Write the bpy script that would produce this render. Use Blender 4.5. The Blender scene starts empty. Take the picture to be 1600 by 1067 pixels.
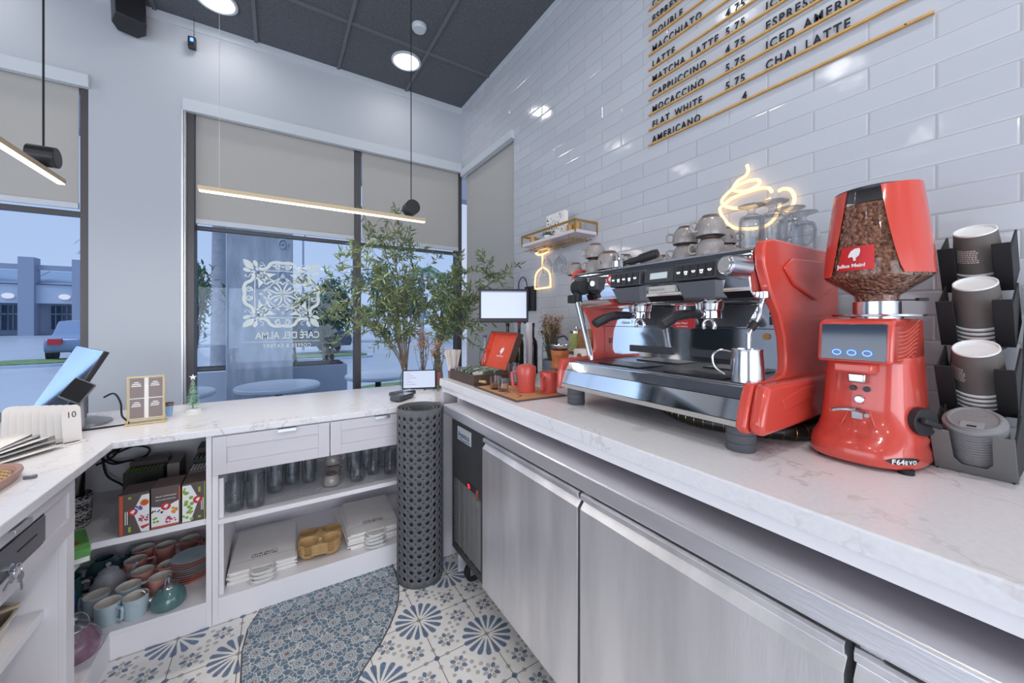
import bpy, bmesh, math, random
from mathutils import Vector, Matrix
R = random.Random(7)
PI = math.pi
SC = bpy.context.scene
COL = SC.collection

# ---------------------------------------------------------------- camera, world, big lights, exposure
cam = bpy.data.cameras.new('camera'); camo = bpy.data.objects.new('camera', cam); COL.objects.link(camo)
cam.sensor_width = 36; cam.lens = 588 / 1600 * 36; cam.shift_y = -33.5 / 1600
cam.clip_start = 0.02; cam.clip_end = 300
camo.location = (0, 0, 1.40); camo.rotation_euler = (PI / 2, 0, -math.atan(368 / 588))
SC.camera = camo
SC.cycles.transparent_max_bounces = 40
SC.view_settings.view_transform = 'Standard'; SC.view_settings.look = 'None'
SC.view_settings.exposure = 0.06; SC.view_settings.gamma = 1.0
SC.view_settings.use_curve_mapping = False
w = bpy.data.worlds.new('sky'); SC.world = w; w.use_nodes = True
_n = w.node_tree.nodes; _l = w.node_tree.links
_bg = _n['Background']
_tc = _n.new('ShaderNodeTexCoord'); _sp = _n.new('ShaderNodeSeparateXYZ'); _cr = _n.new('ShaderNodeValToRGB')
_l.new(_tc.outputs['Generated'], _sp.inputs[0]); _l.new(_sp.outputs[2], _cr.inputs[0]); _l.new(_cr.outputs[0], _bg.inputs[0])
_cr.color_ramp.elements[0].position = 0.0; _cr.color_ramp.elements[0].color = (0.60, 0.68, 0.86, 1)
_cr.color_ramp.elements[1].position = 0.5; _cr.color_ramp.elements[1].color = (0.44, 0.55, 0.80, 1)
_bg.inputs[1].default_value = 1.0

def area(name, loc, rot, sx, sy, power, color=(1, 1, 1), shape='RECTANGLE'):
    d = bpy.data.lights.new(name, 'AREA'); d.shape = shape; d.size = sx
    if shape == 'RECTANGLE': d.size_y = sy
    d.energy = power; d.color = color
    o = bpy.data.objects.new(name, d); COL.objects.link(o); o.location = loc; o.rotation_euler = rot
    return o
# added fill lamps outside invented windows, behind the camera and far left
area('south_fill', (-1.0, -4.12, 1.15), (PI / 2, 0, 0), 5.0, 2.1, 184, (1.0, 0.91, 0.835))
area('west_fill', (-5.12, 0.2, 1.5), (PI / 2, 0, -PI / 2), 5.0, 2.6, 116, (1.0, 0.91, 0.835))
_s = bpy.data.lights.new('hazy_sun', 'SUN'); _s.energy = 2.4; _s.angle = 0.5; _s.color = (0.92, 0.95, 1.0)
_so = bpy.data.objects.new('hazy_sun', _s); COL.objects.link(_so); _so.rotation_euler = Vector((0.5, 0.25, -0.83)).to_track_quat('-Z', 'Y').to_euler()
DOWNLIGHTS = [(0.96, 3.27), (-0.36, 3.36), (-1.68, 3.36), (0.55, 1.45), (-0.9, 1.3), (0.96, 0.1), (-0.5, -0.6), (0.9, -1.4), (-1.8, -0.2), (-1.9, -2.2), (0.3, -2.7), (-3.2, 1.2), (-3.3, -1.6)]
for i, (x, y) in enumerate(DOWNLIGHTS):
    area('downlight_lamp', (x, y, 3.635), (0, 0, 0), 0.2, 0.2, 1.8 if y > 1 else 10, (1, 0.985, 0.96), 'DISK')

# ---------------------------------------------------------------- node helpers
class N:
    def __init__(s, nt, sock): s.nt = nt; s.s = sock
    def op(s, o, *a, clamp=False):
        n = s.nt.nodes.new('ShaderNodeMath'); n.operation = o; n.use_clamp = clamp
        for i, v in enumerate((s,) + a):
            if isinstance(v, N): s.nt.links.new(v.s, n.inputs[i])
            else: n.inputs[i].default_value = v
        return N(s.nt, n.outputs[0])
    def __add__(s, o): return s.op('ADD', o)
    __radd__ = __add__
    def __sub__(s, o): return s.op('SUBTRACT', o)
    def __rsub__(s, o): return (s * -1) + o
    def __mul__(s, o): return s.op('MULTIPLY', o)
    __rmul__ = __mul__
    def __truediv__(s, o): return s.op('DIVIDE', o)
    def lt(s, o): return s.op('LESS_THAN', o)
    def gt(s, o): return s.op('GREATER_THAN', o)
    def abs(s): return s.op('ABSOLUTE')
    def floor(s): return s.op('FLOOR')
    def mod(s, o): return s.op('FLOORED_MODULO', o)
    def mn(s, o): return s.op('MINIMUM', o)
    def mx(s, o): return s.op('MAXIMUM', o)
    def sqrt(s): return s.op('SQRT')
    def sin(s): return s.op('SINE')
    def step(s, lo, hi):
        n = s.nt.nodes.new('ShaderNodeMapRange'); n.clamp = True
        s.nt.links.new(s.s, n.inputs[0]); n.inputs[1].default_value = lo; n.inputs[2].default_value = hi
        return N(s.nt, n.outputs[0])

def lin(c):
    return tuple((v / 255 / 12.92 if v / 255 <= 0.04045 else ((v / 255 + 0.055) / 1.055) ** 2.4) for v in c[:3]) + (1,)
def mat(name):
    m = bpy.data.materials.new(name); m.use_nodes = True
    return m, m.node_tree, m.node_tree.nodes['Principled BSDF']
def coords(nt):
    tc = nt.nodes.new('ShaderNodeTexCoord'); sp = nt.nodes.new('ShaderNodeSeparateXYZ')
    nt.links.new(tc.outputs['Object'], sp.inputs[0])
    return tc.outputs['Object'], N(nt, sp.outputs[0]), N(nt, sp.outputs[1]), N(nt, sp.outputs[2])
def mixc(nt, f, a, b):
    n = nt.nodes.new('ShaderNodeMix'); n.data_type = 'RGBA'
    for k, v in ((0, f), (6, a), (7, b)):
        if isinstance(v, N): nt.links.new(v.s, n.inputs[k])
        elif isinstance(v, bpy.types.NodeSocket): nt.links.new(v, n.inputs[k])
        else: n.inputs[k].default_value = v
    return n.outputs[2]
def noise(nt, vec, scale, detail=3, rough=0.5, mul=None):
    n = nt.nodes.new('ShaderNodeTexNoise'); n.inputs['Scale'].default_value = scale
    n.inputs['Detail'].default_value = detail; n.inputs['Roughness'].default_value = rough
    if mul:
        mp = nt.nodes.new('ShaderNodeMapping'); mp.inputs['Scale'].default_value = mul
        nt.links.new(vec, mp.inputs[0]); vec = mp.outputs[0]
    nt.links.new(vec, n.inputs['Vector']); return N(nt, n.outputs['Fac'])
def voro(nt, vec, scale, feat='F1', out='Distance'):
    n = nt.nodes.new('ShaderNodeTexVoronoi'); n.feature = feat; n.inputs['Scale'].default_value = scale
    nt.links.new(vec, n.inputs['Vector']); return n.outputs[out]
def bump(nt, b, h, strength=0.2, dist=0.01):
    n = nt.nodes.new('ShaderNodeBump'); n.inputs['Strength'].default_value = strength; n.inputs['Distance'].default_value = dist
    nt.links.new(h.s if isinstance(h, N) else h, n.inputs['Height']); nt.links.new(n.outputs[0], b.inputs['Normal'])
def PM(name, c, rough=0.5, metal=0.0, spec=None, emit=None, es=0.0, coat=0.0, var=0.0, vs=20, bs=0.0, bsc=200, bmul=None, trans=0, ior=1.45, alpha=1, aniso=0):
    m, nt, b = mat(name)
    v, x, y, z = coords(nt)
    col = lin(c)
    if var:
        f = noise(nt, v, vs, 4, mul=bmul)
        d = tuple(max(0, q * (1 - var)) for q in col[:3]) + (1,); e = tuple(min(1, q * (1 + var)) for q in col[:3]) + (1,)
        nt.links.new(mixc(nt, f.step(0.3, 0.7), d, e), b.inputs['Base Color'])
    else:
        b.inputs['Base Color'].default_value = col
    b.inputs['Roughness'].default_value = rough; b.inputs['Metallic'].default_value = metal
    if spec is not None: b.inputs['Specular IOR Level'].default_value = spec
    if coat: b.inputs['Coat Weight'].default_value = coat; b.inputs['Coat Roughness'].default_value = 0.06
    if emit: b.inputs['Emission Color'].default_value = lin(emit); b.inputs['Emission Strength'].default_value = es
    if trans: b.inputs['Transmission Weight'].default_value = trans; b.inputs['IOR'].default_value = ior
    if alpha < 1: b.inputs['Alpha'].default_value = alpha
    if bs: bump(nt, b, noise(nt, v, bsc, 3, mul=bmul), bs, 0.002)
    return m

# ---------------------------------------------------------------- mesh builder
def chain(o):
    M = (Matrix.Translation(o.location) @ o.rotation_euler.to_matrix().to_4x4() @ Matrix.Diagonal((*o.scale, 1)))
    while o.parent: o = o.parent; M = (Matrix.Translation(o.location) @ o.rotation_euler.to_matrix().to_4x4() @ Matrix.Diagonal((*o.scale, 1))) @ M
    return M
class B:
    def __init__(s): s.bm = bmesh.new(); s.M = Matrix.Identity(4); s.mi = 0
    def tf(s, m): s.M = m; return s
    def at(s, x=0, y=0, z=0, rx=0, ry=0, rz=0, sc=1):
        s.M = Matrix.Translation((x, y, z)) @ Matrix.Rotation(rz, 4, 'Z') @ Matrix.Rotation(ry, 4, 'Y') @ Matrix.Rotation(rx, 4, 'X') @ Matrix.Scale(sc, 4); return s
    def v(s, p): return s.bm.verts.new(s.M @ Vector(p))
    def f(s, vs):
        try: f = s.bm.faces.new(vs); f.material_index = s.mi; return f
        except ValueError: return None
    def box(s, x0, x1, y0, y1, z0, z1):
        V = [s.v(p) for p in ((x0, y0, z0), (x1, y0, z0), (x1, y1, z0), (x0, y1, z0), (x0, y0, z1), (x1, y0, z1), (x1, y1, z1), (x0, y1, z1))]
        for q in ((3, 2, 1, 0), (4, 5, 6, 7), (0, 1, 5, 4), (1, 2, 6, 5), (2, 3, 7, 6), (3, 0, 4, 7)): s.f([V[i] for i in q])
        return s
    def rings(s, rs, cap0=True, cap1=True, closed=True, loop=False):
        RV = [[s.v(p) for p in r] for r in rs]; n = len(RV[0])
        m = len(RV)
        for i in range(m if loop else m - 1):
            a, b = RV[i], RV[(i + 1) % m]
            for j in range(n if closed else n - 1):
                k = (j + 1) % n; s.f([a[j], a[k], b[k], b[j]])
        if not loop:
            if cap0: s.f(RV[0][::-1])
            if cap1: s.f(RV[-1])
        return s
    def lathe(s, prof, n=24, c=(0, 0, 0), cap0=True, cap1=True, a0=0, a1=2 * PI):
        full = abs(a1 - a0 - 2 * PI) < 1e-6; k = n if full else n + 1
        rs = [[(c[0] + max(r, 1e-5) * math.cos(a0 + (a1 - a0) * j / n), c[1] + max(r, 1e-5) * math.sin(a0 + (a1 - a0) * j / n), c[2] + z) for j in range(k)] for r, z in prof]
        return s.rings(rs, cap0 and full, cap1 and full, full)
    def cyl(s, p0, p1, r0, r1=None, n=16, cap=True):
        r1 = r0 if r1 is None else r1
        p0 = Vector(p0); p1 = Vector(p1); d = (p1 - p0).normalized()
        u = d.orthogonal().normalized(); w_ = d.cross(u)
        rs = [[p + (u * math.cos(2 * PI * j / n) + w_ * math.sin(2 * PI * j / n)) * r for j in range(n)] for p, r in ((p0, r0), (p1, r1))]
        return s.rings(rs, cap, cap)
    def tube(s, pts, r, n=8, closed=False, flat=None):
        P = [Vector(p) for p in pts]; rs = []; m = len(P); u = None
        for i in range(m):
            if closed: d = (P[(i + 1) % m] - P[i - 1])
            else: d = P[min(i + 1, m - 1)] - P[max(i - 1, 0)]
            d = d.normalized() if d.length > 1e-9 else Vector((0, 0, 1))
            if u is None: u = d.orthogonal().normalized()
            else:
                u = (u - d * u.dot(d))
                u = u.normalized() if u.length > 1e-6 else d.orthogonal().normalized()
            w_ = d.cross(u); rr = r[i] if isinstance(r, (list, tuple)) else r
            rs.append([P[i] + (u * math.cos(2 * PI * j / n) + w_ * math.sin(2 * PI * j / n)) * rr for j in range(n)])
        return s.rings(rs, loop=closed)
    def prism(s, poly, a0, a1, ax='y'):
        def mk(p, a): return (p[0], a, p[1]) if ax == 'y' else ((a, p[0], p[1]) if ax == 'x' else (p[0], p[1], a))
        return s.rings([[mk(p, a0) for p in poly], [mk(p, a1) for p in poly]])
    def loft(s, secs, n=40):
        rs = []
        for cx, cy, rx, ry, e, z in secs:
            r = []
            for j in range(n):
                a = 2 * PI * j / n; c_, s_ = math.cos(a), math.sin(a)
                r.append((cx + rx * math.copysign(abs(c_) ** (2 / e), c_), cy + ry * math.copysign(abs(s_) ** (2 / e), s_), z))
            rs.append(r)
        return s.rings(rs)
    def quad(s, a, b, c, d): s.f([s.v(a), s.v(b), s.v(c), s.v(d)]); return s
    def ngon(s, pts): s.f([s.v(p) for p in pts]); return s
    def make(s, name, m, parent=None, bev=0, world=True, smooth=True, seg=2, solid=0, sub=0):
        me = bpy.data.meshes.new(name)
        bmesh.ops.recalc_face_normals(s.bm, faces=s.bm.faces[:])
        if parent is not None and world:
            bmesh.ops.transform(s.bm, matrix=chain(parent).inverted(), verts=s.bm.verts[:])
        s.bm.to_mesh(me); s.bm.free()
        for q in (m if isinstance(m, (list, tuple)) else [m]): me.materials.append(q)
        if smooth:
            me.polygons.foreach_set('use_smooth', [True] * len(me.polygons)); me.set_sharp_from_angle(angle=math.radians(38))
        o = bpy.data.objects.new(name, me); COL.objects.link(o)
        if parent is not None: o.parent = parent
        if solid: q = o.modifiers.new('solid', 'SOLIDIFY'); q.thickness = solid; q.offset = 0
        if bev:
            q = o.modifiers.new('bevel', 'BEVEL'); q.width = bev; q.segments = seg; q.limit_method = 'ANGLE'; q.angle_limit = math.radians(40); q.harden_normals = False
        if sub: q = o.modifiers.new('sub', 'SUBSURF'); q.levels = sub; q.render_levels = sub
        return o

def tag(o, label=None, cat=None, group=None, kind=None):
    if label: o['label'] = label
    if cat: o['category'] = cat
    if group: o['group'] = group
    if kind: o['kind'] = kind
    return o
def thing(name, label, cat, loc=(0, 0, 0), rz=0, group=None):
    o = bpy.data.objects.new(name, None); COL.objects.link(o); o.empty_display_size = 0.05
    o.location = loc; o.rotation_euler = (0, 0, rz); o.matrix_basis = Matrix.Translation(loc) @ Matrix.Rotation(rz, 4, 'Z')
    return tag(o, label, cat, group)
def dup(o, label, loc=None, rz=None, group=None, parent=None):
    c = o.copy(); COL.objects.link(c)
    if parent is not None: c.parent = parent
    if loc is not None: c.location = loc
    if rz is not None: c.rotation_euler = (0, 0, rz)
    if label: c['label'] = label
    if group: c['group'] = group
    for ch in list(o.children): dup(ch, None, parent=c)
    return c
def struct(b, name, m, **k): return tag(b.make(name, m, **k), kind='structure')
_txt = {}
def text(name, body, size, m, parent, M, depth=0.0006, align='LEFT', bold=0.0, sx=1.0, mirror=False, space=1.0):
    """lettering as a mesh; M places the text plane (x right, y up, z towards the reader)"""
    cu = bpy.data.curves.new(name, 'FONT'); cu.body = body; cu.size = size; cu.extrude = depth; cu.align_x = align; cu.offset = bold; cu.space_character = space
    cu.resolution_u = 3
    t = bpy.data.objects.new(name, cu); COL.objects.link(t)
    dg = bpy.context.evaluated_depsgraph_get(); dg.update()
    me = bpy.data.meshes.new_from_object(t.evaluated_get(dg))
    COL.objects.unlink(t); bpy.data.objects.remove(t)
    S = Matrix.Diagonal((sx * (-1 if mirror else 1), 1, 1, 1))
    if parent is not None: M = chain(parent).inverted() @ M
    me.transform(M @ S); me.name = name; me.materials.clear(); me.materials.append(m)
    o = bpy.data.objects.new(name, me); COL.objects.link(o)
    if parent is not None: o.parent = parent
    return o
def frame(o, xdir, ydir):
    x = Vector(xdir).normalized(); y = Vector(ydir).normalized(); z = x.cross(y)
    return Matrix(((x.x, y.x, z.x, o[0]), (x.y, y.y, z.y, o[1]), (x.z, y.z, z.z, o[2]), (0, 0, 0, 1)))
def smoothpts(pts, n=6, closed=False):
    P = [Vector(p) for p in pts]; out = []; m = len(P)
    for i in range(m if closed else m - 1):
        p0 = P[(i - 1) % m] if closed or i > 0 else P[0]; p1 = P[i]; p2 = P[(i + 1) % m]; p3 = P[(i + 2) % m] if closed or i + 2 < m else P[-1]
        for k in range(n):
            t = k / n
            out.append(0.5 * ((2 * p1) + (p2 - p0) * t + (2 * p0 - 5 * p1 + 4 * p2 - p3) * t * t + (3 * p1 - p0 - 3 * p2 + p3) * t ** 3))
    if not closed: out.append(P[-1])
    return out

# ---------------------------------------------------------------- materials
white_lac = PM('white_lacquer', (216, 211, 217), 0.35, var=0.03, vs=3)
white_in = PM('white_melamine', (240, 237, 241), 0.45)
wallp = PM('wall_paint', (190, 194, 202), 0.6, bs=0.05, bsc=60)
trimp = PM('trim_paint', (206, 211, 218), 0.4)
steel = PM('brushed_steel', (240, 238, 240), 0.42, 1.0, var=0.14, vs=9, bmul=(1, 1, 0.15), bs=0.25, bsc=160)
steel_top = PM('brushed_steel_top', (232, 230, 234), 0.42, 1.0, var=0.12, vs=12, bmul=(0.15, 0.15, 1), bs=0.2, bsc=200)
chrome = PM('chrome', (228, 228, 232), 0.07, 1.0)
chrome2 = PM('satin_chrome', (200, 202, 206), 0.2, 1.0)
black = PM('black_plastic', (38, 38, 42), 0.45)
blackm = PM('black_matt', (26, 26, 29), 0.6)
blacks = PM('black_satin_metal', (50, 50, 54), 0.35, 0.3)
rubber = PM('grey_rubber', (98, 99, 104), 0.75, bs=0.1, bsc=300)
rubber_in = PM('dark_rubber', (30, 31, 34), 0.85)
footg = PM('foot_rubber', (86, 88, 94), 0.6)
red = PM('red_lacquer', (212, 78, 66), 0.25, coat=0.6)
redp = PM('red_ceramic', (206, 84, 74), 0.35, coat=0.3)
redl = PM('red_label', (205, 40, 45), 0.5)
whitep = PM('white_print', (240, 240, 240), 0.6)
greyp = PM('grey_print', (120, 122, 128), 0.6)
gold = PM('brass', (206, 164, 96), 0.3, 1.0)
goldp = PM('gold_paint', (204, 182, 150), 0.45, 0.2)
goldw = PM('gold_rail', (206, 186, 136), 0.45, 0.2)
frm = PM('window_frame_metal', (92, 88, 90), 0.45, 0.4)
cgrey = PM('cabinet_grey', (60, 61, 64), 0.5, var=0.2, vs=6)
kraft = PM('kraft_pulp', (196, 160, 112), 0.9, var=0.12, vs=40, bs=0.5, bsc=300)
paperw = PM('white_paper', (240, 236, 233), 0.8, var=0.03)
ink = PM('dark_ink', (60, 48, 42), 0.7)
wood = PM('brown_wood', (160, 110, 70), 0.5, var=0.3, vs=8, bmul=(1, 8, 8))
woodd = PM('dark_wood', (82, 64, 56), 0.5, var=0.3, vs=8, bmul=(1, 8, 8))
glassm = PM('clear_glass', (250, 252, 252), 0.02, trans=1.0, ior=1.45)
cupw = PM('white_cup', (236, 236, 236), 0.4)
cupd = PM('dark_kraft_cup', (104, 98, 94), 0.6, var=0.06, vs=30)
lidg = PM('lid_grey', (132, 131, 134), 0.4)
greyc = PM('grey_glaze', (152, 144, 142), 0.3, coat=0.4, var=0.06, vs=60)
brownc = PM('brown_glaze', (104, 84, 76), 0.3, coat=0.4, var=0.2, vs=120)
def neonm(name, c, s): return PM(name, c, 0.5, emit=c, es=s)
neon = neonm('neon_warm', (255, 214, 160), 1.25)
lampw = neonm('lamp_white', (255, 250, 240), 3.0)
lampp = neonm('lamp_bar', (255, 240, 224), 2.2)
screenm = PM('lit_screen', (60, 64, 72), 0.2, emit=(205, 215, 240), es=0.95)
blueled = neonm('blue_led', (70, 110, 255), 4.0)
whiteled = neonm('white_led', (235, 240, 255), 1.6)

def quartz():
    m, nt, b = mat('white_quartz'); v, x, y, z = coords(nt)
    n1 = noise(nt, v, 3.0, 5, 0.6); vein = (n1 - 0.5).abs().step(0.0, 0.012)
    n2 = noise(nt, v, 1.3, 2); msk = n2.step(0.45, 0.6)
    fac = (1 - vein) * msk * 0.5
    base = mixc(nt, noise(nt, v, 90, 2).step(0.3, 0.7), lin((232, 230, 234)), lin((238, 236, 239)))
    nt.links.new(mixc(nt, fac, base, lin((172, 160, 154))), b.inputs['Base Color'])
    b.inputs['Roughness'].default_value = 0.22
    return m
quartzm = quartz()

def tilewall():
    m, nt, b = mat('white_subway_tile'); v, x, y, z = coords(nt)
    W, Hh = 0.3045, 0.0757
    rz_ = (z - 2.0945) / Hh; row = rz_.floor(); fz = rz_ - row
    yy = (y - 0.283) / W + row.mod(2) * 0.5; col = yy.floor(); fy = yy - col
    ez = fz.mn(1 - fz) * Hh; ey = fy.mn(1 - fy) * W
    e = ez.mn(ey)
    g = e.step(0.0010, 0.0022)
    cmb = nt.nodes.new('ShaderNodeCombineXYZ'); nt.links.new(row.s, cmb.inputs[0]); nt.links.new(col.s, cmb.inputs[1])
    wn = nt.nodes.new('ShaderNodeTexWhiteNoise'); nt.links.new(cmb.outputs[0], wn.inputs['Vector'])
    sp = nt.nodes.new('ShaderNodeSeparateColor'); nt.links.new(wn.outputs['Color'], sp.inputs[0])
    ra = N(nt, sp.outputs[0]); rb = N(nt, sp.outputs[1])
    tint = mixc(nt, ra, lin((192, 195, 204)), lin((200, 203, 211)))
    nt.links.new(mixc(nt, g, lin((172, 172, 174)), tint), b.inputs['Base Color'])
    nt.links.new((0.55 - g * 0.45).s, b.inputs['Roughness'])
    h = e.step(0.0008, 0.006) * 1.0 + noise(nt, v, 9, 2) * 1.2 + (fy - 0.5) * (ra - 0.5) * 1.6 + (fz - 0.5) * (rb - 0.5) * 0.9
    bump(nt, b, h, 0.5, 0.0022)
    return m
tilem = tilewall()

def floortile():
    m, nt, b = mat('patterned_floor_tile'); v, x, y, z = coords(nt)
    p = 0.2325
    px = (x - 0.563) / p; py = (y - 1.717) / p
    a = (px + py) * 0.5; c = (px - py) * 0.5
    def near(q): return q - (q + 0.5).floor()
    da = near(a); dc = near(c); ex = da + dc; ey = da - dc
    def polar(ux, uy):
        r = (ux * ux + uy * uy).sqrt(); t = uy.op('ARCTAN2', ux); return r, t
    r, t = polar(ex, ey)
    K = PI / 8
    am = (t + K / 2).mod(K) - K / 2
    wv = (r * am.sin()).abs()
    petal = wv.lt(0.047) * wv.lt((r - 0.10) * 0.17) * (r + wv * 0.5).lt(0.47)
    # odd vertices
    da = a - a.floor() - 0.5; dc = c - c.floor() - 0.5; ox = da + dc; oy = da - dc
    ro, to = polar(ox, oy)
    fx = ox.abs() - 0.29; fy = oy.abs() - 0.29
    rf, tf = polar(fx, fy)
    tf2 = tf + ox.gt(0) * (PI / 4) + (oy.gt(0)) * (PI / 4)
    am = (tf2 + PI / 8).mod(PI / 4) - PI / 8
    wf = (rf * am.sin()).abs()
    sh = wf.lt(0.036) * wf.lt((rf - 0.045) * 0.75) * (rf + wf * 0.9).lt(0.168)
    alt = ((tf2 + PI / 8).mod(PI / 2)).lt(PI / 4)
    dot = rf.lt(0.033)
    odot = ro.lt(0.05)
    def ov(u_, v_, rr=0.042): return ((u_ * u_ + v_ * v_).sqrt()).lt(rr)
    mx_ = ox.abs().mx(oy.abs()); mn_ = ox.abs().mn(oy.abs())
    ovals = ov(mx_ - 0.2, mn_) * 1
    cd = ov(ox.abs() - 0.5, oy.abs() - 0.5, 0.03)
    o2 = ov(mx_ - 0.5, mn_ - 0.38, 0.04).mx(ov(mx_ - 0.46, mn_ - 0.14, 0.035))
    nz = noise(nt, v, 70, 4, 0.6)
    blue = mixc(nt, nz.step(0.3, 0.7), lin((92, 112, 142)), lin((124, 142, 168)))
    grey = mixc(nt, nz.step(0.3, 0.7), lin((178, 174, 172)), lin((200, 196, 192)))
    base = mixc(nt, noise(nt, v, 25, 4).step(0.3, 0.7), lin((234, 231, 229)), lin((240, 238, 237)))
    notst = 1 - r.lt(0.47)
    c1 = mixc(nt, (cd.mx(ovals).mx(o2)) * notst, base, grey)
    c1 = mixc(nt, sh * notst * alt, c1, blue)
    c1 = mixc(nt, sh * notst * (1 - alt), c1, grey)
    c1 = mixc(nt, dot * notst, c1, grey)
    c1 = mixc(nt, odot, c1, blue)
    c1 = mixc(nt, petal, c1, blue)
    c1 = mixc(nt, r.lt(0.05), c1, grey)
    gx = near(px).abs().mn(near(py).abs())
    g = gx.lt(0.0065)
    c1 = mixc(nt, g, c1, lin((96, 90, 88)))
    nt.links.new(c1, b.inputs['Base Color']); b.inputs['Roughness'].default_value = 0.35
    return m
floorm = floortile()

def runner():
    m, nt, b = mat('blue_floral_tile'); v, x, y, z = coords(nt)
    p = 0.075
    px = x / p; py = y / p
    row = py.floor(); qx = px + row.mod(2) * 0.5
    cx = qx - qx.floor() - 0.5; cy = py - row - 0.5
    r = (cx * cx + cy * cy).sqrt(); t = cy.op('ARCTAN2', cx)
    wob = r + ((t * 8).sin()) * 0.035
    ring = (wob - 0.30).abs().lt(0.03).mx((wob - 0.17).abs().lt(0.03))
    spokes = ((t * 8).sin().abs().gt(0.93)) * r.gt(0.17) * r.lt(0.32)
    qq = ((px * 1.0).floor() + row).mod(3)
    core = r.lt(0.075)
    vn = nt.nodes.new('ShaderNodeTexVoronoi'); vn.feature = 'DISTANCE_TO_EDGE'; vn.inputs['Scale'].default_value = 42
    mp = nt.nodes.new('ShaderNodeVectorMath'); mp.operation = 'ADD'
    nn = nt.nodes.new('ShaderNodeTexNoise'); nn.inputs['Scale'].default_value = 40
    sc_ = nt.nodes.new('ShaderNodeVectorMath'); sc_.operation = 'SCALE'; sc_.inputs['Scale'].default_value = 0.012
    nt.links.new(nn.outputs['Color'], sc_.inputs[0]); nt.links.new(v, mp.inputs[0]); nt.links.new(sc_.outputs[0], mp.inputs[1]); nt.links.new(mp.outputs[0], vn.inputs['Vector'])
    vine = N(nt, vn.outputs['Distance']).lt(0.055) * r.gt(0.33)
    blue = mixc(nt, noise(nt, v, 60, 4).step(0.3, 0.7), lin((84, 106, 128)), lin((112, 134, 152)))
    c1 = mixc(nt, ring.mx(spokes).mx(vine), blue, lin((206, 208, 210)))
    c1 = mixc(nt, core, c1, mixc(nt, qq.lt(1), lin((200, 196, 190)), lin((170, 104, 66))))
    nt.links.new(c1, b.inputs['Base Color']); b.inputs['Roughness'].default_value = 0.35
    return m
runnerm = runner()

def ceilm():
    m, nt, b = mat('dark_ceiling_tile'); v, x, y, z = coords(nt)
    n = noise(nt, v, 130, 3, 0.7)
    nt.links.new(mixc(nt, n.step(0.35, 0.65), lin((74, 78, 84)), lin((108, 112, 118))), b.inputs['Base Color'])
    b.inputs['Roughness'].default_value = 0.9; bump(nt, b, n, 0.5, 0.004)
    return m
ceilingm = ceilm()
gridm = PM('ceiling_grid_metal', (104, 107, 112), 0.6)

def windowglass():
    m = bpy.data.materials.new('window_glass'); m.use_nodes = True; nt = m.node_tree; nt.nodes.clear()
    o = nt.nodes.new('ShaderNodeOutputMaterial'); t = nt.nodes.new('ShaderNodeBsdfTransparent'); g = nt.nodes.new('ShaderNodeBsdfGlossy'); mx = nt.nodes.new('ShaderNodeMixShader'); fr = nt.nodes.new('ShaderNodeFresnel')
    t.inputs[0].default_value = (0.86, 0.93, 1.0, 1); g.inputs['Roughness'].default_value = 0.0; g.inputs[0].default_value = (0.9, 0.95, 1, 1); fr.inputs[0].default_value = 1.28
    nt.links.new(fr.outputs[0], mx.inputs[0]); nt.links.new(t.outputs[0], mx.inputs[1]); nt.links.new(g.outputs[0], mx.inputs[2]); nt.links.new(mx.outputs[0], o.inputs[0])
    return m
winglass = windowglass()
def shadem():
    m = bpy.data.materials.new('roller_shade_fabric'); m.use_nodes = True; nt = m.node_tree; nt.nodes.clear()
    o = nt.nodes.new('ShaderNodeOutputMaterial'); d = nt.nodes.new('ShaderNodeBsdfDiffuse'); t = nt.nodes.new('ShaderNodeBsdfTranslucent'); mx = nt.nodes.new('ShaderNodeMixShader'); tr = nt.nodes.new('ShaderNodeBsdfTransparent'); m2 = nt.nodes.new('ShaderNodeMixShader')
    d.inputs[0].default_value = lin((214, 210, 204)); t.inputs[0].default_value = lin((215, 212, 208)); mx.inputs[0].default_value = 0.30; m2.inputs[0].default_value = 0.07
    nt.links.new(d.outputs[0], mx.inputs[1]); nt.links.new(t.outputs[0], mx.inputs[2]); nt.links.new(mx.outputs[0], m2.inputs[1]); nt.links.new(tr.outputs[0], m2.inputs[2]); nt.links.new(m2.outputs[0], o.inputs[0])
    return m
shadef = shadem()
def thin(name, c, a, rough=0.1):
    """thin see-through plastic or glass"""
    m = bpy.data.materials.new(name); m.use_nodes = True; nt = m.node_tree; nt.nodes.clear()
    o = nt.nodes.new('ShaderNodeOutputMaterial'); t = nt.nodes.new('ShaderNodeBsdfTransparent'); g = nt.nodes.new('ShaderNodeBsdfGlossy'); mx = nt.nodes.new('ShaderNodeMixShader'); lw = nt.nodes.new('ShaderNodeLayerWeight')
    lw.inputs[0].default_value = 0.5; t.inputs[0].default_value = c; g.inputs['Roughness'].default_value = rough
    tcl = mixc(nt, N(nt, lw.outputs['Facing']).op('POWER', 3.5), c, (c[0] * .38, c[1] * .40, c[2] * .43, 1)); nt.links.new(tcl, t.inputs[0])
    k = N(nt, lw.outputs['Facing']).op('POWER', 2.4) * a + 0.04
    nt.links.new(k.s, mx.inputs[0]); nt.links.new(t.outputs[0], mx.inputs[1]); nt.links.new(g.outputs[0], mx.inputs[2]); nt.links.new(mx.outputs[0], o.inputs[0])
    return m
thinglass = thin('thin_glass', (0.96, 0.97, 0.975, 1), 0.65, 0.03)
hopperclear = thin('hopper_plastic', (0.96, 0.96, 0.97, 1), 0.45, 0.08)
glasscup = thin('drinking_glass', (0.93, 0.94, 0.95, 1), 0.8, 0.04)
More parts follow.
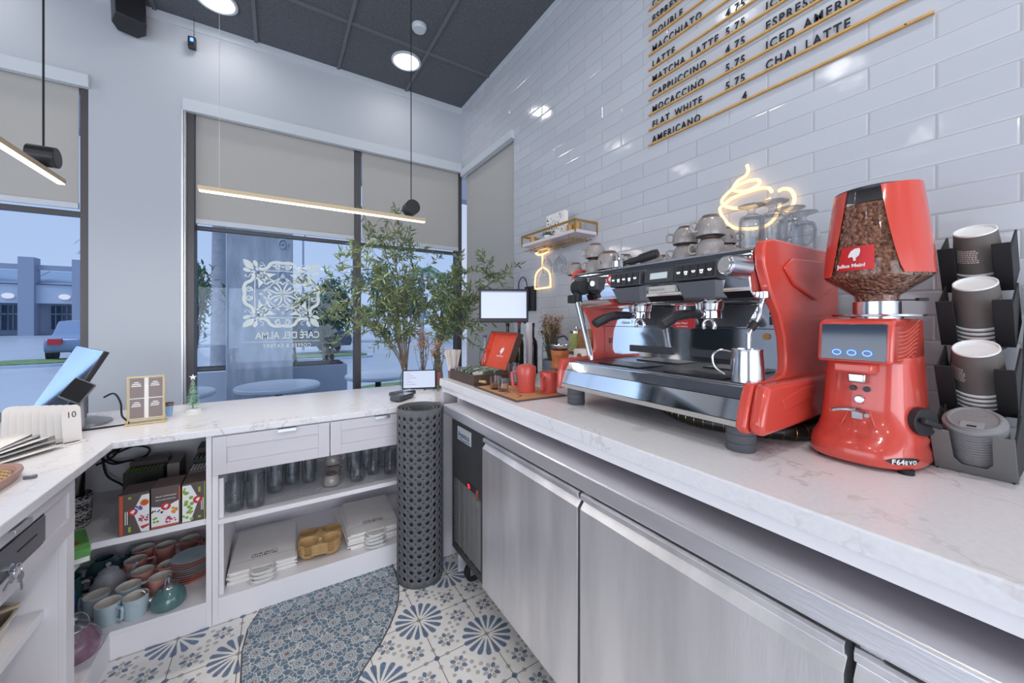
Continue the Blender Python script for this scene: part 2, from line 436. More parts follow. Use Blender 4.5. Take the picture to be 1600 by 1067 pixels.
def beansm():
    m, nt, b = mat('coffee_beans'); v, x, y, z = coords(nt)
    d = N(nt, voro(nt, v, 120)); c = voro(nt, v, 120, out='Color')
    sp = nt.nodes.new('ShaderNodeSeparateColor'); nt.links.new(c, sp.inputs[0])
    col = mixc(nt, N(nt, sp.outputs[0]), lin((112, 72, 56)), lin((178, 124, 96)))
    nt.links.new(col, b.inputs['Base Color']); b.inputs['Roughness'].default_value = 0.35
    bump(nt, b, 1 - d, 1.0, 0.012); return m
beans = beansm()
def leafm(name, c1, c2):
    m, nt, b = mat(name); v, x, y, z = coords(nt)
    nt.links.new(mixc(nt, noise(nt, v, 12, 3).step(0.35, 0.65), lin(c1), lin(c2)), b.inputs['Base Color']); b.inputs['Roughness'].default_value = 0.5
    return m
leaf_olive = leafm('olive_leaf', (80, 102, 74), (130, 144, 98))
leaf_dark = leafm('dark_leaf', (70, 104, 78), (104, 134, 96))
leaf_palm = leafm('palm_leaf', (70, 116, 90), (100, 146, 110))
stemm = PM('stem_bark', (128, 112, 98), 0.8, var=0.2)
# ================================================================ the room
struct(B().box(-5, 1.9, -4, 3.9, -0.1, 0), 'floor', floorm)
b = B().prism([(-0.065, 2.19), (0.562, 2.19), (0.553, 2.03), (0.528, 1.93), (0.492, 1.84), (0.442, 1.76), (0.38, 1.68), (0.30, 1.60), (0.22, 1.50), (0.15, 1.36), (0.10, 1.1), (0.06, 0.7), (-0.02, 0.7), (-0.07, 1.2), (-0.10, 1.55), (-0.117, 1.78), (-0.123, 1.95), (-0.11, 2.08)], -0.05, 0.0015, 'z')
b.mi = 1
edge = [(0.562, 2.19), (0.553, 2.03), (0.528, 1.93), (0.492, 1.84), (0.442, 1.76), (0.38, 1.68), (0.30, 1.60), (0.22, 1.50), (0.15, 1.36), (0.10, 1.1), (0.06, 0.7)]
b.tube([(x, y, 0.0005) for x, y in edge], 0.003, 6)
b.tube([(x, y, 0.0005) for x, y in [(-0.02, 0.7), (-0.07, 1.2), (-0.10, 1.55), (-0.117, 1.78), (-0.123, 1.95), (-0.11, 2.08), (-0.065, 2.19)]], 0.003, 6)
struct(b, 'trim_1', [runnerm, frm], smooth=False)
struct(B().box(-5, 1.9, -4, 3.9, 3.66, 3.76), 'ceiling', ceilingm)
b = B()
for k in range(10): x = 1.08 - 0.61 * k; b.box(x - 0.012, x + 0.012, -4, 3.7, 3.648, 3.662)
for k in range(7): y = 3.07 - 1.22 * k; b.box(-5, 1.68, y - 0.012, y + 0.012, 3.649, 3.662)
struct(b, 'trim_2', gridm, smooth=False)
# window wall, built round its two openings
b = B().box(-5, -4.85, 3.7, 3.9, 0, 3.66).box(-1.085, -0.575, 3.7, 3.9, 0, 3.66)
b.box(-4.85, -1.085, 3.7, 3.9, 3.0, 3.66).box(-0.575, 1.68, 3.7, 3.9, 3.0, 3.66)
struct(b, 'wall_north', wallp, smooth=False)
b = B().box(-5, 1.68, 3.69, 3.705, 3.59, 3.66); b.box(1.67, 1.685, -4, 3.7, 3.62, 3.66)
struct(b, 'trim_3', trimp, smooth=False)
# tiled wall with the side window
b = B().box(1.68, 1.88, -4, 2.654, 0, 3.66).box(1.68, 1.88, 2.654, 3.9, 2.95, 3.66)
struct(b, 'wall_east', tilem, smooth=False)
struct(B().box(-5.2, -5, -4, -2.4, 0, 3.66).box(-5.2, -5, 2.8, 3.9, 0, 3.66).box(-5.2, -5, -2.4, 2.8, 2.85, 3.66).box(-5.2, -5, -2.4, 2.8, 0, 0.15), 'wall_west', wallp, smooth=False)
struct(B().box(-5, -3.55, -4.2, -4, 0, 3.66).box(1.55, 1.9, -4.2, -4, 0, 3.66).box(-3.55, 1.55, -4.2, -4, 2.25, 3.66).box(-3.55, 1.55, -4.2, -4, 0, 0.06), 'wall_south', wallp, smooth=False)
# shade valances
b = B().box(-4.85, -1.075, 3.665, 3.71, 2.97, 3.055); struct(b, 'trim_4', trimp, smooth=False, bev=0.002)
b = B().box(-0.592, 1.672, 3.665, 3.71, 2.965, 3.055); struct(b, 'trim_5', trimp, smooth=False, bev=0.002)
b = B().box(1.650, 1.70, 2.650, 3.664, 2.915, 2.985); struct(b, 'trim_6', trimp, smooth=False, bev=0.002)
# windows
def win(name, panes, bars):
    f = B()
    for q in bars: f.box(*q)
    o = struct(f, name, frm, smooth=False, bev=0.002)
    for q in panes: B().box(*q).make('window_pane', winglass, o, smooth=False)
    return o
win('window_1', [(-4.8, -1.13, 3.80, 3.806, 0.1, 2.99)],
    [(-1.13, -1.087, 3.72, 3.84, 0, 3.0), (-4.85, -4.8, 3.72, 3.84, 0, 3.0), (-4.8, -1.13, 3.72, 3.84, 0, 0.1), (-4.8, -1.13, 3.78, 3.84, 2.115, 2.148), (-3.0, -2.95, 3.72, 3.84, 0.1, 3.0)])
win('window_2', [(-0.53, 0.615, 3.80, 3.806, 0.1, 2.99), (0.67, 1.64, 3.80, 3.806, 0.1, 2.99)],
    [(-0.573, -0.53, 3.705, 3.84, 0, 3.0), (0.615, 0.67, 3.73, 3.84, 0, 3.0), (1.64, 1.70, 3.74, 3.84, 0, 3.0), (-0.53, 1.64, 3.72, 3.84, 0, 0.1), (-0.53, 0.615, 3.78, 3.84, 2.108, 2.135), (0.67, 1.64, 3.78, 3.84, 2.108, 2.135)])
win('window_3', [(1.80, 1.806, 2.69, 3.66, 0.1, 2.93)],
    [(1.76, 1.84, 2.656, 2.69, 0, 2.95), (1.76, 1.84, 3.66, 3.72, 0, 2.95), (1.76, 1.84, 2.69, 3.66, 0, 0.1)])
win('added_window_4', [(-3.5, 1.5, -4.06, -4.054, 0.1, 2.21)], [(-3.55, -3.5, -4.08, -4.0, 0.06, 2.25), (1.5, 1.55, -4.08, -4.0, 0.06, 2.25), (-3.5, 1.5, -4.08, -4.0, 0.06, 0.1), (-3.5, 1.5, -4.08, -4.0, 2.21, 2.25), (-1.05, -1.0, -4.05, -4.0, 0.1, 2.21)])  # unseen window, added to let the south fill lamp in
win('added_window_5', [(-5.06, -5.054, -2.36, 2.76, 0.2, 2.8)], [(-5.08, -5.0, -2.4, -2.36, 0.15, 2.85), (-5.08, -5.0, 2.76, 2.8, 0.15, 2.85), (-5.08, -5.0, -2.36, 2.76, 0.15, 0.2), (-5.08, -5.0, -2.36, 2.76, 2.8, 2.85), (-5.05, -5.0, 0.2, 0.25, 0.2, 2.8)])  # unseen window, added as an opening for the west fill lamp
# metal channel at the left of window_2 (shade track)
struct(B().box(-0.600, -0.588, 3.672, 3.70, 0.5, 2.965).box(-0.584, -0.578, 3.68, 3.70, 0.5, 2.965), 'trim_7', steel, smooth=False)

def shade(label, x0, x1, z0, z1, y=3.735, loc=None, side=False):
    if side: t = thing('roller_shade', label, 'shade', (1.72, (x0 + x1) / 2, z1), group='roller shades')
    else: t = thing('roller_shade', label, 'shade', ((x0 + x1) / 2, y, z1), group='roller shades')
    if side:
        B().box(1.720, 1.722, x0, x1, z0, z1).make('fabric', shadef, t, smooth=False)
        B().box(1.714, 1.728, x0, x1, z0 - 0.02, z0 + 0.01).make('hem_bar', trimp, t, bev=0.002)
    else:
        B().box(x0, x1, y, y + 0.002, z0, z1).make('fabric', shadef, t, smooth=False)
        B().box(x0, x1, y - 0.008, y + 0.01, z0 - 0.028, z0 + 0.012).make('hem_bar', trimp, t, bev=0.003)
        B().cyl((x0, y + 0.02, z1 - 0.02), (x1, y + 0.02, z1 - 0.02), 0.018).make('roller', trimp, t)
shade('beige roller shade in the far left window above the street view', -4.75, -1.14, 2.183, 2.99)
shade('wide beige roller shade behind the hanging light bar, left of the mullion', -0.525, 0.61, 2.168, 2.99)
shade('narrower beige roller shade between the window mullion and the room corner', 0.68, 1.655, 2.168, 2.99)
shade('beige roller shade drawn fully down in the side window beside the tiles', 2.665, 3.655, 0.25, 2.94, side=True)

# ceiling fittings
def downlight(x, y, label):
    t = thing('recessed_light', label, 'ceiling light', (x, y, 3.66), group='recessed ceiling lights')
    B().lathe([(0.125, -0.0005), (0.125, -0.012), (0.108, -0.014), (0.105, -0.006), (0.105, -0.0005)], 32, (x, y, 3.66), False, False).make('trim_ring', trimp, t)
    B().lathe([(0.0001, -0.0112), (0.106, -0.0112), (0.106, -0.009), (0.0001, -0.009)], 32, (x, y, 3.66)).make('diffuser', lampw, t)
for (x, y), lb in zip(DOWNLIGHTS, ['round recessed light in the dark ceiling near the room corner', 'round recessed light cut by the top edge of the photo'] + [None] * 11):
    downlight(x, y, lb or 'round recessed light in the dark ceiling of the room behind the camera')
t = thing('smoke_detector', 'white round ceiling device at the top edge beside the pendant cable', 'smoke detector', (0.93, 2.83, 3.66))
B().lathe([(0.055, 0), (0.055, -0.02), (0.045, -0.035), (0.0001, -0.038)], 24, (0.93, 2.83, 3.66), False).make('casing', trimp, t)
t = thing('wall_speaker', 'black loudspeaker hung high on the wall at the top left', 'speaker', (-0.86, 3.70, 3.44))
B().at(-0.86, 3.60, 3.52, rx=-0.25, rz=0.35).prism([(-0.075, -0.07), (0.075, -0.07), (0.085, 0.03), (0.05, 0.085), (-0.05, 0.085), (-0.085, 0.03)], -0.11, 0.11, 'z').make('cabinet', blacks, t, bev=0.006)
B().cyl((-0.86, 3.63, 3.50), (-0.86, 3.70, 3.50), 0.015).make('bracket', blackm, t)
t = thing('wall_sensor', 'small dark sensor hanging on a wire below the ceiling edge', 'sensor', (-0.535, 3.70, 3.44))
B().at(-0.535, 3.66, 3.47).box(-0.024, 0.024, -0.02, 0.02, -0.04, 0.045).make('casing', blacks, t, bev=0.006)
B().box(-0.545, -0.525, 3.637, 3.641, 3.475, 3.50).make('lens', blueled, t)
B().cyl((-0.525, 3.66, 3.51), (-0.525, 3.66, 3.66), 0.002, n=6).make('wire', blackm, t)
B().cyl((-0.535, 3.67, 3.48), (-0.535, 3.70, 3.48), 0.01).make('bracket', blackm, t)

def pendant(label, p0, p1, canister, cables, dark):
    p0 = Vector(p0); p1 = Vector(p1); d = (p1 - p0).normalized(); s_ = Vector((-d.y, d.x, 0))
    mid = (p0 + p1) / 2
    t = thing('linear_pendant_light', label, 'pendant light', mid, group='hanging light bars')
    b = B()
    sec = [(-0.013, -0.006), (0.013, -0.006), (0.015, 0.0), (0.015, 0.016), (-0.015, 0.016), (-0.015, 0.0)]
    b.rings([[p + s_ * a + Vector((0, 0, c)) for a, c in sec] for p in (p0, p1)]); b.make('housing', goldp, t, smooth=False, bev=0.002)
    sec = [(-0.0125, -0.012), (0.0125, -0.012), (0.0125, -0.0062), (-0.0125, -0.0062)]
    b = B(); q0 = p0 + d * 0.006; q1 = p1 - d * 0.006
    b.rings([[p + s_ * a + Vector((0, 0, c)) for a, c in sec] for p in (q0, q1)]); b.make('light_strip', lampp, t, smooth=False)
    c = Vector(canister)
    B().cyl(c - s_ * 0.045 + Vector((0, 0, 0.03)), c + s_ * 0.045 + Vector((0, 0, 0.03)), 0.046, n=32).make('driver_canister', blacks, t, bev=0.003)
    for i, (q, top, r) in enumerate(cables):
        B().cyl(q, top, r, n=6).make('cable', blackm if r > 0.0015 else steel, t)
    for q, top, r in cables:
        B().lathe([(0.03, 0), (0.03, -0.012), (0.0001, -0.014)], 20, (top[0], top[1], 3.66), False).make('ceiling_cup', blackm, t)
pendant('slim light bar hanging over the back counter in front of the window', (-0.33, 2.4, 2.05), (0.83, 2.4, 2.05), (0.735, 2.4, 2.09), [((0.735, 2.4, 2.16), (0.735, 2.4, 3.645), 0.003), ((-0.245, 2.4, 2.066), (-0.245, 2.4, 3.645), 0.0011)], 1)
pendant('slim light bar cut off by the left edge, over the left counter', (-0.9, 1.55, 2.08), (-0.9, 2.76, 2.08), (-0.905, 2.60, 2.12), [((-0.905, 2.60, 2.19), (-0.905, 2.60, 3.645), 0.004), ((-0.9, 1.65, 2.096), (-0.9, 1.65, 3.645), 0.0011)], 1)
for q, e in (((0.25, 2.4, 2.03), 6), ((-0.9, 2.15, 2.06), 6)):
    area('bar_lamp', q, (0, 0, 0 if q[0] > 0 else PI / 2), 1.1, 0.02, e, (1, 0.93, 0.85))

# ================================================================ outside
asph = PM('wet_asphalt', (176, 180, 188), 0.35, var=0.06, vs=0.6)
conc = PM('concrete_walk', (176, 184, 196), 0.6, var=0.05, vs=2)
grassm = PM('lawn', (112, 134, 88), 0.9, var=0.3, vs=6)
bld = PM('render_wall', (150, 158, 178), 0.8)
bld2 = PM('render_band', (180, 190, 208), 0.8)
bldg = PM('shop_glass', (70, 92, 116), 0.15)
roofm = PM('metal_roof', (140, 156, 178), 0.5, 0.3)
colm = PM('stone_column', (186, 188, 196), 0.8, var=0.18, vs=5, bmul=(3, 3, 0.7), bs=0.6, bsc=14)
plantm = PM('planter_grey', (182, 186, 196), 0.7)
struct(B().box(-60, 60, 3.9, 70, -0.12, -0.02), 'ground', asph, smooth=False)
struct(B().box(-6, 8, 3.9, 6.4, -0.05, 0.0), 'trim_8', conc, smooth=False)
def curbpatch(nm, x0, x1, y0, y1):
    t = thing('grass_island', nm, 'lawn', ((x0 + x1) / 2, (y0 + y1) / 2, -0.02), group=None)
    n = 28; cx, cy, rx, ry = (x0 + x1) / 2, (y0 + y1) / 2, (x1 - x0) / 2, (y1 - y0) / 2
    def el(k, s_): a = 2 * PI * k / n; return (cx + (rx + s_) * math.copysign(abs(math.cos(a)) ** 0.6, math.cos(a)), cy + (ry + s_) * math.copysign(abs(math.sin(a)) ** 0.6, math.sin(a)))
    B().prism([el(k, 0) for k in range(n)], -0.02, 0.1, 'z').make('turf', grassm, t, smooth=False)
    B().prism([el(k, 0.18) for k in range(n)], -0.02, 0.06, 'z').make('kerb', bld2, t, smooth=False)
curbpatch('grass strip with a pale kerb across the street, seen in the far left window', -7.6, -5.5, 17.2, 19.0)
curbpatch('grass strip beyond the parked car behind the olive branches', -1.5, 3.0, 14.9, 16.1)
curbpatch('small lawn patch low behind the vase right of the mullion', 1.3, 3.6, 6.9, 8.0)
# strip mall
t = thing('shop_building', 'low grey blue shop building with square towers across the street', 'building', (-17, 46, 0))
B().box(-34, -9.5, 48.2, 56, 0, 4.3).make('wall', bld2, t, smooth=False)
for x in (-16.8, -13.9, -10.6, -19.9, -23.4, -27.0):
    B().box(x - 0.42, x + 0.42, 45.6, 46.6, 0, 6.4).make('tower', bld, t, smooth=False)
signm = PM('sign_face', (230, 220, 215), 0.5, emit=(240, 225, 215), es=0.4)
for x in (-15.35, -12.25, -18.35, -21.65, -25.2):
    B().box(x - 1.1, x + 1.1, 45.9, 48.2, 2.75, 4.25).make('fascia', bld2, t, smooth=False)
    sg = B(); sg.rings([[(x + 0.55 + 0.33 * math.cos(a * PI / 12), yy, 3.3 + 0.22 * math.sin(a * PI / 12)) for a in range(24)] for yy in (45.82, 45.89)]); sg.make('oval_sign', signm, t, smooth=False)
    B().box(x - 1.1, x + 1.1, 46.0, 46.3, 5.45, 5.85).make('beam', bld, t, smooth=False)
    B().prism([(45.8, 4.3), (49.6, 5.7), (49.6, 4.3)], x - 1.55, x + 1.55, 'x').make('roof', roofm, t, smooth=False)
    for k in range(3):
        x0 = x - 0.95 + k * 0.66
        wn_ = B().box(x0, x0 + 0.55, 48.1, 48.19, 0.6, 2.6).make('window', bldg, t, smooth=False)
        B().box(x0 - 0.03, x0 + 0.58, 48.02, 48.09, 1.85, 1.95).box(x0 + 0.25, x0 + 0.30, 48.02, 48.09, 0.6, 2.6).make('window_bar', bld2, wn_, smooth=False)
struct(B().box(-34, -9, 44.8, 48.1, -0.02, 0.14), 'trim_9', conc, smooth=False)

# stone column outside and slim roof beam, narrowed to let light onto the tables
t = thing('stone_column', 'wide dark stone column outside behind the café window emblem', 'column', (-0.15, 5.3, 0))
B().box(-0.455, 0.16, 4.98, 5.6, 0, 4.0).make('shaft', colm, t, bev=0.01)
b = B()
for k in range(4):
    z = 1.9 + k * 0.35
    b.tube([(0.06 + 0.055 * math.cos(a * 0.5) * (1 - a / 22), 4.978, z + 0.07 * math.sin(a * 0.5) * (1 - a / 22)) for a in range(0, 20)], 0.008, 6)
b.make('carved_scroll', bld2, t)
struct(B().box(-4, 6, 5.66, 5.9, 3.38, 4.0), 'trim_10', bld, smooth=False)
# planter with shrubs
t = thing('planter_box', 'long blue grey planter box outside under the window shrubs', 'planter', (-0.25, 6.0, 0))
B().box(-1.35, 0.85, 5.75, 6.3, 0, 0.78).make('box', plantm, t, bev=0.01)
B().box(-1.30, 0.80, 5.80, 6.25, 0.781, 0.80).make('soil', PM('soil', (70, 60, 56), 0.9), t, smooth=False)
def leaf(b, p, d, L, W, up=Vector((0, 0, 1))):
    d = d.normalized(); s_ = d.cross(up); s_ = s_.normalized() if s_.length > 1e-4 else Vector((1, 0, 0)); n_ = s_.cross(d)
    pr = [(0, 0), (0.3, 0.5), (0.65, 0.42), (1, 0)]
    c = [b.v(p + d * L * t_ - n_ * (L * 0.12 * t_ * t_)) for t_ in (0, 0.3, 0.65, 1)]
    for sg in (-1, 1):
        e = [b.v(p + d * L * t_ + s_ * sg * W * w_ + n_ * (W * 0.25) - n_ * (L * 0.12 * t_ * t_)) for t_, w_ in pr[1:3]]
        b.f([c[0], e[0], c[1]]); b.f([c[1], e[0], e[1], c[2]]); b.f([c[2], e[1], c[3]])
def rv(s_=1.0): return Vector((R.uniform(-1, 1), R.uniform(-1, 1), R.uniform(-1, 1))) * s_
def shrub(label, x, y, z0, h, rad, nb, nl, lm, L=0.09, W=0.022):
    t = thing('shrub', label, 'shrub', (x, y, z0), group=None)
    fb = B(); sb = B()
    for i in range(nb):
        a = R.uniform(0, 2 * PI); e = Vector((x + rad * math.cos(a) * R.uniform(.3, 1), y + rad * math.sin(a) * R.uniform(.3, 1), z0 + h * R.uniform(.6, 1)))
        p0 = Vector((x + R.uniform(-.1, .1), y + R.uniform(-.08, .08), z0)); m = (p0 + e) / 2 + rv(0.06) + Vector((0, 0, .1 * h))
        pts = smoothpts([p0, m, e], 6); sb.tube(pts, [0.012 * (1 - .7 * k / len(pts)) for k in range(len(pts))], 5)
        for k in range(nl):
            t_ = R.uniform(0.25, 1); q = pts[int(t_ * (len(pts) - 1))] + rv(rad * 0.22)
            leaf(fb, q, rv() + (e - p0).normalized() * .6 + Vector((0, 0, .2)), L * R.uniform(.7, 1.2), W)
    fb.make('foliage', lm, t, smooth=False); sb.make('branches', stemm, t)
for x, lb, rad in ((-0.95, 'leafy shrub outside at the left jamb of the emblem window', .34), (-0.35, 'leafy shrub outside in front of the stone column base', .26), (0.15, 'shrub outside behind the café lettering', .24), (0.62, 'multi stemmed shrub at the right end of the planter', .3)):
    shrub(lb, x, 6.03, 0.805, 1.15 if x > -0.5 else 1.35, rad, 12, 60, leaf_dark, 0.10, 0.026)
# round tables outside
for x, y, lb in ((0.02, 4.50, 'round white table top outside the window, below the café emblem'), (-0.86, 4.50, 'round white table outside, cut by the left jamb of the emblem window'), (1.05, 4.75, 'round white table top outside, right of the others behind the mullion')):
    t = thing('round_table', lb, 'table', (x, y, 0), group='round tables outside the window')
    B().lathe([(0.0001, 0.70), (0.36, 0.70), (0.375, 0.712), (0.375, 0.735), (0.365, 0.745), (0.0001, 0.745)], 48, (x, y, 0)).make('tabletop', PM('table_laminate', (214, 216, 220), 0.3) if 'table_laminate' not in bpy.data.materials else bpy.data.materials['table_laminate'], t)
    B().cyl((x, y, 0.02), (x, y, 0.70), 0.035).make('pedestal', blackm, t)
    B().lathe([(0.24, 0), (0.24, 0.012), (0.04, 0.03), (0.0001, 0.03)], 32, (x, y, 0)).make('foot_plate', blackm, t)
# palms
def palm(label, x, y, h, n=14, L=2.2, r=0.16, lean=0):
    t = thing('palm_tree', label, 'palm tree', (x, y, 0), group=None)
    B().tube([(x, y, 0), (x + lean * .3, y, h * .5), (x + lean, y, h)], [r * 1.15, r, r * .8], 10).make('trunk', PM('palm_trunk', (150, 150, 158), 0.9, var=.1, vs=8) if 'palm_trunk' not in bpy.data.materials else bpy.data.materials['palm_trunk'], t)
    fb = B()
    for i in range(n):
        a = 2 * PI * i / n + R.uniform(-.2, .2); up = R.uniform(-.1, .8); d = Vector((math.cos(a), math.sin(a), 0))
        pts = [Vector((x + lean, y, h)) + d * L * s_ + Vector((0, 0, up * L * s_ - 0.9 * L * s_ * s_)) for s_ in [k / 9 for k in range(10)]]
        fb.tube(pts, 0.02, 4)
        for k in range(1, 9):
            for sg in (-1, 1):
                for j in range(4):
                    q = pts[k].lerp(pts[k + 1], j / 4); sd = Vector((-d.y, d.x, 0)) * sg
                    leaf(fb, q, sd + d * .5 + Vector((0, 0, -.5)), L * .28 * (1 - .5 * k / 9), 0.025)
    fb.make('fronds', leaf_palm, t, smooth=False)
palm('tall palm outside at the left edge of the emblem window', -1.36, 13.5, 5.35, 13, 1.3, 0.2)
palm('far palm beyond the shop building roof', -15.3, 60, 11.3, 14, 3.2, 0.3)
palm('slim young palm far outside behind the olive branches', 6.9, 20.5, 4.2, 12, 1.3, 0.11)
# tree line and hedge far right
def tree(label, x, y, h, rad, nl=1900, tr=0.12):
    t = thing('tree', label, 'tree', (x, y, 0), group=None)
    B().tube([(x, y, 0), (x + .1, y, h * .35), (x, y, h * .6)], [tr, tr * .8, tr * .4], 8).make('trunk', stemm, t)
    fb = B()
    cl = [(Vector((x, y, h * .56)) + Vector((R.uniform(-1, 1) * rad, R.uniform(-1, 1) * rad, R.gauss(0, .28) * h * .7))) for i in range(16)]
    for k in range(nl):
        q = R.choice(cl) + rv(rad * .35); leaf(fb, q, rv(), 0.42, 0.13)
    fb.make('crown', leaf_dark, t, smooth=False)
for i, (x, y, h, r) in enumerate(((3.2, 26, 4.4, 1.5), (7.2, 27, 5.4, 1.7), (12.2, 27, 5.6, 1.8), (17.6, 28, 6.0, 2.0), (-0.6, 26, 4.0, 1.3), (-4.4, 26, 3.8, 1.3), (24.0, 29, 6, 2.2))):
    tree(['low tree across the street right of the stone column', 'rounded tree across the street behind the tall branches', 'tree across the street right of the vase', 'tree across the street near the window corner', 'tree across the street behind the café lettering', 'tree across the street left of the stone column', 'outermost tree across the street by the side window'][i], x, y, h, r)
# parked car: side view body with wheels
def car(label, x, y, rz, cm, tail=False):
    t = thing('car', label, 'car', (x, y, -0.02), rz, None)
    body = [(-2.1, 0.35), (-2.15, 0.62), (-2.05, 0.82), (-1.3, 0.95), (-0.7, 1.38), (0.75, 1.42), (1.5, 1.02), (2.05, 0.92), (2.15, 0.6), (2.1, 0.35)]
    B().prism(body, -0.85, 0.85, 'y').make('body', cm, t, bev=0.06, world=False)
    gl = [(-1.12, 0.97), (-0.66, 1.32), (0.7, 1.36), (1.28, 1.0)]
    B().prism(gl, -0.86, 0.86, 'y').make('windows', bldg, t, world=False)
    for wx in (-1.35, 1.35):
        for wy in (-0.82, 0.82):
            wl = B().cyl((wx, wy - 0.1, 0.33), (wx, wy + 0.1, 0.33), 0.33, n=28).make('wheel', blackm, t, world=False, bev=0.02)
            sg = -1 if wy < 0 else 1
            h_ = B()
            h_.cyl((wx, wy + sg * 0.1, 0.33), (wx, wy + sg * 0.112, 0.33), 0.06, n=12)
            for k in range(7):
                a = 2 * PI * k / 7; h_.tube([(wx, wy + sg * 0.108, 0.33), (wx + 0.21 * math.cos(a), wy + sg * 0.108, 0.33 + 0.21 * math.sin(a))], 0.018, 6)
            h_.make('rim', chrome2, wl, world=False)
    for y0 in (-0.75, 0.45):
        B().box(-2.17, -2.0, y0, y0 + 0.3, 0.62, 0.8).make('tail_light', redl, t, world=False)
        B().box(2.0, 2.17, y0, y0 + 0.3, 0.6, 0.74).make('headlight', whitep, t, world=False)
car('dark parked car half hidden behind the olive branches', 0.55, 17.9, 0.05, PM('car_dark', (50, 60, 82), 0.25, coat=.5))
car('grey blue car parked across the street behind the cash register', -5.75, 20.5, PI / 2 + .1, PM('car_grey', (110, 128, 160), 0.3, coat=.5))
t = thing('street_lamp', 'thin street lamp right of the stone column outside', 'street lamp', (1.05, 20, 0))
B().cyl((1.05, 20, 0), (1.05, 20, 5.2), 0.06, 0.04, n=8).make('pole', bld, t)
B().tube([(1.05, 20, 5.2), (1.3, 20, 5.6), (1.6, 20, 5.7)], 0.035, 6).make('arm', bld, t)
B().box(1.5, 1.9, 19.9, 20.1, 5.62, 5.72).make('lamp_head', bld, t, bev=0.02)
# ================================================================ cabinets and counters
def shaker(b, plane, front, a0, a1, z0, z1, rail=0.05, th=0.019, rec=0.007):
    """frame-and-panel front: plane 'y' faces -y at y=front, plane 'x' faces +x at x=front"""
    def bx(p0, p1, q0, q1, d0, d1):
        if plane == 'y': b.box(p0, p1, front + d0, front + d1, q0, q1)
        else: b.box(front - d1, front - d0, p0, p1, q0, q1)
    bx(a0, a0 + rail, z0, z1, 0, th); bx(a1 - rail, a1, z0, z1, 0, th)
    bx(a0 + rail, a1 - rail, z0, z0 + rail, 0, th); bx(a0 + rail, a1 - rail, z1 - rail, z1, 0, th)
    bx(a0 + rail, a1 - rail, z0 + rail, z1 - rail, rec, th)
    return b
# --- L shaped worktop
t = thing('worktop', 'pale quartz L shaped worktop on the white cabinets under the windows', 'countertop', (-0.2, 2.5, 0.873))
poly = [(0.81, 2.165), (-0.565, 2.165), (-0.565, -0.6), (-1.45, -0.6), (-1.45, 2.9), (1.62, 2.9), (1.62, 2.20), (0.81, 2.20)]
B().prism(poly, 0.873, 0.903, 'z').make('slab', quartzm, t, bev=0.003, smooth=False)
# --- drawer cabinet
t = thing('base_cabinet', 'white open cabinet with two shaker drawers holding glasses and paper bags', 'cabinet', (0.27, 2.5, 0))
b = B()
b.box(-0.25, -0.228, 2.19, 2.85, 0.0, 0.872).box(0.80, 0.822, 2.19, 2.85, 0.0, 0.872)
b.box(-0.228, 0.80, 2.832, 2.85, 0.0, 0.872).box(-0.228, 0.80, 2.19, 2.832, 0.0, 0.115).box(-0.228, 0.80, 2.19, 2.21, 0.845, 0.872)
b.box(-0.228, -0.21, 2.215, 2.832, 0.115, 0.66)
b.make('carcass', white_in, t, bev=0.0015, smooth=False)
B().box(-0.228, 0.80, 2.195, 2.832, 0.452, 0.475).make('shelf', white_in, t, bev=0.0015, smooth=False)
for x0, x1, hx, lb in ((-0.247, 0.235, 0.045, None), (0.239, 0.72, 0.50, None)):
    d = shaker(B(), 'y', 2.171, x0, x1, 0.690, 0.866, 0.052).make('drawer', white_lac, t, bev=0.0015, smooth=False)
    B().box(x0 + 0.03, x1 - 0.03, 2.192, 2.70, 0.70, 0.84).make('drawer_box', white_in, d, smooth=False)
    B().box(hx - 0.04, hx + 0.04, 2.155, 2.178, 0.864, 0.8675).box(hx - 0.04, hx + 0.04, 2.153, 2.156, 0.852, 0.8675).make('handle', chrome2, d, bev=0.0008)
# --- corner cabinet
t = thing('corner_cabinet', 'white open corner cabinet with tea boxes above cups and teapots', 'cabinet', (-0.8, 2.4, 0))
b = B()
b.box(-0.272, -0.2515, 2.19, 2.85, 0.0, 0.872).box(-1.25, -0.272, 2.83, 2.85, 0.0, 0.872).box(-1.25, -1.23, 1.88, 2.83, 0, 0.872)
b.box(-0.582, -0.272, 2.19, 2.205, 0, 0.098).box(-0.60, -0.582, 1.88, 2.205, 0, 0.098)
b.make('carcass', white_in, t, bev=0.0015, smooth=False)
B().prism([(-0.272, 2.19), (-0.582, 2.19), (-0.582, 1.88), (-1.23, 1.88), (-1.23, 2.83), (-0.272, 2.83)], 0.098, 0.115, 'z').make('shelf', white_in, t, bev=0.0015, smooth=False)
B().prism([(-0.272, 2.20), (-0.635, 2.205), (-0.635, 1.88), (-1.23, 1.88), (-1.23, 2.83), (-0.272, 2.83)], 0.465, 0.492, 'z').make('shelf', white_in, t, bev=0.0015, smooth=False)
# --- left cabinet
t = thing('base_cabinet', 'white cabinet at the left edge with a cash drawer let into its front', 'cabinet', (-0.9, 0.8, 0))
b = B()
b.box(-1.25, -0.602, 1.816, 1.876, 0, 0.872).box(-0.602, -0.583, 1.816, 1.876, 0, 0.69).box(-1.25, -0.583, 0.62, 0.66, 0, 0.872).box(-1.25, -1.23, 0.66, 1.816, 0, 0.872)
b.box(-1.23, -0.60, 0.66, 1.816, 0.0, 0.10)
b.make('carcass', white_in, t, bev=0.0015, smooth=False)
B().box(-1.23, -0.63, 0.66, 1.816, 0.445, 0.475).make('shelf', white_in, t, bev=0.0015, smooth=False)
B().box(-1.23, -0.66, 1.36, 1.378, 0.10, 0.445).make('divider', white_in, t, bev=0.0015, smooth=False)
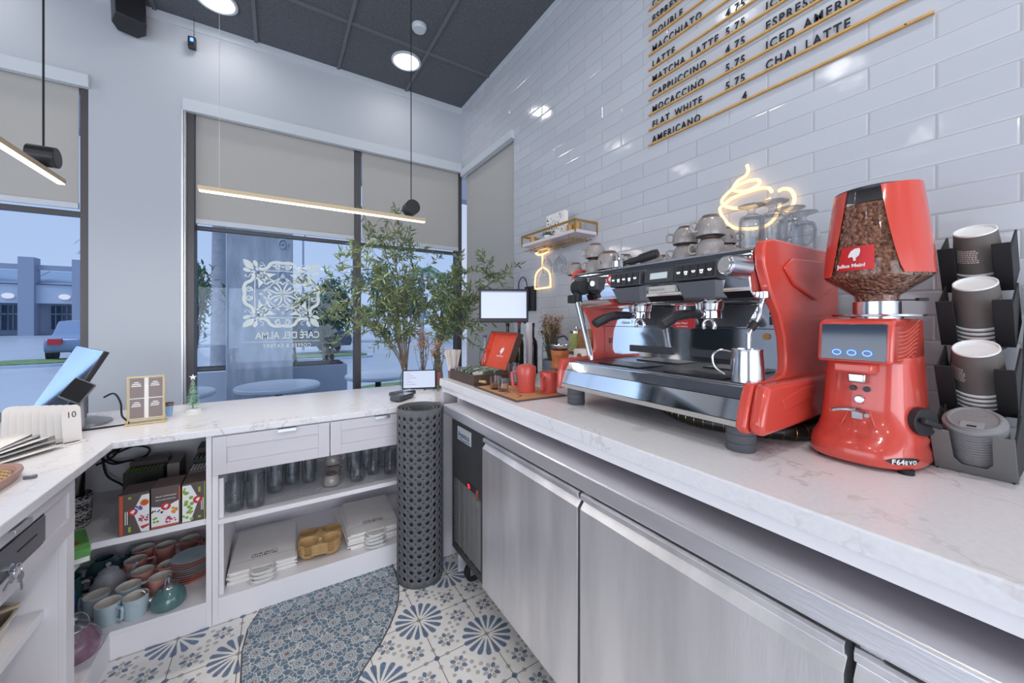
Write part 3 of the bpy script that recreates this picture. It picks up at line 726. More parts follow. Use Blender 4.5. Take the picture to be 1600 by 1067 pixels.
# front with an opening for the cash drawer
b = B(); X = -0.58
def bx(p0, p1, q0, q1, d0=0, d1=0.019): b.box(X - d1, X - d0, p0, p1, q0, q1)
bx(0.80, 1.872, 0.832, 0.868); bx(0.80, 1.872, 0.690, 0.742); bx(1.828, 1.872, 0.742, 0.832); bx(0.80, 0.85, 0.742, 0.832)
bx(1.69, 1.828, 0.742, 0.832, 0.007); bx(0.85, 1.26, 0.742, 0.832, 0.007)
d = b.make('drawer_front', white_lac, t, bev=0.0015, smooth=False)
B().box(-0.583, -0.560, 1.47, 1.55, 0.8655, 0.869).box(-0.561, -0.558, 1.47, 1.55, 0.853, 0.869).make('handle', chrome2, d, bev=0.0008)
t = thing('cash_drawer', 'dark grey cash drawer set into the white front at the left edge', 'cash drawer', (-0.75, 1.47, 0.745))
B().box(-1.0, -0.584, 1.265, 1.685, 0.7425, 0.8315).make('casing', cgrey, t, bev=0.003)
B().box(-0.584, -0.578, 1.275, 1.675, 0.75, 0.825).make('front_panel', PM('cash_drawer_grey', (112, 112, 118), 0.4, 0.4), t, bev=0.003)
B().box(-0.5785, -0.5765, 1.53, 1.625, 0.7885, 0.792).make('slot', blackm, t)
B().cyl((-0.578, 1.49, 0.768), (-0.572, 1.49, 0.768), 0.011, n=20).make('lock', chrome2, t)
t = thing('key_ring', 'ring with two small keys hanging from the cash drawer lock', 'keys', (-0.56, 1.49, 0.755))
def key(x, y, z, ry, nm='key'):
    b = B().at(x, y, z, rx=ry)
    b.lathe([(0.004, -0.0012), (0.013, -0.0012), (0.013, 0.0012), (0.004, 0.0012)], 16) if 0 else None
    n = 20
    b.prism([(0.014 * math.cos(2 * PI * k / n), -0.012 + 0.012 * math.sin(2 * PI * k / n)) for k in range(n)], -0.0012, 0.0012, 'x')
    b.prism([(-0.003, -0.022), (0.003, -0.022), (0.003, -0.028), (0.006, -0.030), (0.003, -0.032), (0.003, -0.036), (0.006, -0.038), (0.002, -0.048), (-0.003, -0.048)], -0.001, 0.001, 'x')
    b.make(nm, chrome2, t, smooth=False)
B().tube([(-0.562, 1.49 + 0.018 * math.cos(a * PI / 12), 0.757 + 0.018 * math.sin(a * PI / 12)) for a in range(24)], 0.0012, 5, closed=True).make('ring', chrome2, t)
key(-0.561, 1.497, 0.748, 0.15); key(-0.564, 1.478, 0.757, -1.2)
B().box(-0.576, -0.564, 1.487, 1.493, 0.758, 0.774).make('lock_key', chrome2, t)

# --- refrigerated counter
fr = thing('undercounter_refrigerator', 'long stainless refrigerated counter on castors under the coffee counter', 'refrigerator', (1.1, 0.75, 0))
B().box(0.845, 1.50, -0.42, 1.915, 0.135, 0.885).make('body', cgrey, fr, bev=0.003)
prof = [(0.765, 0.898), (0.767, 0.940), (0.772, 0.9445), (1.50, 0.9445), (1.50, 0.887), (0.785, 0.887), (0.775, 0.890)]
B().prism(prof, -0.45, 1.925, 'y').make('worktop', steel_top, fr, bev=0.002, smooth=False)
def fdoor(y0, y1):
    p = [(0.842, 0.862), (0.808, 0.862), (0.802, 0.856), (0.802, 0.842), (0.812, 0.838), (0.816, 0.832), (0.800, 0.812), (0.800, 0.175), (0.805, 0.170), (0.842, 0.170)]
    d = B().prism(p, y0, y1, 'y').make('door', steel, fr, bev=0.0012, smooth=False)
    B().box(0.842, 0.846, y0 + 0.01, y1 - 0.01, 0.18, 0.85).make('gasket', rubber_in, d, smooth=False)
    B().box(0.81, 0.84, y1 - 0.035, y1 - 0.005, 0.8625, 0.872).make('hinge', chrome2, d, bev=0.002)
fdoor(0.892, 1.535); fdoor(0.238, 0.880); fdoor(-0.41, 0.226)
vp = B()
vp.box(0.812, 0.845, 1.548, 1.912, 0.56, 0.872).box(0.812, 0.845, 1.548, 1.912, 0.17, 0.205)
vp.box(0.812, 0.845, 1.548, 1.575, 0.205, 0.56).box(0.812, 0.845, 1.885, 1.912, 0.205, 0.56)
vpo = vp.make('front_panel', cgrey, fr, smooth=False, bev=0.001)
g = B()
for k in range(19): g.prism([(0.815, 0.212 + k * 0.0182), (0.828, 0.224 + k * 0.0182), (0.829, 0.2225 + k * 0.0182), (0.816, 0.2105 + k * 0.0182)], 1.575, 1.885, 'y')
for k in range(1, 5): g.box(0.8135, 0.816, 1.575 + k * 0.062, 1.577 + k * 0.062, 0.205, 0.56)
g.make('vent_grille', PM('grille_metal', (150, 150, 152), 0.4, .6), vpo, smooth=False)
th_ = B().box(0.806, 0.813, 1.62, 1.72, 0.566, 0.592).make('thermostat', black, vpo, bev=0.002)
for k, q in enumerate((1.700, 1.688)):
    z = 0.579
    c = B()
    for (ya, za, yb, zb) in ((0, .008, .007, .008), (0, 0, .007, 0), (0, -.008, .007, -.008), (0, .008, 0, 0), (.007, 0, .007, -.008)):
        c.cyl((0.8055, q - ya, z + za), (0.8055, q - yb, z + zb), 0.0011, n=6)
    c.make('display_digit', PM('red_led_%d' % k, (255, 40, 40), .5, emit=(255, 30, 40), es=4), th_)
B().box(0.807, 0.813, 1.60, 1.617, 0.548, 0.588).make('power_switch', PM('amber_switch', (170, 84, 66), .4), vpo, bev=0.002)
bd = B().box(0.8095, 0.8125, 1.675, 1.835, 0.775, 0.845).make('badge', PM('badge_white', (214, 218, 222), .35, .3), vpo, bev=0.001)
navy = PM('badge_navy', (36, 62, 104), .5)
text('badge_lettering', 'Avantco', 0.040, navy, bd, frame((0.8090, 1.824, 0.795), (0, -1, 0), (0, 0, 1)), 0.0003, bold=0.0006, sx=0.98)
B().tube(smoothpts([(0.809, 1.82, 0.789), (0.809, 1.76, 0.782), (0.809, 1.70, 0.787), (0.809, 1.688, 0.782)], 5), 0.0018, 5).make('badge_swoosh', navy, bd)
for x in (0.90, 1.42):
    for y in (-0.30, 0.75, 1.83):
        c = B().cyl((x, y - 0.014, 0.052), (x, y + 0.014, 0.052), 0.052, n=28).make('castor', rubber_in, fr, bev=0.004)
        B().box(x - 0.03, x + 0.03, y - 0.028, y - 0.018, 0.045, 0.135).box(x - 0.03, x + 0.03, y + 0.018, y + 0.028, 0.045, 0.135).box(x - 0.04, x + 0.04, y - 0.035, y + 0.035, 0.122, 0.1349).make('castor_fork', chrome2, c, bev=0.001)

# --- coffee counter
cc = thing('coffee_counter', 'raised pale quartz counter carrying the red espresso machine', 'counter', (1.25, 0.7, 1.004))
B().box(0.83, 1.66, -1.0, 2.15, 1.006, 1.05).make('slab', quartzm, cc, bev=0.004, smooth=False)
B().box(0.842, 1.655, -1.0, 2.14, 0.976, 1.0055).make('sub_board', white_in, cc, smooth=False)
B().box(0.835, 1.655, 2.095, 2.145, 0.0, 0.9755).make('end_panel', white_lac, cc, bev=0.002, smooth=False)
B().box(1.52, 1.655, -0.45, 2.095, 0.0, 0.9755).make('rear_support', white_in, cc, smooth=False)
B().box(0.86, 1.5, 1.935, 1.95, 0.0, 0.9755).make('inner_panel', white_lac, cc, smooth=False)

# --- rolled perforated mat
t = thing('rolled_mat', 'tall roll of perforated grey rubber mat standing on the patterned floor', 'rubber mat', (0.672, 2.03, 0))
Rm, Hm = 0.120, 0.925
nc = 18; cell = 2 * PI * Rm / nc
rows = int((Hm - 0.03) / cell); z_off = (Hm - rows * cell) / 2
b = B(); vg = {}
def mp_(i2, j2):  # lattice in half cells
    k = (i2 % (2 * nc), j2)
    if k not in vg:
        a = k[0] * cell / 2 / Rm; vg[k] = b.v((0.672 + Rm * math.cos(a), 2.03 + Rm * math.sin(a), z_off + j2 * cell / 2))
    return vg[k]
qg = {}
def qp_(i4, j4):  # quarter points, midpoints of the diamond edges
    k = (i4 % (4 * nc), j4)
    if k not in qg:
        a = k[0] * cell / 4 / Rm; qg[k] = b.v((0.672 + Rm * math.cos(a), 2.03 + Rm * math.sin(a), z_off + j4 * cell / 4))
    return qg[k]
for i in range(2 * nc):
    for j in range(2 * rows + 1):
        if (i + j) % 2: continue
        big = i % 2 == 1
        if j == 0 or j == 2 * rows: continue
        ring = [mp_(i + 1, j), qp_(2 * i + 1, 2 * j + 1), mp_(i, j + 1), qp_(2 * i - 1, 2 * j + 1), mp_(i - 1, j), qp_(2 * i - 1, 2 * j - 1), mp_(i, j - 1), qp_(2 * i + 1, 2 * j - 1)]
        rr = cell * (0.27 if big else 0.085); cir = []
        for k in range(8):
            a = k * PI / 4; s_ = i * cell / 2 + rr * math.cos(a)
            cir.append(b.v((0.672 + Rm * math.cos(s_ / Rm), 2.03 + Rm * math.sin(s_ / Rm), z_off + j * cell / 2 + rr * math.sin(a))))
        for k in range(8): b.f([ring[k], ring[(k + 1) % 8], cir[(k + 1) % 8], cir[k]])
for j, sg, zz in ((0, 1, 0.0), (2 * rows, -1, Hm)):
    top = []
    for i in range(2 * nc):
        a = i * cell / 2 / Rm; top.append(b.v((0.672 + Rm * math.cos(a), 2.03 + Rm * math.sin(a), zz)))
    low = []
    for i in range(2 * nc):   # border follows the diamonds
        low.append(mp_(i, j) if i % 2 else mp_(i, j + sg))
    for i in range(2 * nc):
        n_ = (i + 1) % (2 * nc)
        q = qp_(2 * i + 1, 2 * j + sg)
        b.f([top[i], top[n_], low[n_], q, low[i]])
b.make('outer_layer', rubber, t, solid=0.006)
pts = []
N_ = 110
for k in range(N_):
    a = 2 * PI * 2.6 * k / N_; r = 0.112 - 0.046 * k / N_; pts.append((r, a))
b = B()
o_ = [[(0.672 + (r + dr) * math.cos(a), 2.03 + (r + dr) * math.sin(a), z) for dr, z in ((0, 0), (-0.006, 0), (-0.006, Hm - 0.006), (0, Hm - 0.006))] for r, a in pts]
b.rings(o_); b.make('inner_spiral', rubber, t)
B().prism([(0.672 + 0.1225 * math.cos(a), 2.03 + 0.1225 * math.sin(a)) for a in [-.5 + k * .05 for k in range(9)]] + [(0.672 + 0.1265 * math.cos(a), 2.03 + 0.1265 * math.sin(a)) for a in [-.1 - k * .05 for k in range(9)]], 0, Hm, 'z').make('outer_edge', rubber, t)
# ================================================================ espresso machine
em = thing('espresso_machine', 'large two group espresso machine with red side panels and chrome front', 'espresso machine', (1.30, 0.88, 1.05))
stripe = PM('mirror_steel', (236, 238, 242), 0.06, 1.0)
cream = PM('light_strip', (200, 196, 190), 0.35, 0.6)
podg = PM('pod_graphite', (62, 63, 68), 0.45)
podl = PM('pod_grey', (92, 94, 100), 0.4)
Y0, Y1 = 0.515, 1.238
b = B().prism([(1.03, 1.121), (1.27, 1.121), (1.56, 1.121), (1.56, 1.45), (1.285, 1.45), (1.285, 1.205), (1.06, 1.205)], Y0, Y1, 'y'); b.make('lower_body', black, em, smooth=False)
B().prism([(1.022, 1.136), (1.034, 1.190), (1.040, 1.190), (1.028, 1.136)], Y0, Y1, 'y').make('front_panel', stripe, em, smooth=False)
B().prism([(1.0345, 1.192), (1.050, 1.2205), (1.062, 1.2205), (1.048, 1.192)], Y0, Y1, 'y').make('tray_front', stripe, em, smooth=False)
B().prism([(1.019, 1.1195), (1.0195, 1.134), (1.06, 1.134), (1.06, 1.1195)], Y0, Y1, 'y').make('lower_trim', cream, em, bev=0.001, smooth=False)
tr = B(); tr.box(1.056, 1.278, Y0, Y1, 1.2065, 1.212); tr.box(1.054, 1.064, Y0, Y1, 1.212, 1.222); tr.box(1.270, 1.280, Y0, Y1, 1.212, 1.222)
tro = tr.make('drip_tray', stripe, em, smooth=False)
g = B()
for k in range(7): g.box(1.062, 1.272, Y0 + 0.002 + k * 0.1195, Y0 + 0.006 + k * 0.1195, 1.212, 1.2225)
for k in range(19): x = 1.068 + k * 0.0113; g.box(x, x + 0.0055, Y0, Y1, 1.2225, 1.2265)
g.make('drip_grate', chrome2, tro, smooth=False)
for ya, yb in ((0.60, 0.80), (0.90, 1.10)): B().box(1.10, 1.23, ya, yb, 1.2268, 1.2305).make('grate_insert', blacks, tro, bev=0.001)
bs = B().box(1.278, 1.284, Y0, Y1, 1.222, 1.45).make('backsplash', stripe, em, smooth=False)
B().box(1.276, 1.2785, Y0, Y1, 1.371, 1.3735).make('seam', black, bs)
for ya, yb in ((0.885, 1.09), (0.645, 0.815)):
    B().box(1.270, 1.2785, ya, yb, 1.268, 1.295).make('splash_bar', podg, bs, bev=0.002)
for yc in (0.69, 0.98):
    B().prism([(yc - 0.10, 1.449), (yc + 0.10, 1.449), (yc + 0.062, 1.378), (yc - 0.062, 1.378)], 1.2725, 1.2783, 'x').make('splash_plate', podg, bs, smooth=False)
st = B().box(1.2755, 1.2782, 0.800, 0.885, 1.370, 1.432).make('label_sticker', redl, bs)
text('sticker_lettering', 'Julius Meinl', 0.011, whitep, st, frame((1.2752, 0.877, 1.385), (0, -1, 0), (0, 0, 1)), 0.0002)
text('sticker_lettering', 'THE ORIGINAL', 0.007, whitep, st, frame((1.2752, 0.872, 1.374), (0, -1, 0), (0, 0, 1)), 0.0002)
def swoosh(b, o, xd, yd, s_):
    """the small head-in-a-tall-cap emblem as a flat shape"""
    P_ = [(-.05, -.5), (.12, -.5), (.10, -.3), (.34, -.08), (.42, .28), (.36, .5), (.05, .48), (-.22, .3), (-.36, .02), (-.40, -.22), (-.18, -.16), (-.05, -.28)]
    Mx = frame(o, xd, yd); b.prism([(0, 0)] * 0 or P_, 0, 0.05, 'z') if 0 else None
    old = b.M; b.M = Mx @ Matrix.Scale(s_, 4)
    b.rings([[(x, y, 0) for x, y in P_], [(x, y, 0.02) for x, y in P_]]); b.M = old
b = B(); swoosh(b, (1.2754, 0.843, 1.412), (0, -1, 0), (0, 0, 1), 0.022); b.make('sticker_emblem', whitep, st, smooth=False)
for y in (0.552, 0.5405):
    for z in (1.398, 1.428): B().box(1.2735, 1.2785, y - 0.0045, y + 0.0045, z - 0.013, z + 0.013).make('rocker_button', black, bs, bev=0.001)
B().cyl((1.272, 0.565, 1.349), (1.2785, 0.565, 1.349), 0.010, n=20).make('round_badge', PM('amber_badge', (196, 140, 60), .4), bs)
pb = B()
for k in range(3): pb.box(1.2765, 1.2783, 1.192, 1.206, 1.298 + k * 0.008, 1.302 + k * 0.008)
pb.box(1.2765, 1.2783, 1.209, 1.212, 1.296, 1.320); pb.make('door_pictogram', black, bs)
text('model_lettering', 'classe 7', 0.020, black, bs, frame((1.2776, 1.14, 1.384), (0, -1, 0), (0, 0, 1)), 0.0002)
# upper body
ub = [(1.098, 1.598), (1.078, 1.570), (1.070, 1.52), (1.078, 1.480), (1.10, 1.462), (1.13, 1.452), (1.56, 1.452), (1.56, 1.602), (1.11, 1.602)]
B().prism(ub, Y0, Y1, 'y').make('upper_body', chrome, em, bev=0.003)
B().box(1.14, 1.54, Y0 + 0.02, Y1 - 0.02, 1.602, 1.6045).make('cup_tray', chrome2, em)
B().prism([(1.068, 1.4905), (1.0695, 1.512), (1.0735, 1.512), (1.074, 1.490)], 0.735, 0.835, 'y').make('name_strip', cream, em, smooth=False)
text('maker_lettering', 'RANCILIO', 0.011, greyp, em, frame((1.0675, 0.830, 1.4965), (0, -1, 0), (0, 0, 1)), 0.0002, space=1.2)
# graphite name plate and red emblem at the left end
B().box(1.072, 1.078, 1.145, 1.215, 1.555, 1.572).make('name_plate', black, em)
text('plate_lettering', 'RANCILIO', 0.010, whitep, em, frame((1.0715, 1.205, 1.560), (0, -1, 0), (0, 0, 1)), 0.0002)
b = B(); b.rings([[(1.0665 - d, 1.005 + .017 * math.cos(2 * PI * k / 20), 1.552 + .020 * math.sin(2 * PI * k / 20)) for k in range(20)] for d in (0, .002)]); b.make('red_emblem', redl, em, smooth=False)
b = B(); swoosh(b, (1.0642, 1.005, 1.553), (0, -1, 0), (0, 0, 1), 0.022); b.make('emblem_mark', whitep, em, smooth=False)
def keypad(ya, yb, wedge=True):
    k_ = B().prism([(1.040, 1.520), (1.046, 1.570), (1.085, 1.574), (1.085, 1.515)], ya, yb, 'y').make('keypad', podg, em, bev=0.003)
    n = 5; w_ = (yb - ya - 0.012) / n
    for i in range(n):
        y = yb - 0.006 - (i + .5) * w_
        B().prism([(1.0372, 1.526), (1.0422, 1.564), (1.046, 1.564), (1.042, 1.526)], y - w_ * .44, y + w_ * .44, 'y').make('brew_key', black, k_, bev=0.0008)
        ic = B(); cx, cz = 1.0392, 1.545
        ic.tube([(cx - .0008, y + .0048 * math.cos(a), cz + .004 * math.sin(a)) for a in [PI + j * PI / 8 for j in range(9)]], 0.0009, 5)
        ic.box(cx - .0012, cx, y - .005, y + .005, cz, cz + 0.0012)
        if i in (1, 3): ic.tube([(cx - .0008, y + .004 * math.cos(a), cz - .006 + .003 * math.sin(a)) for a in [PI + j * PI / 8 for j in range(9)]], 0.0009, 5)
        ic.make('key_icon', whiteled, k_)
    if wedge:
        m = (ya + yb) / 2
        b = B(); b.rings([[(1.045, ya + .004, 1.5145), (1.09, ya - .004, 1.5145), (1.09, yb + .004, 1.5145), (1.045, yb - .004, 1.5145)], [(1.068, ya + .018, 1.466), (1.11, ya - .01, 1.462), (1.11, yb + .01, 1.462), (1.068, yb - .018, 1.466)]])
        b.make('group_cover', podl, em, bev=0.003)
keypad(0.588, 0.722); keypad(0.850, 0.984)
dp = B().prism([(1.050, 1.522), (1.056, 1.565), (1.085, 1.568), (1.085, 1.518)], 0.730, 0.842, 'y').make('display_housing', podg, em, bev=0.003)
B().prism([(1.0484, 1.534), (1.0512, 1.554), (1.054, 1.554), (1.052, 1.534)], 0.752, 0.815, 'y').make('display', PM('lcd', (186, 196, 198), .3, emit=(186, 196, 198), es=.25), dp)
p_ = B().prism([(1.050, 1.518), (1.056, 1.568), (1.085, 1.570), (1.085, 1.512)], 1.056, 1.112, 'y').make('power_pad', podg, em, bev=0.004)
B().cyl((1.0485, 1.084, 1.543), (1.052, 1.084, 1.543), 0.010, n=20).make('power_icon', whiteled, p_)
kb = B().cyl((1.005, 0.545, 1.545), (1.075, 0.530, 1.540), 0.026, 0.031, n=28).make('steam_knob', chrome2, em, bev=0.004)
B().cyl((1.0005, 0.546, 1.5455), (1.006, 0.545, 1.545), 0.019, n=24).make('knob_cap', chrome, kb, bev=0.001)
# groups and portafilters
for yc, ye in ((0.685, 0.715), (0.955, 0.99)):
    gh = B().cyl((1.175, yc, 1.43), (1.175, yc, 1.462), 0.040, 0.046, n=32).make('group_head', chrome, em, bev=0.002)
    b = B().cyl((1.175, yc, 1.405), (1.175, yc, 1.4295), 0.037, n=32)
    b.cyl((1.14, yc + .001, 1.418), (1.115, yc + .004, 1.417), 0.009, n=14)
    pf = b.make('portafilter', chrome, em, bev=0.002)
    B().tube(smoothpts([(1.118, yc + .003, 1.417), (1.08, yc + .008, 1.418), (1.03, yc + .018, 1.412), (0.985, ye - .002, 1.392), (0.972, ye + .001, 1.384)], 6), [0.0135] * 8 + [0.0155] * 6 + [0.0175] * 7 + [0.0165] * 3 + [0.009], 14).make('handle', black, pf)
    for sg in (-1, 1):
        B().tube(smoothpts([(1.175, yc, 1.404), (1.172, yc + sg * .014, 1.396), (1.172, yc + sg * .018, 1.384), (1.172, yc + sg * .015, 1.372)], 5), 0.0062, 10).make('spout', chrome, pf)
# steam wands
wr = B().cyl((1.12, 0.505, 1.458), (1.12, 0.505, 1.478), 0.016, n=20).make('steam_wand', chrome, em, bev=0.002)
B().tube(smoothpts([(1.12, 0.505, 1.46), (1.115, 0.508, 1.44), (1.118, 0.512, 1.415), (1.112, 0.522, 1.39), (1.100, 0.530, 1.365), (1.10, 0.532, 1.33), (1.10, 0.532, 1.27)], 6), 0.0062, 10).make('wand_pipe', chrome2, wr)
B().tube([(1.113, 0.520, 1.395), (1.104, 0.528, 1.375)], 0.0105, 12).make('rubber_grip', blackm, wr)
wl = B().cyl((1.035, 1.165, 1.530), (1.035, 1.110, 1.530), 0.030, n=28).make('steam_wand', blackm, em, bev=0.004)
B().box(1.00, 1.045, 1.135, 1.175, 1.468, 1.500).cyl((1.03, 1.14, 1.53), (1.025, 1.15, 1.47), 0.018, n=16).make('joint', blackm, wl, bev=0.003)
B().cyl((1.022, 1.136, 1.47), (1.035, 1.08, 1.262), 0.0125, 0.0105, n=18).make('wand_pipe', chrome2, wl)
B().cyl((1.035, 1.08, 1.2619), (1.036, 1.076, 1.245), 0.0095, 0.007, n=16).make('wand_tip', chrome, wl)
B().tube(smoothpts([(1.06, 1.10, 1.515), (1.09, 1.04, 1.50), (1.10, 0.99, 1.492)], 6), 0.006, 8).make('lever_arm', black, wl)
# red side panels
side = [(1.100, 1.612), (1.088, 1.585), (1.092, 1.545), (1.128, 1.475), (1.180, 1.415), (1.212, 1.35), (1.220, 1.29), (1.218, 1.262), (1.205, 1.246), (1.150, 1.238), (1.035, 1.236), (1.005, 1.175), (0.992, 1.128), (1.01, 1.110), (1.50, 1.118), (1.58, 1.19), (1.60, 1.4), (1.59, 1.60), (1.57, 1.622), (1.14, 1.622)]
p_ = B().prism(side, 0.488, 0.514, 'y').make('side_panel', red, em, bev=0.006, seg=3)
nose = [(1.035, 1.236), (1.012, 1.175), (1.000, 1.135), (1.012, 1.111), (1.50, 1.119), (1.57, 1.17), (1.58, 1.236)]
B().prism(nose, 0.452, 0.4875, 'y').make('lower_nose', red, p_, bev=0.012, seg=3)
B().prism([(1.19, 1.545), (1.24, 1.575), (1.52, 1.585), (1.52, 1.50), (1.40, 1.46), (1.25, 1.50)], 0.480, 0.4885, 'y').make('recess_trim', red, p_, bev=0.004)
B().prism([(1.10, 1.195), (1.22, 1.215), (1.30, 1.215), (1.30, 1.19), (1.12, 1.162)], 0.4495, 0.4525, 'y').make('nose_badge', red, p_, bev=0.002)
gr = [(x, z) for x, z in side]
lp = B().prism([(max(x, 1.012) if z < 1.24 else x, z) for x, z in side], 1.240, 1.256, 'y').make('side_panel', red, em, bev=0.006, seg=3)
B().prism([(max(x, 1.02), z) for x, z in nose], 1.2565, 1.266, 'y').make('lower_nose', red, lp, bev=0.003, seg=3)
for x in (1.065, 1.50):
    for y in (0.535, 1.195):
        f_ = B()
        f_.lathe([(0.034, 0.0), (0.036, 0.003), (0.036, 0.022), (0.0345, 0.023), (0.036, 0.024), (0.036, 0.045), (0.0345, 0.046), (0.036, 0.047), (0.036, 0.070)], 32, (x, y, 1.05))
        f_.make('foot', footg, em)
t = thing('drain_hose', 'black wire wound hose curling on the counter under the machine', 'hose', (1.25, 0.7, 1.05))
hs = smoothpts([(1.54, 1.12, 1.075), (1.35, 1.0, 1.075), (1.22, 0.86, 1.074), (1.17, 0.72, 1.074), (1.20, 0.60, 1.074), (1.28, 0.49, 1.074), (1.42, 0.455, 1.074), (1.55, 0.46, 1.074), (1.63, 0.5, 1.074)], 14)
B().tube(hs, [0.0215 if k % 2 else 0.0235 for k in range(len(hs))], 14).make('hose', PM('hose_black', (44, 40, 38), 0.4), t)
b = B()
for k in range(3, len(hs) - 2, 3):
    p = hs[k]; d = (hs[k + 1] - hs[k - 1]).normalized(); u = d.orthogonal().normalized(); w_ = d.cross(u)
    b.tube([p + (u * math.cos(a * PI / 6) + w_ * math.sin(a * PI / 6)) * 0.0236 for a in range(12)], 0.0009, 4, closed=True)
b.make('wire_winding', gold, t)

# milk pitcher on the tray
t = thing('milk_pitcher', 'stainless steel milk pitcher standing on the drip tray under the right steam wand', 'pitcher', (1.10, 0.535, 1.2268))
b = B(); b.lathe([(0.0001, 0), (0.036, 0), (0.041, 0.004), (0.041, 0.02), (0.0395, 0.06), (0.0375, 0.085), (0.0385, 0.093), (0.0375, 0.093), (0.0365, 0.085), (0.0385, 0.06), (0.040, 0.02), (0.038, 0.006), (0.0001, 0.004)], 40, (1.10, 0.535, 1.2272), False, False)
b.make('jug', chrome2, t)
B().tube(smoothpts([(1.078, 0.568, 1.313), (1.062, 0.590, 1.316), (1.052, 0.604, 1.30), (1.055, 0.602, 1.27), (1.070, 0.580, 1.248)], 6), 0.0032, 8).make('handle', chrome2, t)

# ================================================================ grinder
gc = (1.32, 0.325)
gn = thing('coffee_grinder', 'tall red coffee grinder with touch display and bean hopper', 'coffee grinder', (1.32, 0.325, 1.05))
B().loft([(1.32, .337, .150, .108, 2.7, 1.060), (1.32, .337, .154, .110, 2.7, 1.066), (1.32, .337, .153, .110, 2.7, 1.088), (1.32, .337, .146, .107, 2.6, 1.104), (1.32, .331, .132, .105, 2.6, 1.120), (1.322, .332, .119, .098, 2.8, 1.14), (1.325, .333, .112, .092, 3, 1.19), (1.33, .333, .107, .088, 3.2, 1.25), (1.335, .333, .104, .084, 3.4, 1.31)], 56).make('body', red, gn)
hd = B(); hd.prism([(1.168, 1.298), (1.180, 1.395), (1.20, 1.4035), (1.43, 1.4035), (1.445, 1.31), (1.43, 1.298)], 0.262, 0.402, 'y')
hd = hd.make('head', red, gn, bev=0.008, seg=3)
d_ = B().prism([(1.1655, 1.304), (1.1765, 1.390), (1.1795, 1.390), (1.169, 1.304)], 0.272, 0.393, 'y').make('touch_display', PM('display_glass', (44, 58, 78), 0.08, coat=1), hd, bev=0.001)
for k in range(3):
    y = 0.360 - k * 0.028
    B().tube([(1.1655, y + .008 * math.cos(a * PI / 8), 1.322 + .006 * math.sin(a * PI / 8)) for a in range(16)], 0.0014, 5, closed=True).make('touch_icon', blueled, d_)
b = B()
for k in range(9):
    z0 = 1.388 - k * 0.009
    b.tube(smoothpts([(1.21, 0.2612, z0 - .018), (1.27, 0.2610, z0 - .018 + .002), (1.33, 0.2610, z0 - 0.004), (1.385 - k * .004, 0.2612, z0 + .012 * (1 - k / 5))], 5), 0.0012, 5)
b.make('fan_engraving', PM('pale_red', (232, 130, 110), .4), hd)
B().box(1.176, 1.235, 0.298, 0.372, 1.272, 1.2975).make('spout_housing', red, gn, bev=0.006)
ch = B().box(1.192, 1.235, 0.315, 0.348, 1.248, 1.2715).make('chute', chrome2, gn, bev=0.004)
for y in (0.344, 0.318): B().cyl((1.211, y, 1.232), (1.2225, y, 1.232), 0.0062, n=16).make('side_button', podg, gn, bev=0.001)
fk = B().cyl((1.205, 0.330, 1.206), (1.222, 0.330, 1.206), 0.010, n=20).make('start_button', chrome, gn, bev=0.002)
b = B()
b.tube(smoothpts([(1.222, 0.331, 1.180), (1.19, 0.331, 1.183), (1.165, 0.352, 1.184), (1.140, 0.364, 1.182)], 6), 0.0048, 10)
b.tube(smoothpts([(1.19, 0.331, 1.183), (1.165, 0.310, 1.184), (1.140, 0.298, 1.182)], 6), 0.0048, 10)
b.box(1.198, 1.221, 0.321, 0.341, 1.160, 1.178); b.make('portafilter_fork', chrome2, gn)
B().tube([(1.213, 0.350, 1.178), (1.200, 0.362, 1.142)], 0.0028, 6).make('fork_brace', red, gn)
B().tube([(1.213, 0.311, 1.178), (1.200, 0.298, 1.142)], 0.0028, 6).make('fork_brace', red, gn)
kn = B().cyl((1.262, 0.226, 1.165), (1.270, 0.243, 1.165), 0.032, n=36).make('timer_knob', black, gn, bev=0.002)
B().at(1.2605, 0.2235, 1.165, rz=-0.44, ry=0.35).box(-0.024, 0.024, -0.012, 0.0, -0.006, 0.006).make('knob_grip', black, kn, bev=0.003)
def onbase(az, z, off=0.0):
    c_, s_ = math.cos(az), math.sin(az); e = 2.7; rx, ry = .1535 + off, .1105 + off
    return (1.32 + rx * math.copysign(abs(c_) ** (2 / e), c_), .337 + ry * math.copysign(abs(s_) ** (2 / e), s_), z)
azs = [math.radians(a) for a in (206, 212, 218, 224, 230, 236, 241, 246)]
b = B(); b.rings([[onbase(a, 1.079 - .008 * math.sin(PI * i / 7) ** .5 + .002 * i / 7, .0015), onbase(a, 1.079 + .008 * math.sin(PI * i / 7) ** .5 + .002 * i / 7, .0015), onbase(a, 1.079 + .008 * math.sin(PI * i / 7) ** .5, -.002), onbase(a, 1.079 - .008 * math.sin(PI * i / 7) ** .5, -.002)] for i, a in enumerate(azs)])
pl = b.make('model_plaque', black, gn)
for q, ch_ in enumerate('F64EVO'):
    a0_ = math.radians(212 + q * 4.6); pq = Vector(onbase(a0_, 1.0735, .0022)); pq2 = Vector(onbase(a0_ + .06, 1.0735, .0022))
    text('plaque_letter', ch_, 0.0155 if q < 3 else 0.012, whitep, pl, frame(pq, pq2 - pq, (0, 0, 1)), 0.0004, bold=.0004)
for x, y in ((1.215, .25), (1.215, .40), (1.43, .25), (1.43, .40)): B().cyl((x, y, 1.0502), (x, y, 1.061), 0.014, n=16).make('foot', blackm, gn)
HX, HY = 1.315, 0.325
B().lathe([(0.0001, 1.404), (0.05, 1.404), (0.05, 1.4075), (0.088, 1.409), (0.089, 1.414), (0.05, 1.4155), (0.0001, 1.4155)], 48, (HX, HY, 0)).make('adjustment_ring', chrome2, gn)
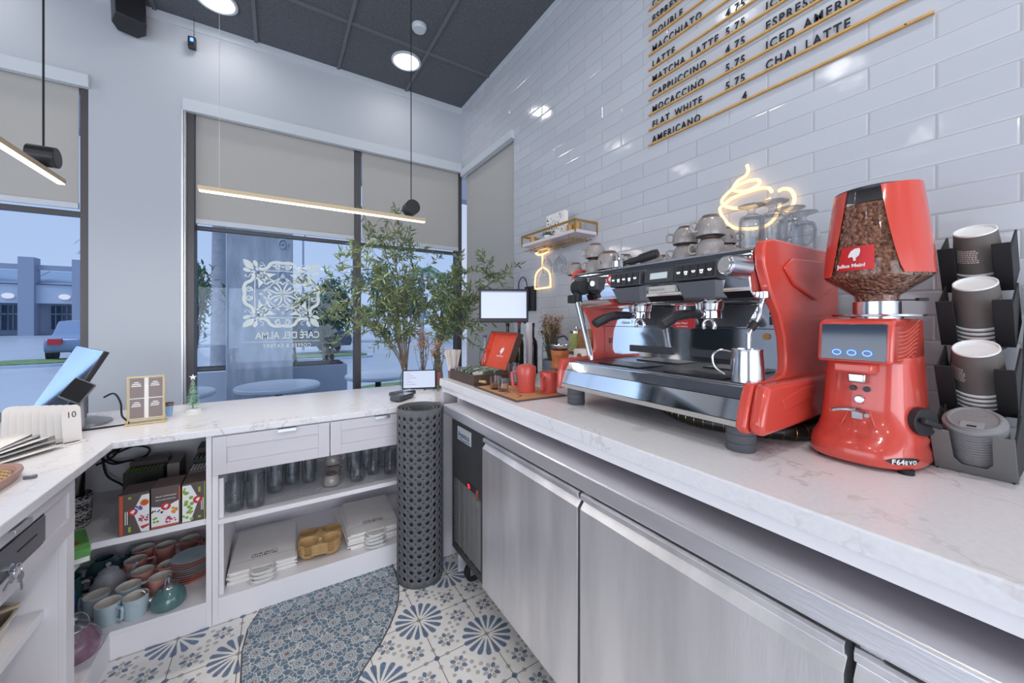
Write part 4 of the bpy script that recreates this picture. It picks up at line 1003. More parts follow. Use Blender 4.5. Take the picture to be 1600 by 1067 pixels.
B().lathe([(0.0001, 1.4157), (0.046, 1.4157), (0.046, 1.447), (0.042, 1.448), (0.0001, 1.448)], 40, (HX, HY, 0)).make('neck_collar', chrome2, gn)
B().at(HX, HY, 1.4495, rz=-0.9).box(0.035, 0.085, -0.005, 0.005, 0, 0.003).box(0.080, 0.100, -0.008, 0.008, -0.001, 0.006).make('shutter_lever', blackm, gn, bev=0.001)
hop = B().lathe([(0.041, 1.4482), (0.043, 1.462), (0.072, 1.485), (0.099, 1.506), (0.101, 1.514), (0.0985, 1.56), (0.0905, 1.64), (0.081, 1.724)], 64, (HX, HY, 0), False, False).make('hopper', hopperclear, gn)
B().lathe([(0.0001, 1.4484), (0.038, 1.4484), (0.040, 1.463), (0.069, 1.487), (0.095, 1.507), (0.0975, 1.514), (0.095, 1.56), (0.0885, 1.63), (0.081, 1.69), (0.06, 1.698), (0.0001, 1.70)], 64, (HX, HY, 0), True, False).make('coffee_beans', beans, hop)
tag(hop.children[-1], kind=None)
B().lathe([(0.0001, 1.7245), (0.082, 1.7245), (0.083, 1.731), (0.07, 1.735), (0.0001, 1.736)], 64, (HX, HY, 0)).make('hopper_lid', blacks, gn)
def hr(z, off=0.002):
    for (r0, z0), (r1, z1) in zip([(0.101, 1.512), (0.0985, 1.56), (0.0905, 1.64), (0.081, 1.724)], [(0.0985, 1.56), (0.0905, 1.64), (0.081, 1.724), (0.077, 1.76)]):
        if z <= z1: return r0 + (r1 - r0) * (z - z0) / (z1 - z0) + off
    return 0.08 + off
def patch(nm, azf, z0, z1f, m, par, off=0.002, th=0.0022, nz=14, na=18):
    b = B(); G = []
    for i in range(nz + 1):
        row = []
        for j in range(na + 1):
            t_ = i / nz; a0, a1 = azf(t_); a = math.radians(a0 + (a1 - a0) * j / na); z = z0 + (z1f(j / na) - z0) * t_
            row.append(((HX + hr(z, off) * math.cos(a), HY + hr(z, off) * math.sin(a), z), (HX + hr(z, off + th) * math.cos(a), HY + hr(z, off + th) * math.sin(a), z)))
        G.append(row)
    for k in (0, 1):
        V = [[b.v(q[k]) for q in r] for r in G]
        for i in range(nz):
            for j in range(na): b.f([V[i][j], V[i][j + 1], V[i + 1][j + 1], V[i + 1][j]])
        if k == 0: V0 = V
    for i in range(nz):
        for j in (0, na): b.f([V0[i][j], V0[i + 1][j], V[i + 1][j], V[i][j]])
    for j in range(na):
        for i in (0, nz): b.f([V0[i][j], V0[i][j + 1], V[i][j + 1], V[i][j]])
    return b.make(nm, m, par)
patch('hopper_shield', lambda t_: (221 - 22 * t_ ** .7, 325), 1.512, lambda s_: 1.728 + .012 * s_, red, gn)
patch('hopper_shield', lambda t_: (138 + 15 * t_ ** .7, 60), 1.512, lambda s_: 1.728, red, gn)
lb = patch('hopper_label', lambda t_: (150 + 4 * t_, 192), 1.523, lambda s_: 1.583, redl, gn, 0.0012, 0.0008)
az = math.radians(171); nx, ny = math.cos(az), math.sin(az)
b = B(); swoosh(b, (HX + nx * .1025, HY + ny * .1025, 1.562), (-ny, nx, 0), (0, 0, 1), 0.030); b.make('label_emblem', whitep, lb, smooth=False)
text('label_lettering', 'Julius Meinl', 0.0125, whitep, lb, frame((HX + nx * .1045 + ny * .034, HY + ny * .1045 - nx * .034, 1.531), (-ny, nx, 0), (0, 0, 1)), 0.0004, bold=.0003)

# ================================================================ cup organiser with paper cups and lids
TI = math.radians(-30)
tops = [(1.325, 0.166, 1.178), (1.395, 0.172, 1.335), (1.465, 0.182, 1.492), (1.53, 0.190, 1.632)]
def TM(k): return Matrix.Translation(tops[k]) @ Matrix.Rotation(TI, 4, 'Y')
og = thing('cup_organiser', 'black tiered cup and lid organiser with grey front at the right edge', 'cup dispenser', (1.42, 0.17, 1.05))
orgg = PM('organiser_grey', (112, 112, 112), 0.45)
w_ = 0.060
front = [(-w_, -0.114), (w_, -0.114), (w_, 0.005), (0.030, 0.0), (0.028, -0.075), (0.018, -0.092), (-0.018, -0.092), (-0.028, -0.075), (-0.030, 0.0), (-w_, 0.005)]
b = B().tf(TM(0)); b.rings([[(-0.056, y, z) for y, z in front], [(-0.052, y, z) for y, z in front]]); b.make('front_panel', orgg, og, bev=0.001, smooth=False)
for k in range(4):
    b = B().tf(TM(k)); lo = -0.15 if k else -0.1125; hi = -0.035 if k else -0.02
    if k:
        b.box(-0.056, -0.053, -w_, -0.030, lo, hi + .015).box(-0.056, -0.053, 0.030, w_, lo, hi + .015)
    b.box(-0.0515 if k == 0 else -0.0525, 0.060, -w_, -w_ + 0.004, lo, hi); b.box(-0.0515 if k == 0 else -0.0525, 0.060, w_ - 0.004, w_, lo, hi)
    b.box(-0.05, 0.060, -w_ + .0045, w_ - .0045, lo - .002, lo + 0.002)
    b.make('bin', blackm, og, bev=0.001, smooth=False)
b = B()
for y in (0.112, 0.222):
    b.prism([(1.33, 1.0502), (1.64, 1.0502), (1.645, 1.5), (1.60, 1.52), (1.345, 1.07)], y - 0.002, y + 0.002, 'y')
b.make('side_stand', blackm, og, smooth=False)
def papercup(k, dz, label, group, top=False):
    t = thing('paper_cup', label, 'paper cup', tops[k], group=group)
    t.matrix_basis = TM(k) @ Matrix.Translation((0, 0, dz)); t.rotation_euler = (0, TI, 0); t.location = (TM(k) @ Vector((0, 0, dz)))
    B().lathe([(0.0001, -0.006), (0.0335, -0.006), (0.0345, 0.0), (0.0368, 0.0), (0.0372, -0.004)], 40, cap0=False, cap1=False).make('base', cupw, t, world=False)
    B().lathe([(0.0370, -0.003), (0.0450, -0.108)], 40, cap0=False, cap1=False).make('sleeve', cupd, t, world=False)
    B().lathe([(0.0448, -0.106), (0.0470, -0.107), (0.0474, -0.110), (0.0465, -0.1125), (0.0445, -0.111), (0.0360, -0.008)], 40, cap0=False, cap1=False).make('rolled_rim', cupw, t, world=False)
    return t
cn = {1: ('nearest the lids', 6), 2: ('in the middle', 6), 3: ('highest and rearmost', 5)}
for k, (nm, cnt) in cn.items():
    c0 = papercup(k, 0, {1: 'topmost upturned dark paper cup of the lowest cup stack above the lids', 2: 'topmost upturned dark paper cup of the middle stack in the organiser', 3: 'topmost upturned dark paper cup of the highest stack, by the tiles'}[k], None)
    # printed lettering block on the sleeve
    azc = {1: 128, 2: 262, 3: 160}[k]
    pb = B(); RR = random.Random(k)
    for r_ in range(7):
        a = azc - 26
        while a < azc + 26:
            wd = RR.uniform(2.5, 7); z = -0.040 - r_ * 0.0052; rr = 0.0374 + (-(z) - .003) * .0762
            q = [(rr * math.cos(math.radians(v_)), rr * math.sin(math.radians(v_)), z) for v_ in (a, a + wd)]
            pb.quad(q[0], q[1], (q[1][0] * 1.005, q[1][1] * 1.005, z - .0032), (q[0][0] * 1.005, q[0][1] * 1.005, z - .0032))
            if RR.random() < .5: pb.quad((q[0][0] * 1.0, q[0][1] * 1.0, z), (q[0][0] * 1.0, q[0][1] * 1.0, z - .005), (q[0][0] * 1.008 + .0004, q[0][1] * 1.008, z - .005), (q[0][0] * 1.004 + .0004, q[0][1] * 1.004, z))
            a += wd + 1.8
    pb.make('printed_lettering', PM('cup_print_%d' % k, (214, 196, 190), .6), c0, world=False, smooth=False)
    g_ = {1: 'cups nested in the lowest cup stack', 2: 'cups nested in the middle cup stack', 3: 'cups nested in the highest cup stack'}[k]
    l_ = {1: 'dark paper cup nested under the top one, white rim showing, lowest cup stack', 2: 'dark paper cup nested under the top one, white rim showing, middle cup stack', 3: 'dark paper cup nested under the top one, white rim showing, highest cup stack'}[k]
    src = papercup(k, -0.0125, l_, g_)
    for j in range(2, cnt):
        dup(src, l_, loc=TM(k) @ Vector((0, 0, -0.0125 * j))).rotation_euler = (0, TI, 0)
def cuplid(j, label, group, full=False):
    t = thing('cup_cover', label, 'cup lid', tops[0], group=group)
    Mt = TM(0) @ Matrix.Translation((0, 0, -0.0072 * j)); t.location = Mt.translation; t.rotation_euler = (0, TI, 0)
    B().lathe([(0.0001, 0.0), (0.034, 0.0), (0.037, 0.003), (0.040, 0.003), (0.042, -0.002), (0.0475, -0.005), (0.0485, -0.0085), (0.0465, -0.010)] if full else [(0.030, -0.001), (0.0455, -0.004), (0.0480, -0.006), (0.0480, -0.0095), (0.046, -0.011)], 48, cap0=False, cap1=False).make('shell', lidg, t, world=False)
    return t
t = cuplid(0, 'topmost grey sip lid of the stack behind the organiser front', None, True)
B().at().box(-0.034, -0.012, -0.018, 0.018, 0.0002, 0.003).make('sip_tab', PM('lid_tab', (146, 145, 148), .3), t, world=False, bev=0.002)
B().box(-0.031, -0.026, -0.007, 0.007, 0.0031, 0.0036).make('sip_hole', blackm, t, world=False)
text('embossed_lettering', 'CAUTION CONTENTS HOT', 0.0042, PM('lid_emboss', (176, 175, 178), .4), t, chain(t) @ frame((0.008, -0.022, 0.0002), (0, 1, 0), (-1, 0, 0)) if 0 else Matrix.Translation(t.location) @ Matrix.Rotation(TI, 4, 'Y') @ frame((0.012, 0.026, 0.0006), (0, -1, 0), (1, 0, 0)), 0.0003)
s0 = cuplid(1, 'grey lid stacked below the topmost lid in the organiser', 'lids stacked in the organiser')
for j in range(2, 15): dup(s0, 'grey lid stacked below the topmost lid in the organiser', loc=TM(0) @ Vector((0, 0, -0.0072 * j))).rotation_euler = (0, TI, 0)
# ================================================================ on the tiled wall
WX = 1.68
mb = thing('menu_board', 'wall menu of black letters standing on thin wooden rails on the white tiles', 'menu board', (1.67, 0.8, 2.325))
woodr = PM('rail_wood', (206, 162, 100), 0.5, var=.1, vs=30)
letm = PM('menu_letter_black', (34, 34, 40), 0.5)
PITCH = 0.0792
rows = [[(1.285, 'AMERICANO'), (0.835, '4')], [(1.285, 'FLAT WHITE'), (0.905, '5.75'), (0.745, 'CHAI LATTE')],
        [(1.285, 'MOCACCINO'), (0.905, '5.75'), (0.745, 'ICED AMERICANO'), (0.375, '5')], [(1.285, 'CAPPUCCINO'), (0.905, '4.75'), (0.745, 'ESPRESSO')],
        [(1.285, 'MATCHA LATTE'), (0.905, '5.75'), (0.745, 'ICED')], [(1.285, 'LATTE'), (0.905, '4.75')], [(1.285, 'MACCHIATO')], [(1.285, 'DOUBLE')], [(1.285, 'ESPRESSO')], [(1.285, 'COFFEE')]]
for k, row in enumerate(rows):
    z = 2.325 + k * PITCH
    B().box(1.668, 1.68, 0.285, 1.307, z - 0.004, z + 0.004).make('rail', woodr, mb, smooth=False)
    for y, s_ in row:
        sp = 1.28
        for wd in s_.split():
            o = text('lettering', wd, 0.048, letm, mb, frame((1.6735, y, z + 0.0045), (0, -1, 0), (0, 0, 1)), 0.0012, bold=0.0008, sx=0.80, space=sp)
            y = min(v_.co.y for v_ in o.data.vertices) + mb.location.y - 0.030
B().cyl((1.6665, 0.345, 2.325), (1.668, 0.345, 2.325), 0.0025, n=10).make('screw', blackm, mb)

def neon_sign(label, polys, r=0.0065, glow=None):
    t = thing('neon_sign', label, 'neon sign', (1.67, polys[0][0][0], polys[0][0][1]))
    bk = B()
    for p in polys: B().tube(smoothpts([(1.664, y, z) for y, z in p[:-1]] if p[-1] == 'c' else [(1.664, y, z) for y, z in p], 8, closed=(p[-1] == 'c')), r, 10, closed=(p[-1] == 'c')).make('glowing_tube', neon, t)
    return t
from_px = None
cupn = [
 [(0.811, 2.047), (0.806, 2.021), (0.817, 2.003), (0.850, 1.990), (0.869, 1.966), (0.895, 1.948), (0.915, 1.927), (0.907, 1.903), (0.877, 1.885), (0.843, 1.874), (0.803, 1.869), (0.761, 1.870), (0.722, 1.882)],
 [(0.870, 1.963), (0.841, 1.974), (0.803, 1.978), (0.769, 1.971), (0.763, 1.955), (0.782, 1.944), (0.817, 1.940), (0.850, 1.949), 'c'],
 [(0.912, 1.904), (0.873, 1.923), (0.824, 1.932), (0.761, 1.934), (0.730, 1.926), (0.717, 1.906)],
 [(0.912, 1.904), (0.924, 1.890), (0.914, 1.858), (0.893, 1.824), (0.866, 1.798), (0.841, 1.787), (0.790, 1.776), (0.745, 1.777), (0.714, 1.794), (0.697, 1.824), (0.690, 1.856)],
 [(0.695, 1.904), (0.677, 1.908), (0.655, 1.897), (0.643, 1.873), (0.642, 1.851), (0.652, 1.829), (0.680, 1.815)],
]
cs = neon_sign('warm white neon sign of a coffee cup with rising steam', cupn)
wg = neon_sign('small warm white neon sign of a stemmed glass below the wall shelf', [[(2.32, 1.905), (2.27, 1.915), (2.19, 1.917), (2.15, 1.907), (2.19, 1.890), (2.27, 1.886), 'c'], [(2.235, 1.888), (2.235, 1.84), (2.235, 1.785)], [(2.235, 1.785), (2.19, 1.77), (2.152, 1.74), (2.140, 1.69), (2.140, 1.650), (2.145, 1.637), (2.235, 1.635), (2.325, 1.637), (2.330, 1.655), (2.328, 1.70), (2.315, 1.745), (2.28, 1.772), 'c']])
def ptlamp(n_, loc, e, c=(1, .8, .55), r=0.03):
    d = bpy.data.lights.new(n_, 'POINT'); d.energy = e; d.color = c; d.shadow_soft_size = r
    o = bpy.data.objects.new(n_, d); COL.objects.link(o); o.location = loc


# shelf with brass rail
t = thing('wall_shelf', 'small white wall shelf with a brass rail above and a stemware rack below', 'shelf', (1.68, 1.98, 1.93))
B().box(1.50, 1.678, 1.69, 2.26, 1.923, 1.943).make('shelf_board', white_lac, t, bev=0.002, smooth=False)
g = B()
g.box(1.495, 1.503, 1.69, 2.26, 1.990, 2.003); g.box(1.495, 1.678, 1.686, 1.694, 1.990, 2.003); g.box(1.495, 1.678, 2.256, 2.264, 1.990, 2.003)
for y in (1.69, 2.26): g.box(1.495, 1.503, y - .004, y + .004, 1.925, 1.99); g.box(1.672, 1.679, y - .004, y + .004, 1.925, 1.99)
g.make('brass_rail', goldp if 0 else gold, t, smooth=False)
for y in (1.80, 1.88, 2.06, 2.14): pass
g = B()
for x in (1.52, 1.56, 1.60, 1.64): g.tube([(x, 1.70, 1.895), (x, 2.25, 1.895)], 0.003, 6)
for y in (1.76, 1.98, 2.20): g.tube([(1.51, y, 1.9225), (1.51, y, 1.895), (1.66, y, 1.895), (1.66, y, 1.9225)], 0.0028, 6)
g.make('stemware_rack', gold, t)
def winglass(label, x, y, z, grp):
    t = thing('stem_glass', label, 'wine glass', (x, y, z), group=grp)
    B().lathe([(0.0001, 0.0), (0.034, -0.001), (0.030, -0.004), (0.005, -0.008), (0.0035, -0.07), (0.008, -0.08), (0.028, -0.10), (0.036, -0.13), (0.033, -0.165), (0.029, -0.185)], 24, (x, y, z), False, False).make('bowl_and_stem', glasscup, t)
winglass('clear stem glass hanging upside down from the brass rack, next to the neon glass', 1.58, 2.07, 1.9060, None)
winglass('clear stem glass hanging upside down from the brass rack, nearer the coffee machine', 1.58, 1.92, 1.9060, None)
winglass('rearmost clear stem glass hanging from the rack behind the other two', 1.62, 1.995, 1.9060, None)
t = thing('amber_tumbler', 'amber glass tumbler at the right end of the wall shelf', 'tumbler', (1.56, 1.80, 1.943))
for i, (y, lb) in enumerate(((1.80, 'amber ribbed tumbler on the wall shelf, right of the card'), (1.74, 'amber ribbed tumbler at the right end of the wall shelf'), (2.21, 'amber ribbed tumbler at the left end of the wall shelf'))):
    tt = t if i == 0 else thing('amber_tumbler', lb, 'tumbler', (1.56, y, 1.943)); tt['label'] = lb
    B().lathe([(0.0001, 0.0002), (0.020, 0.0002), (0.026, 0.05), (0.0245, 0.05), (0.0185, 0.004), (0.0001, 0.004)], 20, (1.56, y, 1.943), False, False).make('cup_body', PM('amber_glass_%d' % i, (190, 140, 70), .2, alpha=1), tt)
# picture card standing on the shelf
t = thing('illustrated_card', 'white box card with a small colourful drawing standing on the wall shelf', 'picture', (1.58, 1.95, 1.943))
bx_ = B().box(1.560, 1.590, 1.86, 2.05, 1.9435, 2.105).make('card_box', paperw, t, bev=0.001, smooth=False)
cols = [PM('art_%d' % i, c, .6) for i, c in enumerate([(170, 70, 70), (90, 120, 80), (120, 130, 190), (70, 66, 74), (196, 150, 90)])]
rr = random.Random(5)
b = B()
for k in range(70):
    y = rr.uniform(1.872, 2.038); z = rr.uniform(1.955, 2.095); s_ = rr.uniform(.002, .006); b.mi = rr.randrange(5)
    b.box(1.5592, 1.5602, y - s_, y + s_, z - s_ * rr.uniform(.3, 1), z + s_ * rr.uniform(.3, 1))
for r_ in (0.022, 0.014):
    b.mi = 1; b.tube([(1.5596, 1.945 + r_ * math.cos(a * PI / 10), 2.03 + r_ * math.sin(a * PI / 10)) for a in range(20)], 0.0009, 4, closed=True)
b.make('drawing', cols, bx_, smooth=False)
t = thing('greenery_bowl', 'low dish of green sprigs on the wall shelf in front of the card', 'plant', (1.53, 2.0, 1.943))
B().lathe([(0.0001, 0.0003), (0.016, 0.0003), (0.024, 0.02), (0.0225, 0.02), (0.0001, 0.004)], 20, (1.53, 2.0, 1.943), False, False).make('dish', paperw, t)
fb = B()
for k in range(70): leaf(fb, Vector((1.53 + rr.uniform(-.014, .014), 2.0 + rr.uniform(-.05, .05) * .4, 1.962)), Vector((rr.uniform(-1, 1) * .4, rr.uniform(-1, 1), rr.uniform(.1, .6))), .035, .007)
fb.make('sprigs', leaf_dark, t, smooth=False)

# ================================================================ cups on the machine
Zt = 1.6047
def mkcup(label, x, y, rz, z=Zt, sc=1.0, upright=False, group=None):
    t = thing('coffee_cup', label, 'cup', (x, y, z), rz, group)
    S = Matrix.Diagonal((sc, sc, sc, 1))
    b = B(); b.tf(S)
    pr = [(0.046, 0.0005), (0.0485, 0.002), (0.050, 0.015), (0.0485, 0.035), (0.043, 0.052), (0.036, 0.062)]
    b.lathe(pr + [(0.034, 0.060), (0.041, 0.050), (0.0465, 0.034), (0.048, 0.015), (0.0465, 0.003)], 36, cap0=False, cap1=False)
    b.make('bowl', greyc, t, world=False)
    b = B(); b.tf(S); b.lathe([(0.0362, 0.0618), (0.031, 0.068), (0.026, 0.071), (0.026, 0.074), (0.023, 0.074), (0.022, 0.0715), (0.0001, 0.0715)], 32, cap0=False, cap1=False); b.make('foot', brownc, t, world=False)
    b = B(); b.tf(S); b.tube(smoothpts([(0.047, 0, 0.046), (0.066, 0, 0.048), (0.074, 0, 0.032), (0.066, 0, 0.016), (0.0485, 0, 0.018)], 6), 0.0045, 8); b.make('handle', greyc, t, world=False)
    b = B(); b.tf(S @ Matrix.Rotation(-1.1, 4, 'Z')); 
    b.tube([(0.0502 - abs(k - 2) * .0002, (k - 2) * .0022, 0.026 - (k - 2) * .004) for k in range(5)], [0.0005, .002, .0032, .002, .0005], 6); b.make('leaf_mark', brownc, t, world=False)
    return t
CUPS = [
 (1.165, 1.310, 2.6, 0, .78, 'small grey cup upside down at the far left end of the machine top'),
 (1.175, 1.195, 2.9, 0, .86, 'grey cup upside down, lower one of the left stacked pair on the machine'),
 (1.175, 1.195, 2.3, 1, .86, 'grey cup with brown foot, upper one of the left stacked pair on the machine'),
 (1.155, 1.095, -2.0, 0, 1.02, 'large rounded grey bowl cup upside down in front, left part of the machine top'),
 (1.260, 1.110, 1.5, 0, 1.0, 'large grey cup upside down just behind the front bowl cup on the machine'),
 (1.28, 0.985, 1.2, 0, .9, 'grey cup upside down behind the loose portafilter on the machine'),
 (1.36, 0.99, 1.2, 0, .85, 'grey cup upside down at the back row behind the loose portafilter'),
 (1.33, 0.880, .8, 0, .9, 'grey cup upside down at the back, left of the two tall cup stacks'),
 (1.22, 0.800, 2.4, 0, .84, 'grey cup upside down, lower one of the middle stacked pair on the machine'),
 (1.22, 0.800, 2.0, 1, .84, 'grey cup upside down, upper one of the middle stacked pair on the machine'),
 (1.20, 0.698, 2.3, 0, .88, 'grey cup upside down, lower one of the right stacked pair beside the glasses'),
 (1.20, 0.698, 2.7, 1, .92, 'grey cup with round handle, upper one of the right stacked pair beside the glasses'),
 (1.33, 0.725, -1.2, 0, .9, 'grey cup upside down behind the right stacked pair'),
 (1.33, 0.725, -0.9, 1, .8, 'grey cup upside down on top of the cup behind the right stacked pair'),
 (1.45, 0.755, -0.9, 0, .95, 'grey cup upside down at the back left of the glass mugs'),
]
for x, y, rz, lv, sc, lb in CUPS: mkcup(lb, x, y, rz, Zt + (0.0748 * sc * .98 if lv else 0), sc, group='grey cups on the espresso machine')
t = thing('loose_portafilter', 'spare portafilter with black handle lying on top of the machine', 'portafilter', (1.15, 1.0, Zt))
B().cyl((1.145, 1.035, Zt + .001), (1.145, 1.035, Zt + 0.026), 0.033, n=28).make('basket', chrome, t, bev=.002)
B().box(1.128, 1.158, 1.018, 1.030, Zt + .027, Zt + .050).make('spout', chrome, t, bev=.003)
B().tube(smoothpts([(1.145, 1.000, Zt + .018), (1.148, 0.96, Zt + .020), (1.155, 0.90, Zt + .030), (1.16, 0.868, Zt + .036)], 7), [.009] * 4 + [.013] * 6 + [.017] * 9 + [.015] * 3, 12).make('handle', black, t)
def mug_glass(label, x, y, rz, sc=1.0):
    t = thing('glass_mug', label, 'glass', (x, y, Zt), rz, 'footed glass mugs on the espresso machine')
    S = Matrix.Scale(sc, 4)
    B().tf(S).lathe([(0.031, 0.0003), (0.0325, 0.001), (0.033, 0.05), (0.033, 0.095), (0.028, 0.108), (0.012, 0.116), (0.009, 0.124), (0.012, 0.130), (0.036, 0.139), (0.037, 0.141), (0.035, 0.142), (0.0001, 0.137)], 36, cap0=False, cap1=False).make('bowl_and_foot', glasscup, t, world=False)
    B().tf(S).lathe([(0.0295, 0.001), (0.0300, 0.09), (0.024, 0.104), (0.0001, 0.106)], 28, cap0=False, cap1=False).make('inner_wall', glasscup, t, world=False)
    B().tf(S).tube(smoothpts([(0.032, 0, 0.092), (0.052, 0, 0.090), (0.058, 0, 0.065), (0.050, 0, 0.038), (0.033, 0, 0.03)], 6), 0.0036, 8).make('handle', glasscup, t, world=False)
for x, y, rz, sc, lb in ((1.22, 0.582, -2.3, 1.0, 'leftmost footed glass mug upside down on the machine'), (1.305, 0.560, -1.9, 1.14, 'tallest footed glass mug upside down, second from left on the machine'), (1.42, 0.560, -1.4, 1.13, 'third footed glass mug from left, upside down on the machine'), (1.515, 0.560, -.4, 1.13, 'rightmost footed glass mug with its handle seen from the side')):
    y = max(y, 0.0); mug_glass(lb, x, max(y, 0.548) if 0 else y + 0.0, rz, sc)

# ================================================================ right counter, far end
Zc = 1.0503
t = thing('bar_mat', 'orange and brown printed tray mat with glasses and red jugs on it', 'mat', (1.0, 1.55, Zc))
q = [(0.872, 1.765), (0.862, 1.345), (1.135, 1.335), (1.15, 1.765)]
B().prism(q, Zc, Zc + 0.004, 'z').make('border', PM('mat_border', (96, 82, 80), .6), t, bev=0.002)
c_ = (1.005, 1.552)
B().prism([(c_[0] + (x - c_[0]) * .9, c_[1] + (y - c_[1]) * .93) for x, y in q], Zc + .0042, Zc + .0052, 'z').make('panel', PM('mat_orange', (206, 150, 108), .6, var=.1, vs=12), t)
b = B()
for k in range(9): b.at(0.93 + .02 * (k % 3), 1.42 + k * .035, Zc + .0053, rz=.5 + k).box(-.02, .02, -.003, .003, 0, .0004)
b.make('printed_lines', ink, t, smooth=False); 
Zm = Zc + .0056
def redjug(label, x, y, r, h, rz, lid=True):
    t = thing('red_jug', label, 'jug', (x, y, Zm), rz)
    B().lathe([(0.0001, 0), (r * .90, 0), (r * .92, .004), (r * .94, h * .5), (r * 1.0, h * .62), (r * 1.02, h * .97), (r * .98, h), (r * .90, h * .985), (0.0001, h * .975)], 40).make('jug_body', redp, t, world=False)
    if lid: B().lathe([(0.0001, h + .010), (r * .55, h + .009), (r * .9, h + .002), (r * .93, h * .99 + .001)], 40, cap0=False, cap1=False).make('jug_lid', redp, t, world=False)
    B().tube([(r * .95, 0, h * .78), (r * 1.55, 0, h * .74), (r * 1.42, 0, h * .22), (r * .92, 0, h * .16)], 0.0075, 10).make('handle', redp, t, world=False, bev=0.0)
redjug('taller red lidded jug in front on the orange mat', 1.020, 1.500, 0.046, 0.122, 2.45)
redjug('shorter red jug behind the taller one on the mat', 1.105, 1.432, 0.042, 0.098, 3.5, False)
def tumbler(label, x, y, z, r, h, grp=None, m=None, nm='drinking_glass', fill=None, facet=False):
    t = thing(nm, label, 'glass', (x, y, z), 0, grp)
    B().lathe([(0.0001, 0.0005), (r * .88, 0.0005), (r * .92, .004), (r, h), (r * .94, h), (r * .86, .01), (0.0001, .009)], 28, cap0=False, cap1=False).make('tumbler_wall', m or glasscup, t, world=False)
    if fill: B().lathe([(0.0001, .0100), (r * .84, .0102), (r * .87, .030), (0.0001, .030)], 24).make('liquid', fill, t, world=False)
    if facet:
        b = B()
        for k in range(10):
            a = 2 * PI * k / 10
            for j in range(4):
                z0 = h * (.25 + .16 * j); rr_ = r * (.93 + .07 * z0 / h) + .0008
                b.tube([(rr_ * math.cos(a - .2), rr_ * math.sin(a - .2), z0 + .018), (rr_ * math.cos(a), rr_ * math.sin(a), z0), (rr_ * math.cos(a + .2), rr_ * math.sin(a + .2), z0 + .018)], .0011, 4)
        b.make('pressed_pattern', thinglass, t, world=False)
    return t
coffee = PM('coffee_liquid', (150, 92, 52), .2)
tumbler('left small tasting glass with a little coffee on the mat', 0.930, 1.640, Zm, .030, .062, fill=coffee)
tumbler('right small tasting glass beside the taller red jug', 0.930, 1.568, Zm, .028, .058)
tumbler('tall clear measuring beaker behind the tasting glasses', 1.07, 1.70, Zm, .034, .115)
t = thing('brown_tamper', 'round wooden peg handle poking from the tea chest toward the glasses', 'handle', (0.93, 1.735, Zc)) if 0 else None

# tea chest
t = thing('tea_chest', 'dark wooden tea chest with open red lined lid and rows of tea bags', 'box', (0.97, 1.96, Zc))
x0, x1, y0, y1, h = 0.880, 1.105, 1.785, 2.105, 0.058
b = B(); b.box(x0, x1, y0, y1, Zc, Zc + .008).box(x0, x0 + .008, y0, y1, Zc + .008, Zc + h).box(x1 - .008, x1, y0, y1, Zc + .008, Zc + h).box(x0 + .008, x1 - .008, y0, y0 + .008, Zc + .008, Zc + h).box(x0 + .008, x1 - .008, y1 - .008, y1, Zc + .008, Zc + h)
b.make('chest', woodd, t, bev=.0015, smooth=False)
lid = Matrix.Translation((x1, 0, Zc + h + .002)) @ Matrix.Rotation(math.radians(22), 4, 'Y')
b = B().tf(lid); b.box(0.0, 0.008, y0, y1, 0, 0.225).box(-0.030, 0, y0, y0 + .008, 0, .225).box(-0.030, 0, y1 - .008, y1, 0, .225).box(-0.030, 0, y0 + .008, y1 - .008, .217, .225)
lo = b.make('lid', woodd, t, bev=.001, smooth=False)
b = B().tf(lid); b.box(-0.0012, -0.0002, y0 + .009, y1 - .009, .002, .216); b.box(-.029, -.0014, y0 + .0082, y0 + .0092, .002, .216).box(-.029, -.0014, y1 - .0092, y1 - .0082, .002, .216).box(-.029, -.0014, y0 + .0094, y1 - .0094, .2155, .2168); b.make('red_lining', PM('lining_red', (220, 84, 62), .6, var=.08, vs=30), lo, smooth=False)
b = B(); o3 = lid @ Vector((-.002, 1.945, .11)); swoosh(b, o3, (0, -1, 0), lid.to_3x3() @ Vector((0, 0, 1)), 0.045); b.make('lining_emblem', whitep, lo, smooth=False)
o3 = lid @ Vector((-.002, 1.985, .075)); text('lining_lettering', 'Julius Meinl', .016, whitep, lo, frame(o3, (0, -1, 0), lid.to_3x3() @ Vector((0, 0, 1))), .0003)
B().cyl((0.915, y0 - .0005, Zc + .024), (0.925, y0 - .045, Zc + .026), .0075, n=14).make('wooden_peg', PM('light_wood', (206, 178, 130), .5), t)
tg = [PM('tea_green', (128, 152, 128), .6, var=.35, vs=140), PM('tea_pale', (206, 210, 200), .6, var=.2, vs=140), PM('tea_dark', (70, 84, 78), .6, var=.3, vs=140), PM('tea_lilac', (176, 160, 186), .6, var=.2, vs=120)]
rr = random.Random(11)
src = [None] * 4
def sachet(i, x, y, a, label, grp):
    if src[i] is None:
        o = B().at(0, 0, 0, ry=0.0).prism([(-.028, 0), (.028, 0), (.027, .052), (.0, .057), (-.027, .052)], -.0022, .0022, 'y').make('tea_bag', tg[i], None, smooth=False)
        src[i] = o; tag(o, label, 'tea bag', grp)
    else:
        o = src[i].copy(); COL.objects.link(o)
    o['label'] = label; o['group'] = grp
    o.location = (x, y, Zc + .0165); o.rotation_euler = (a, 0, rr.uniform(-.06, .06))
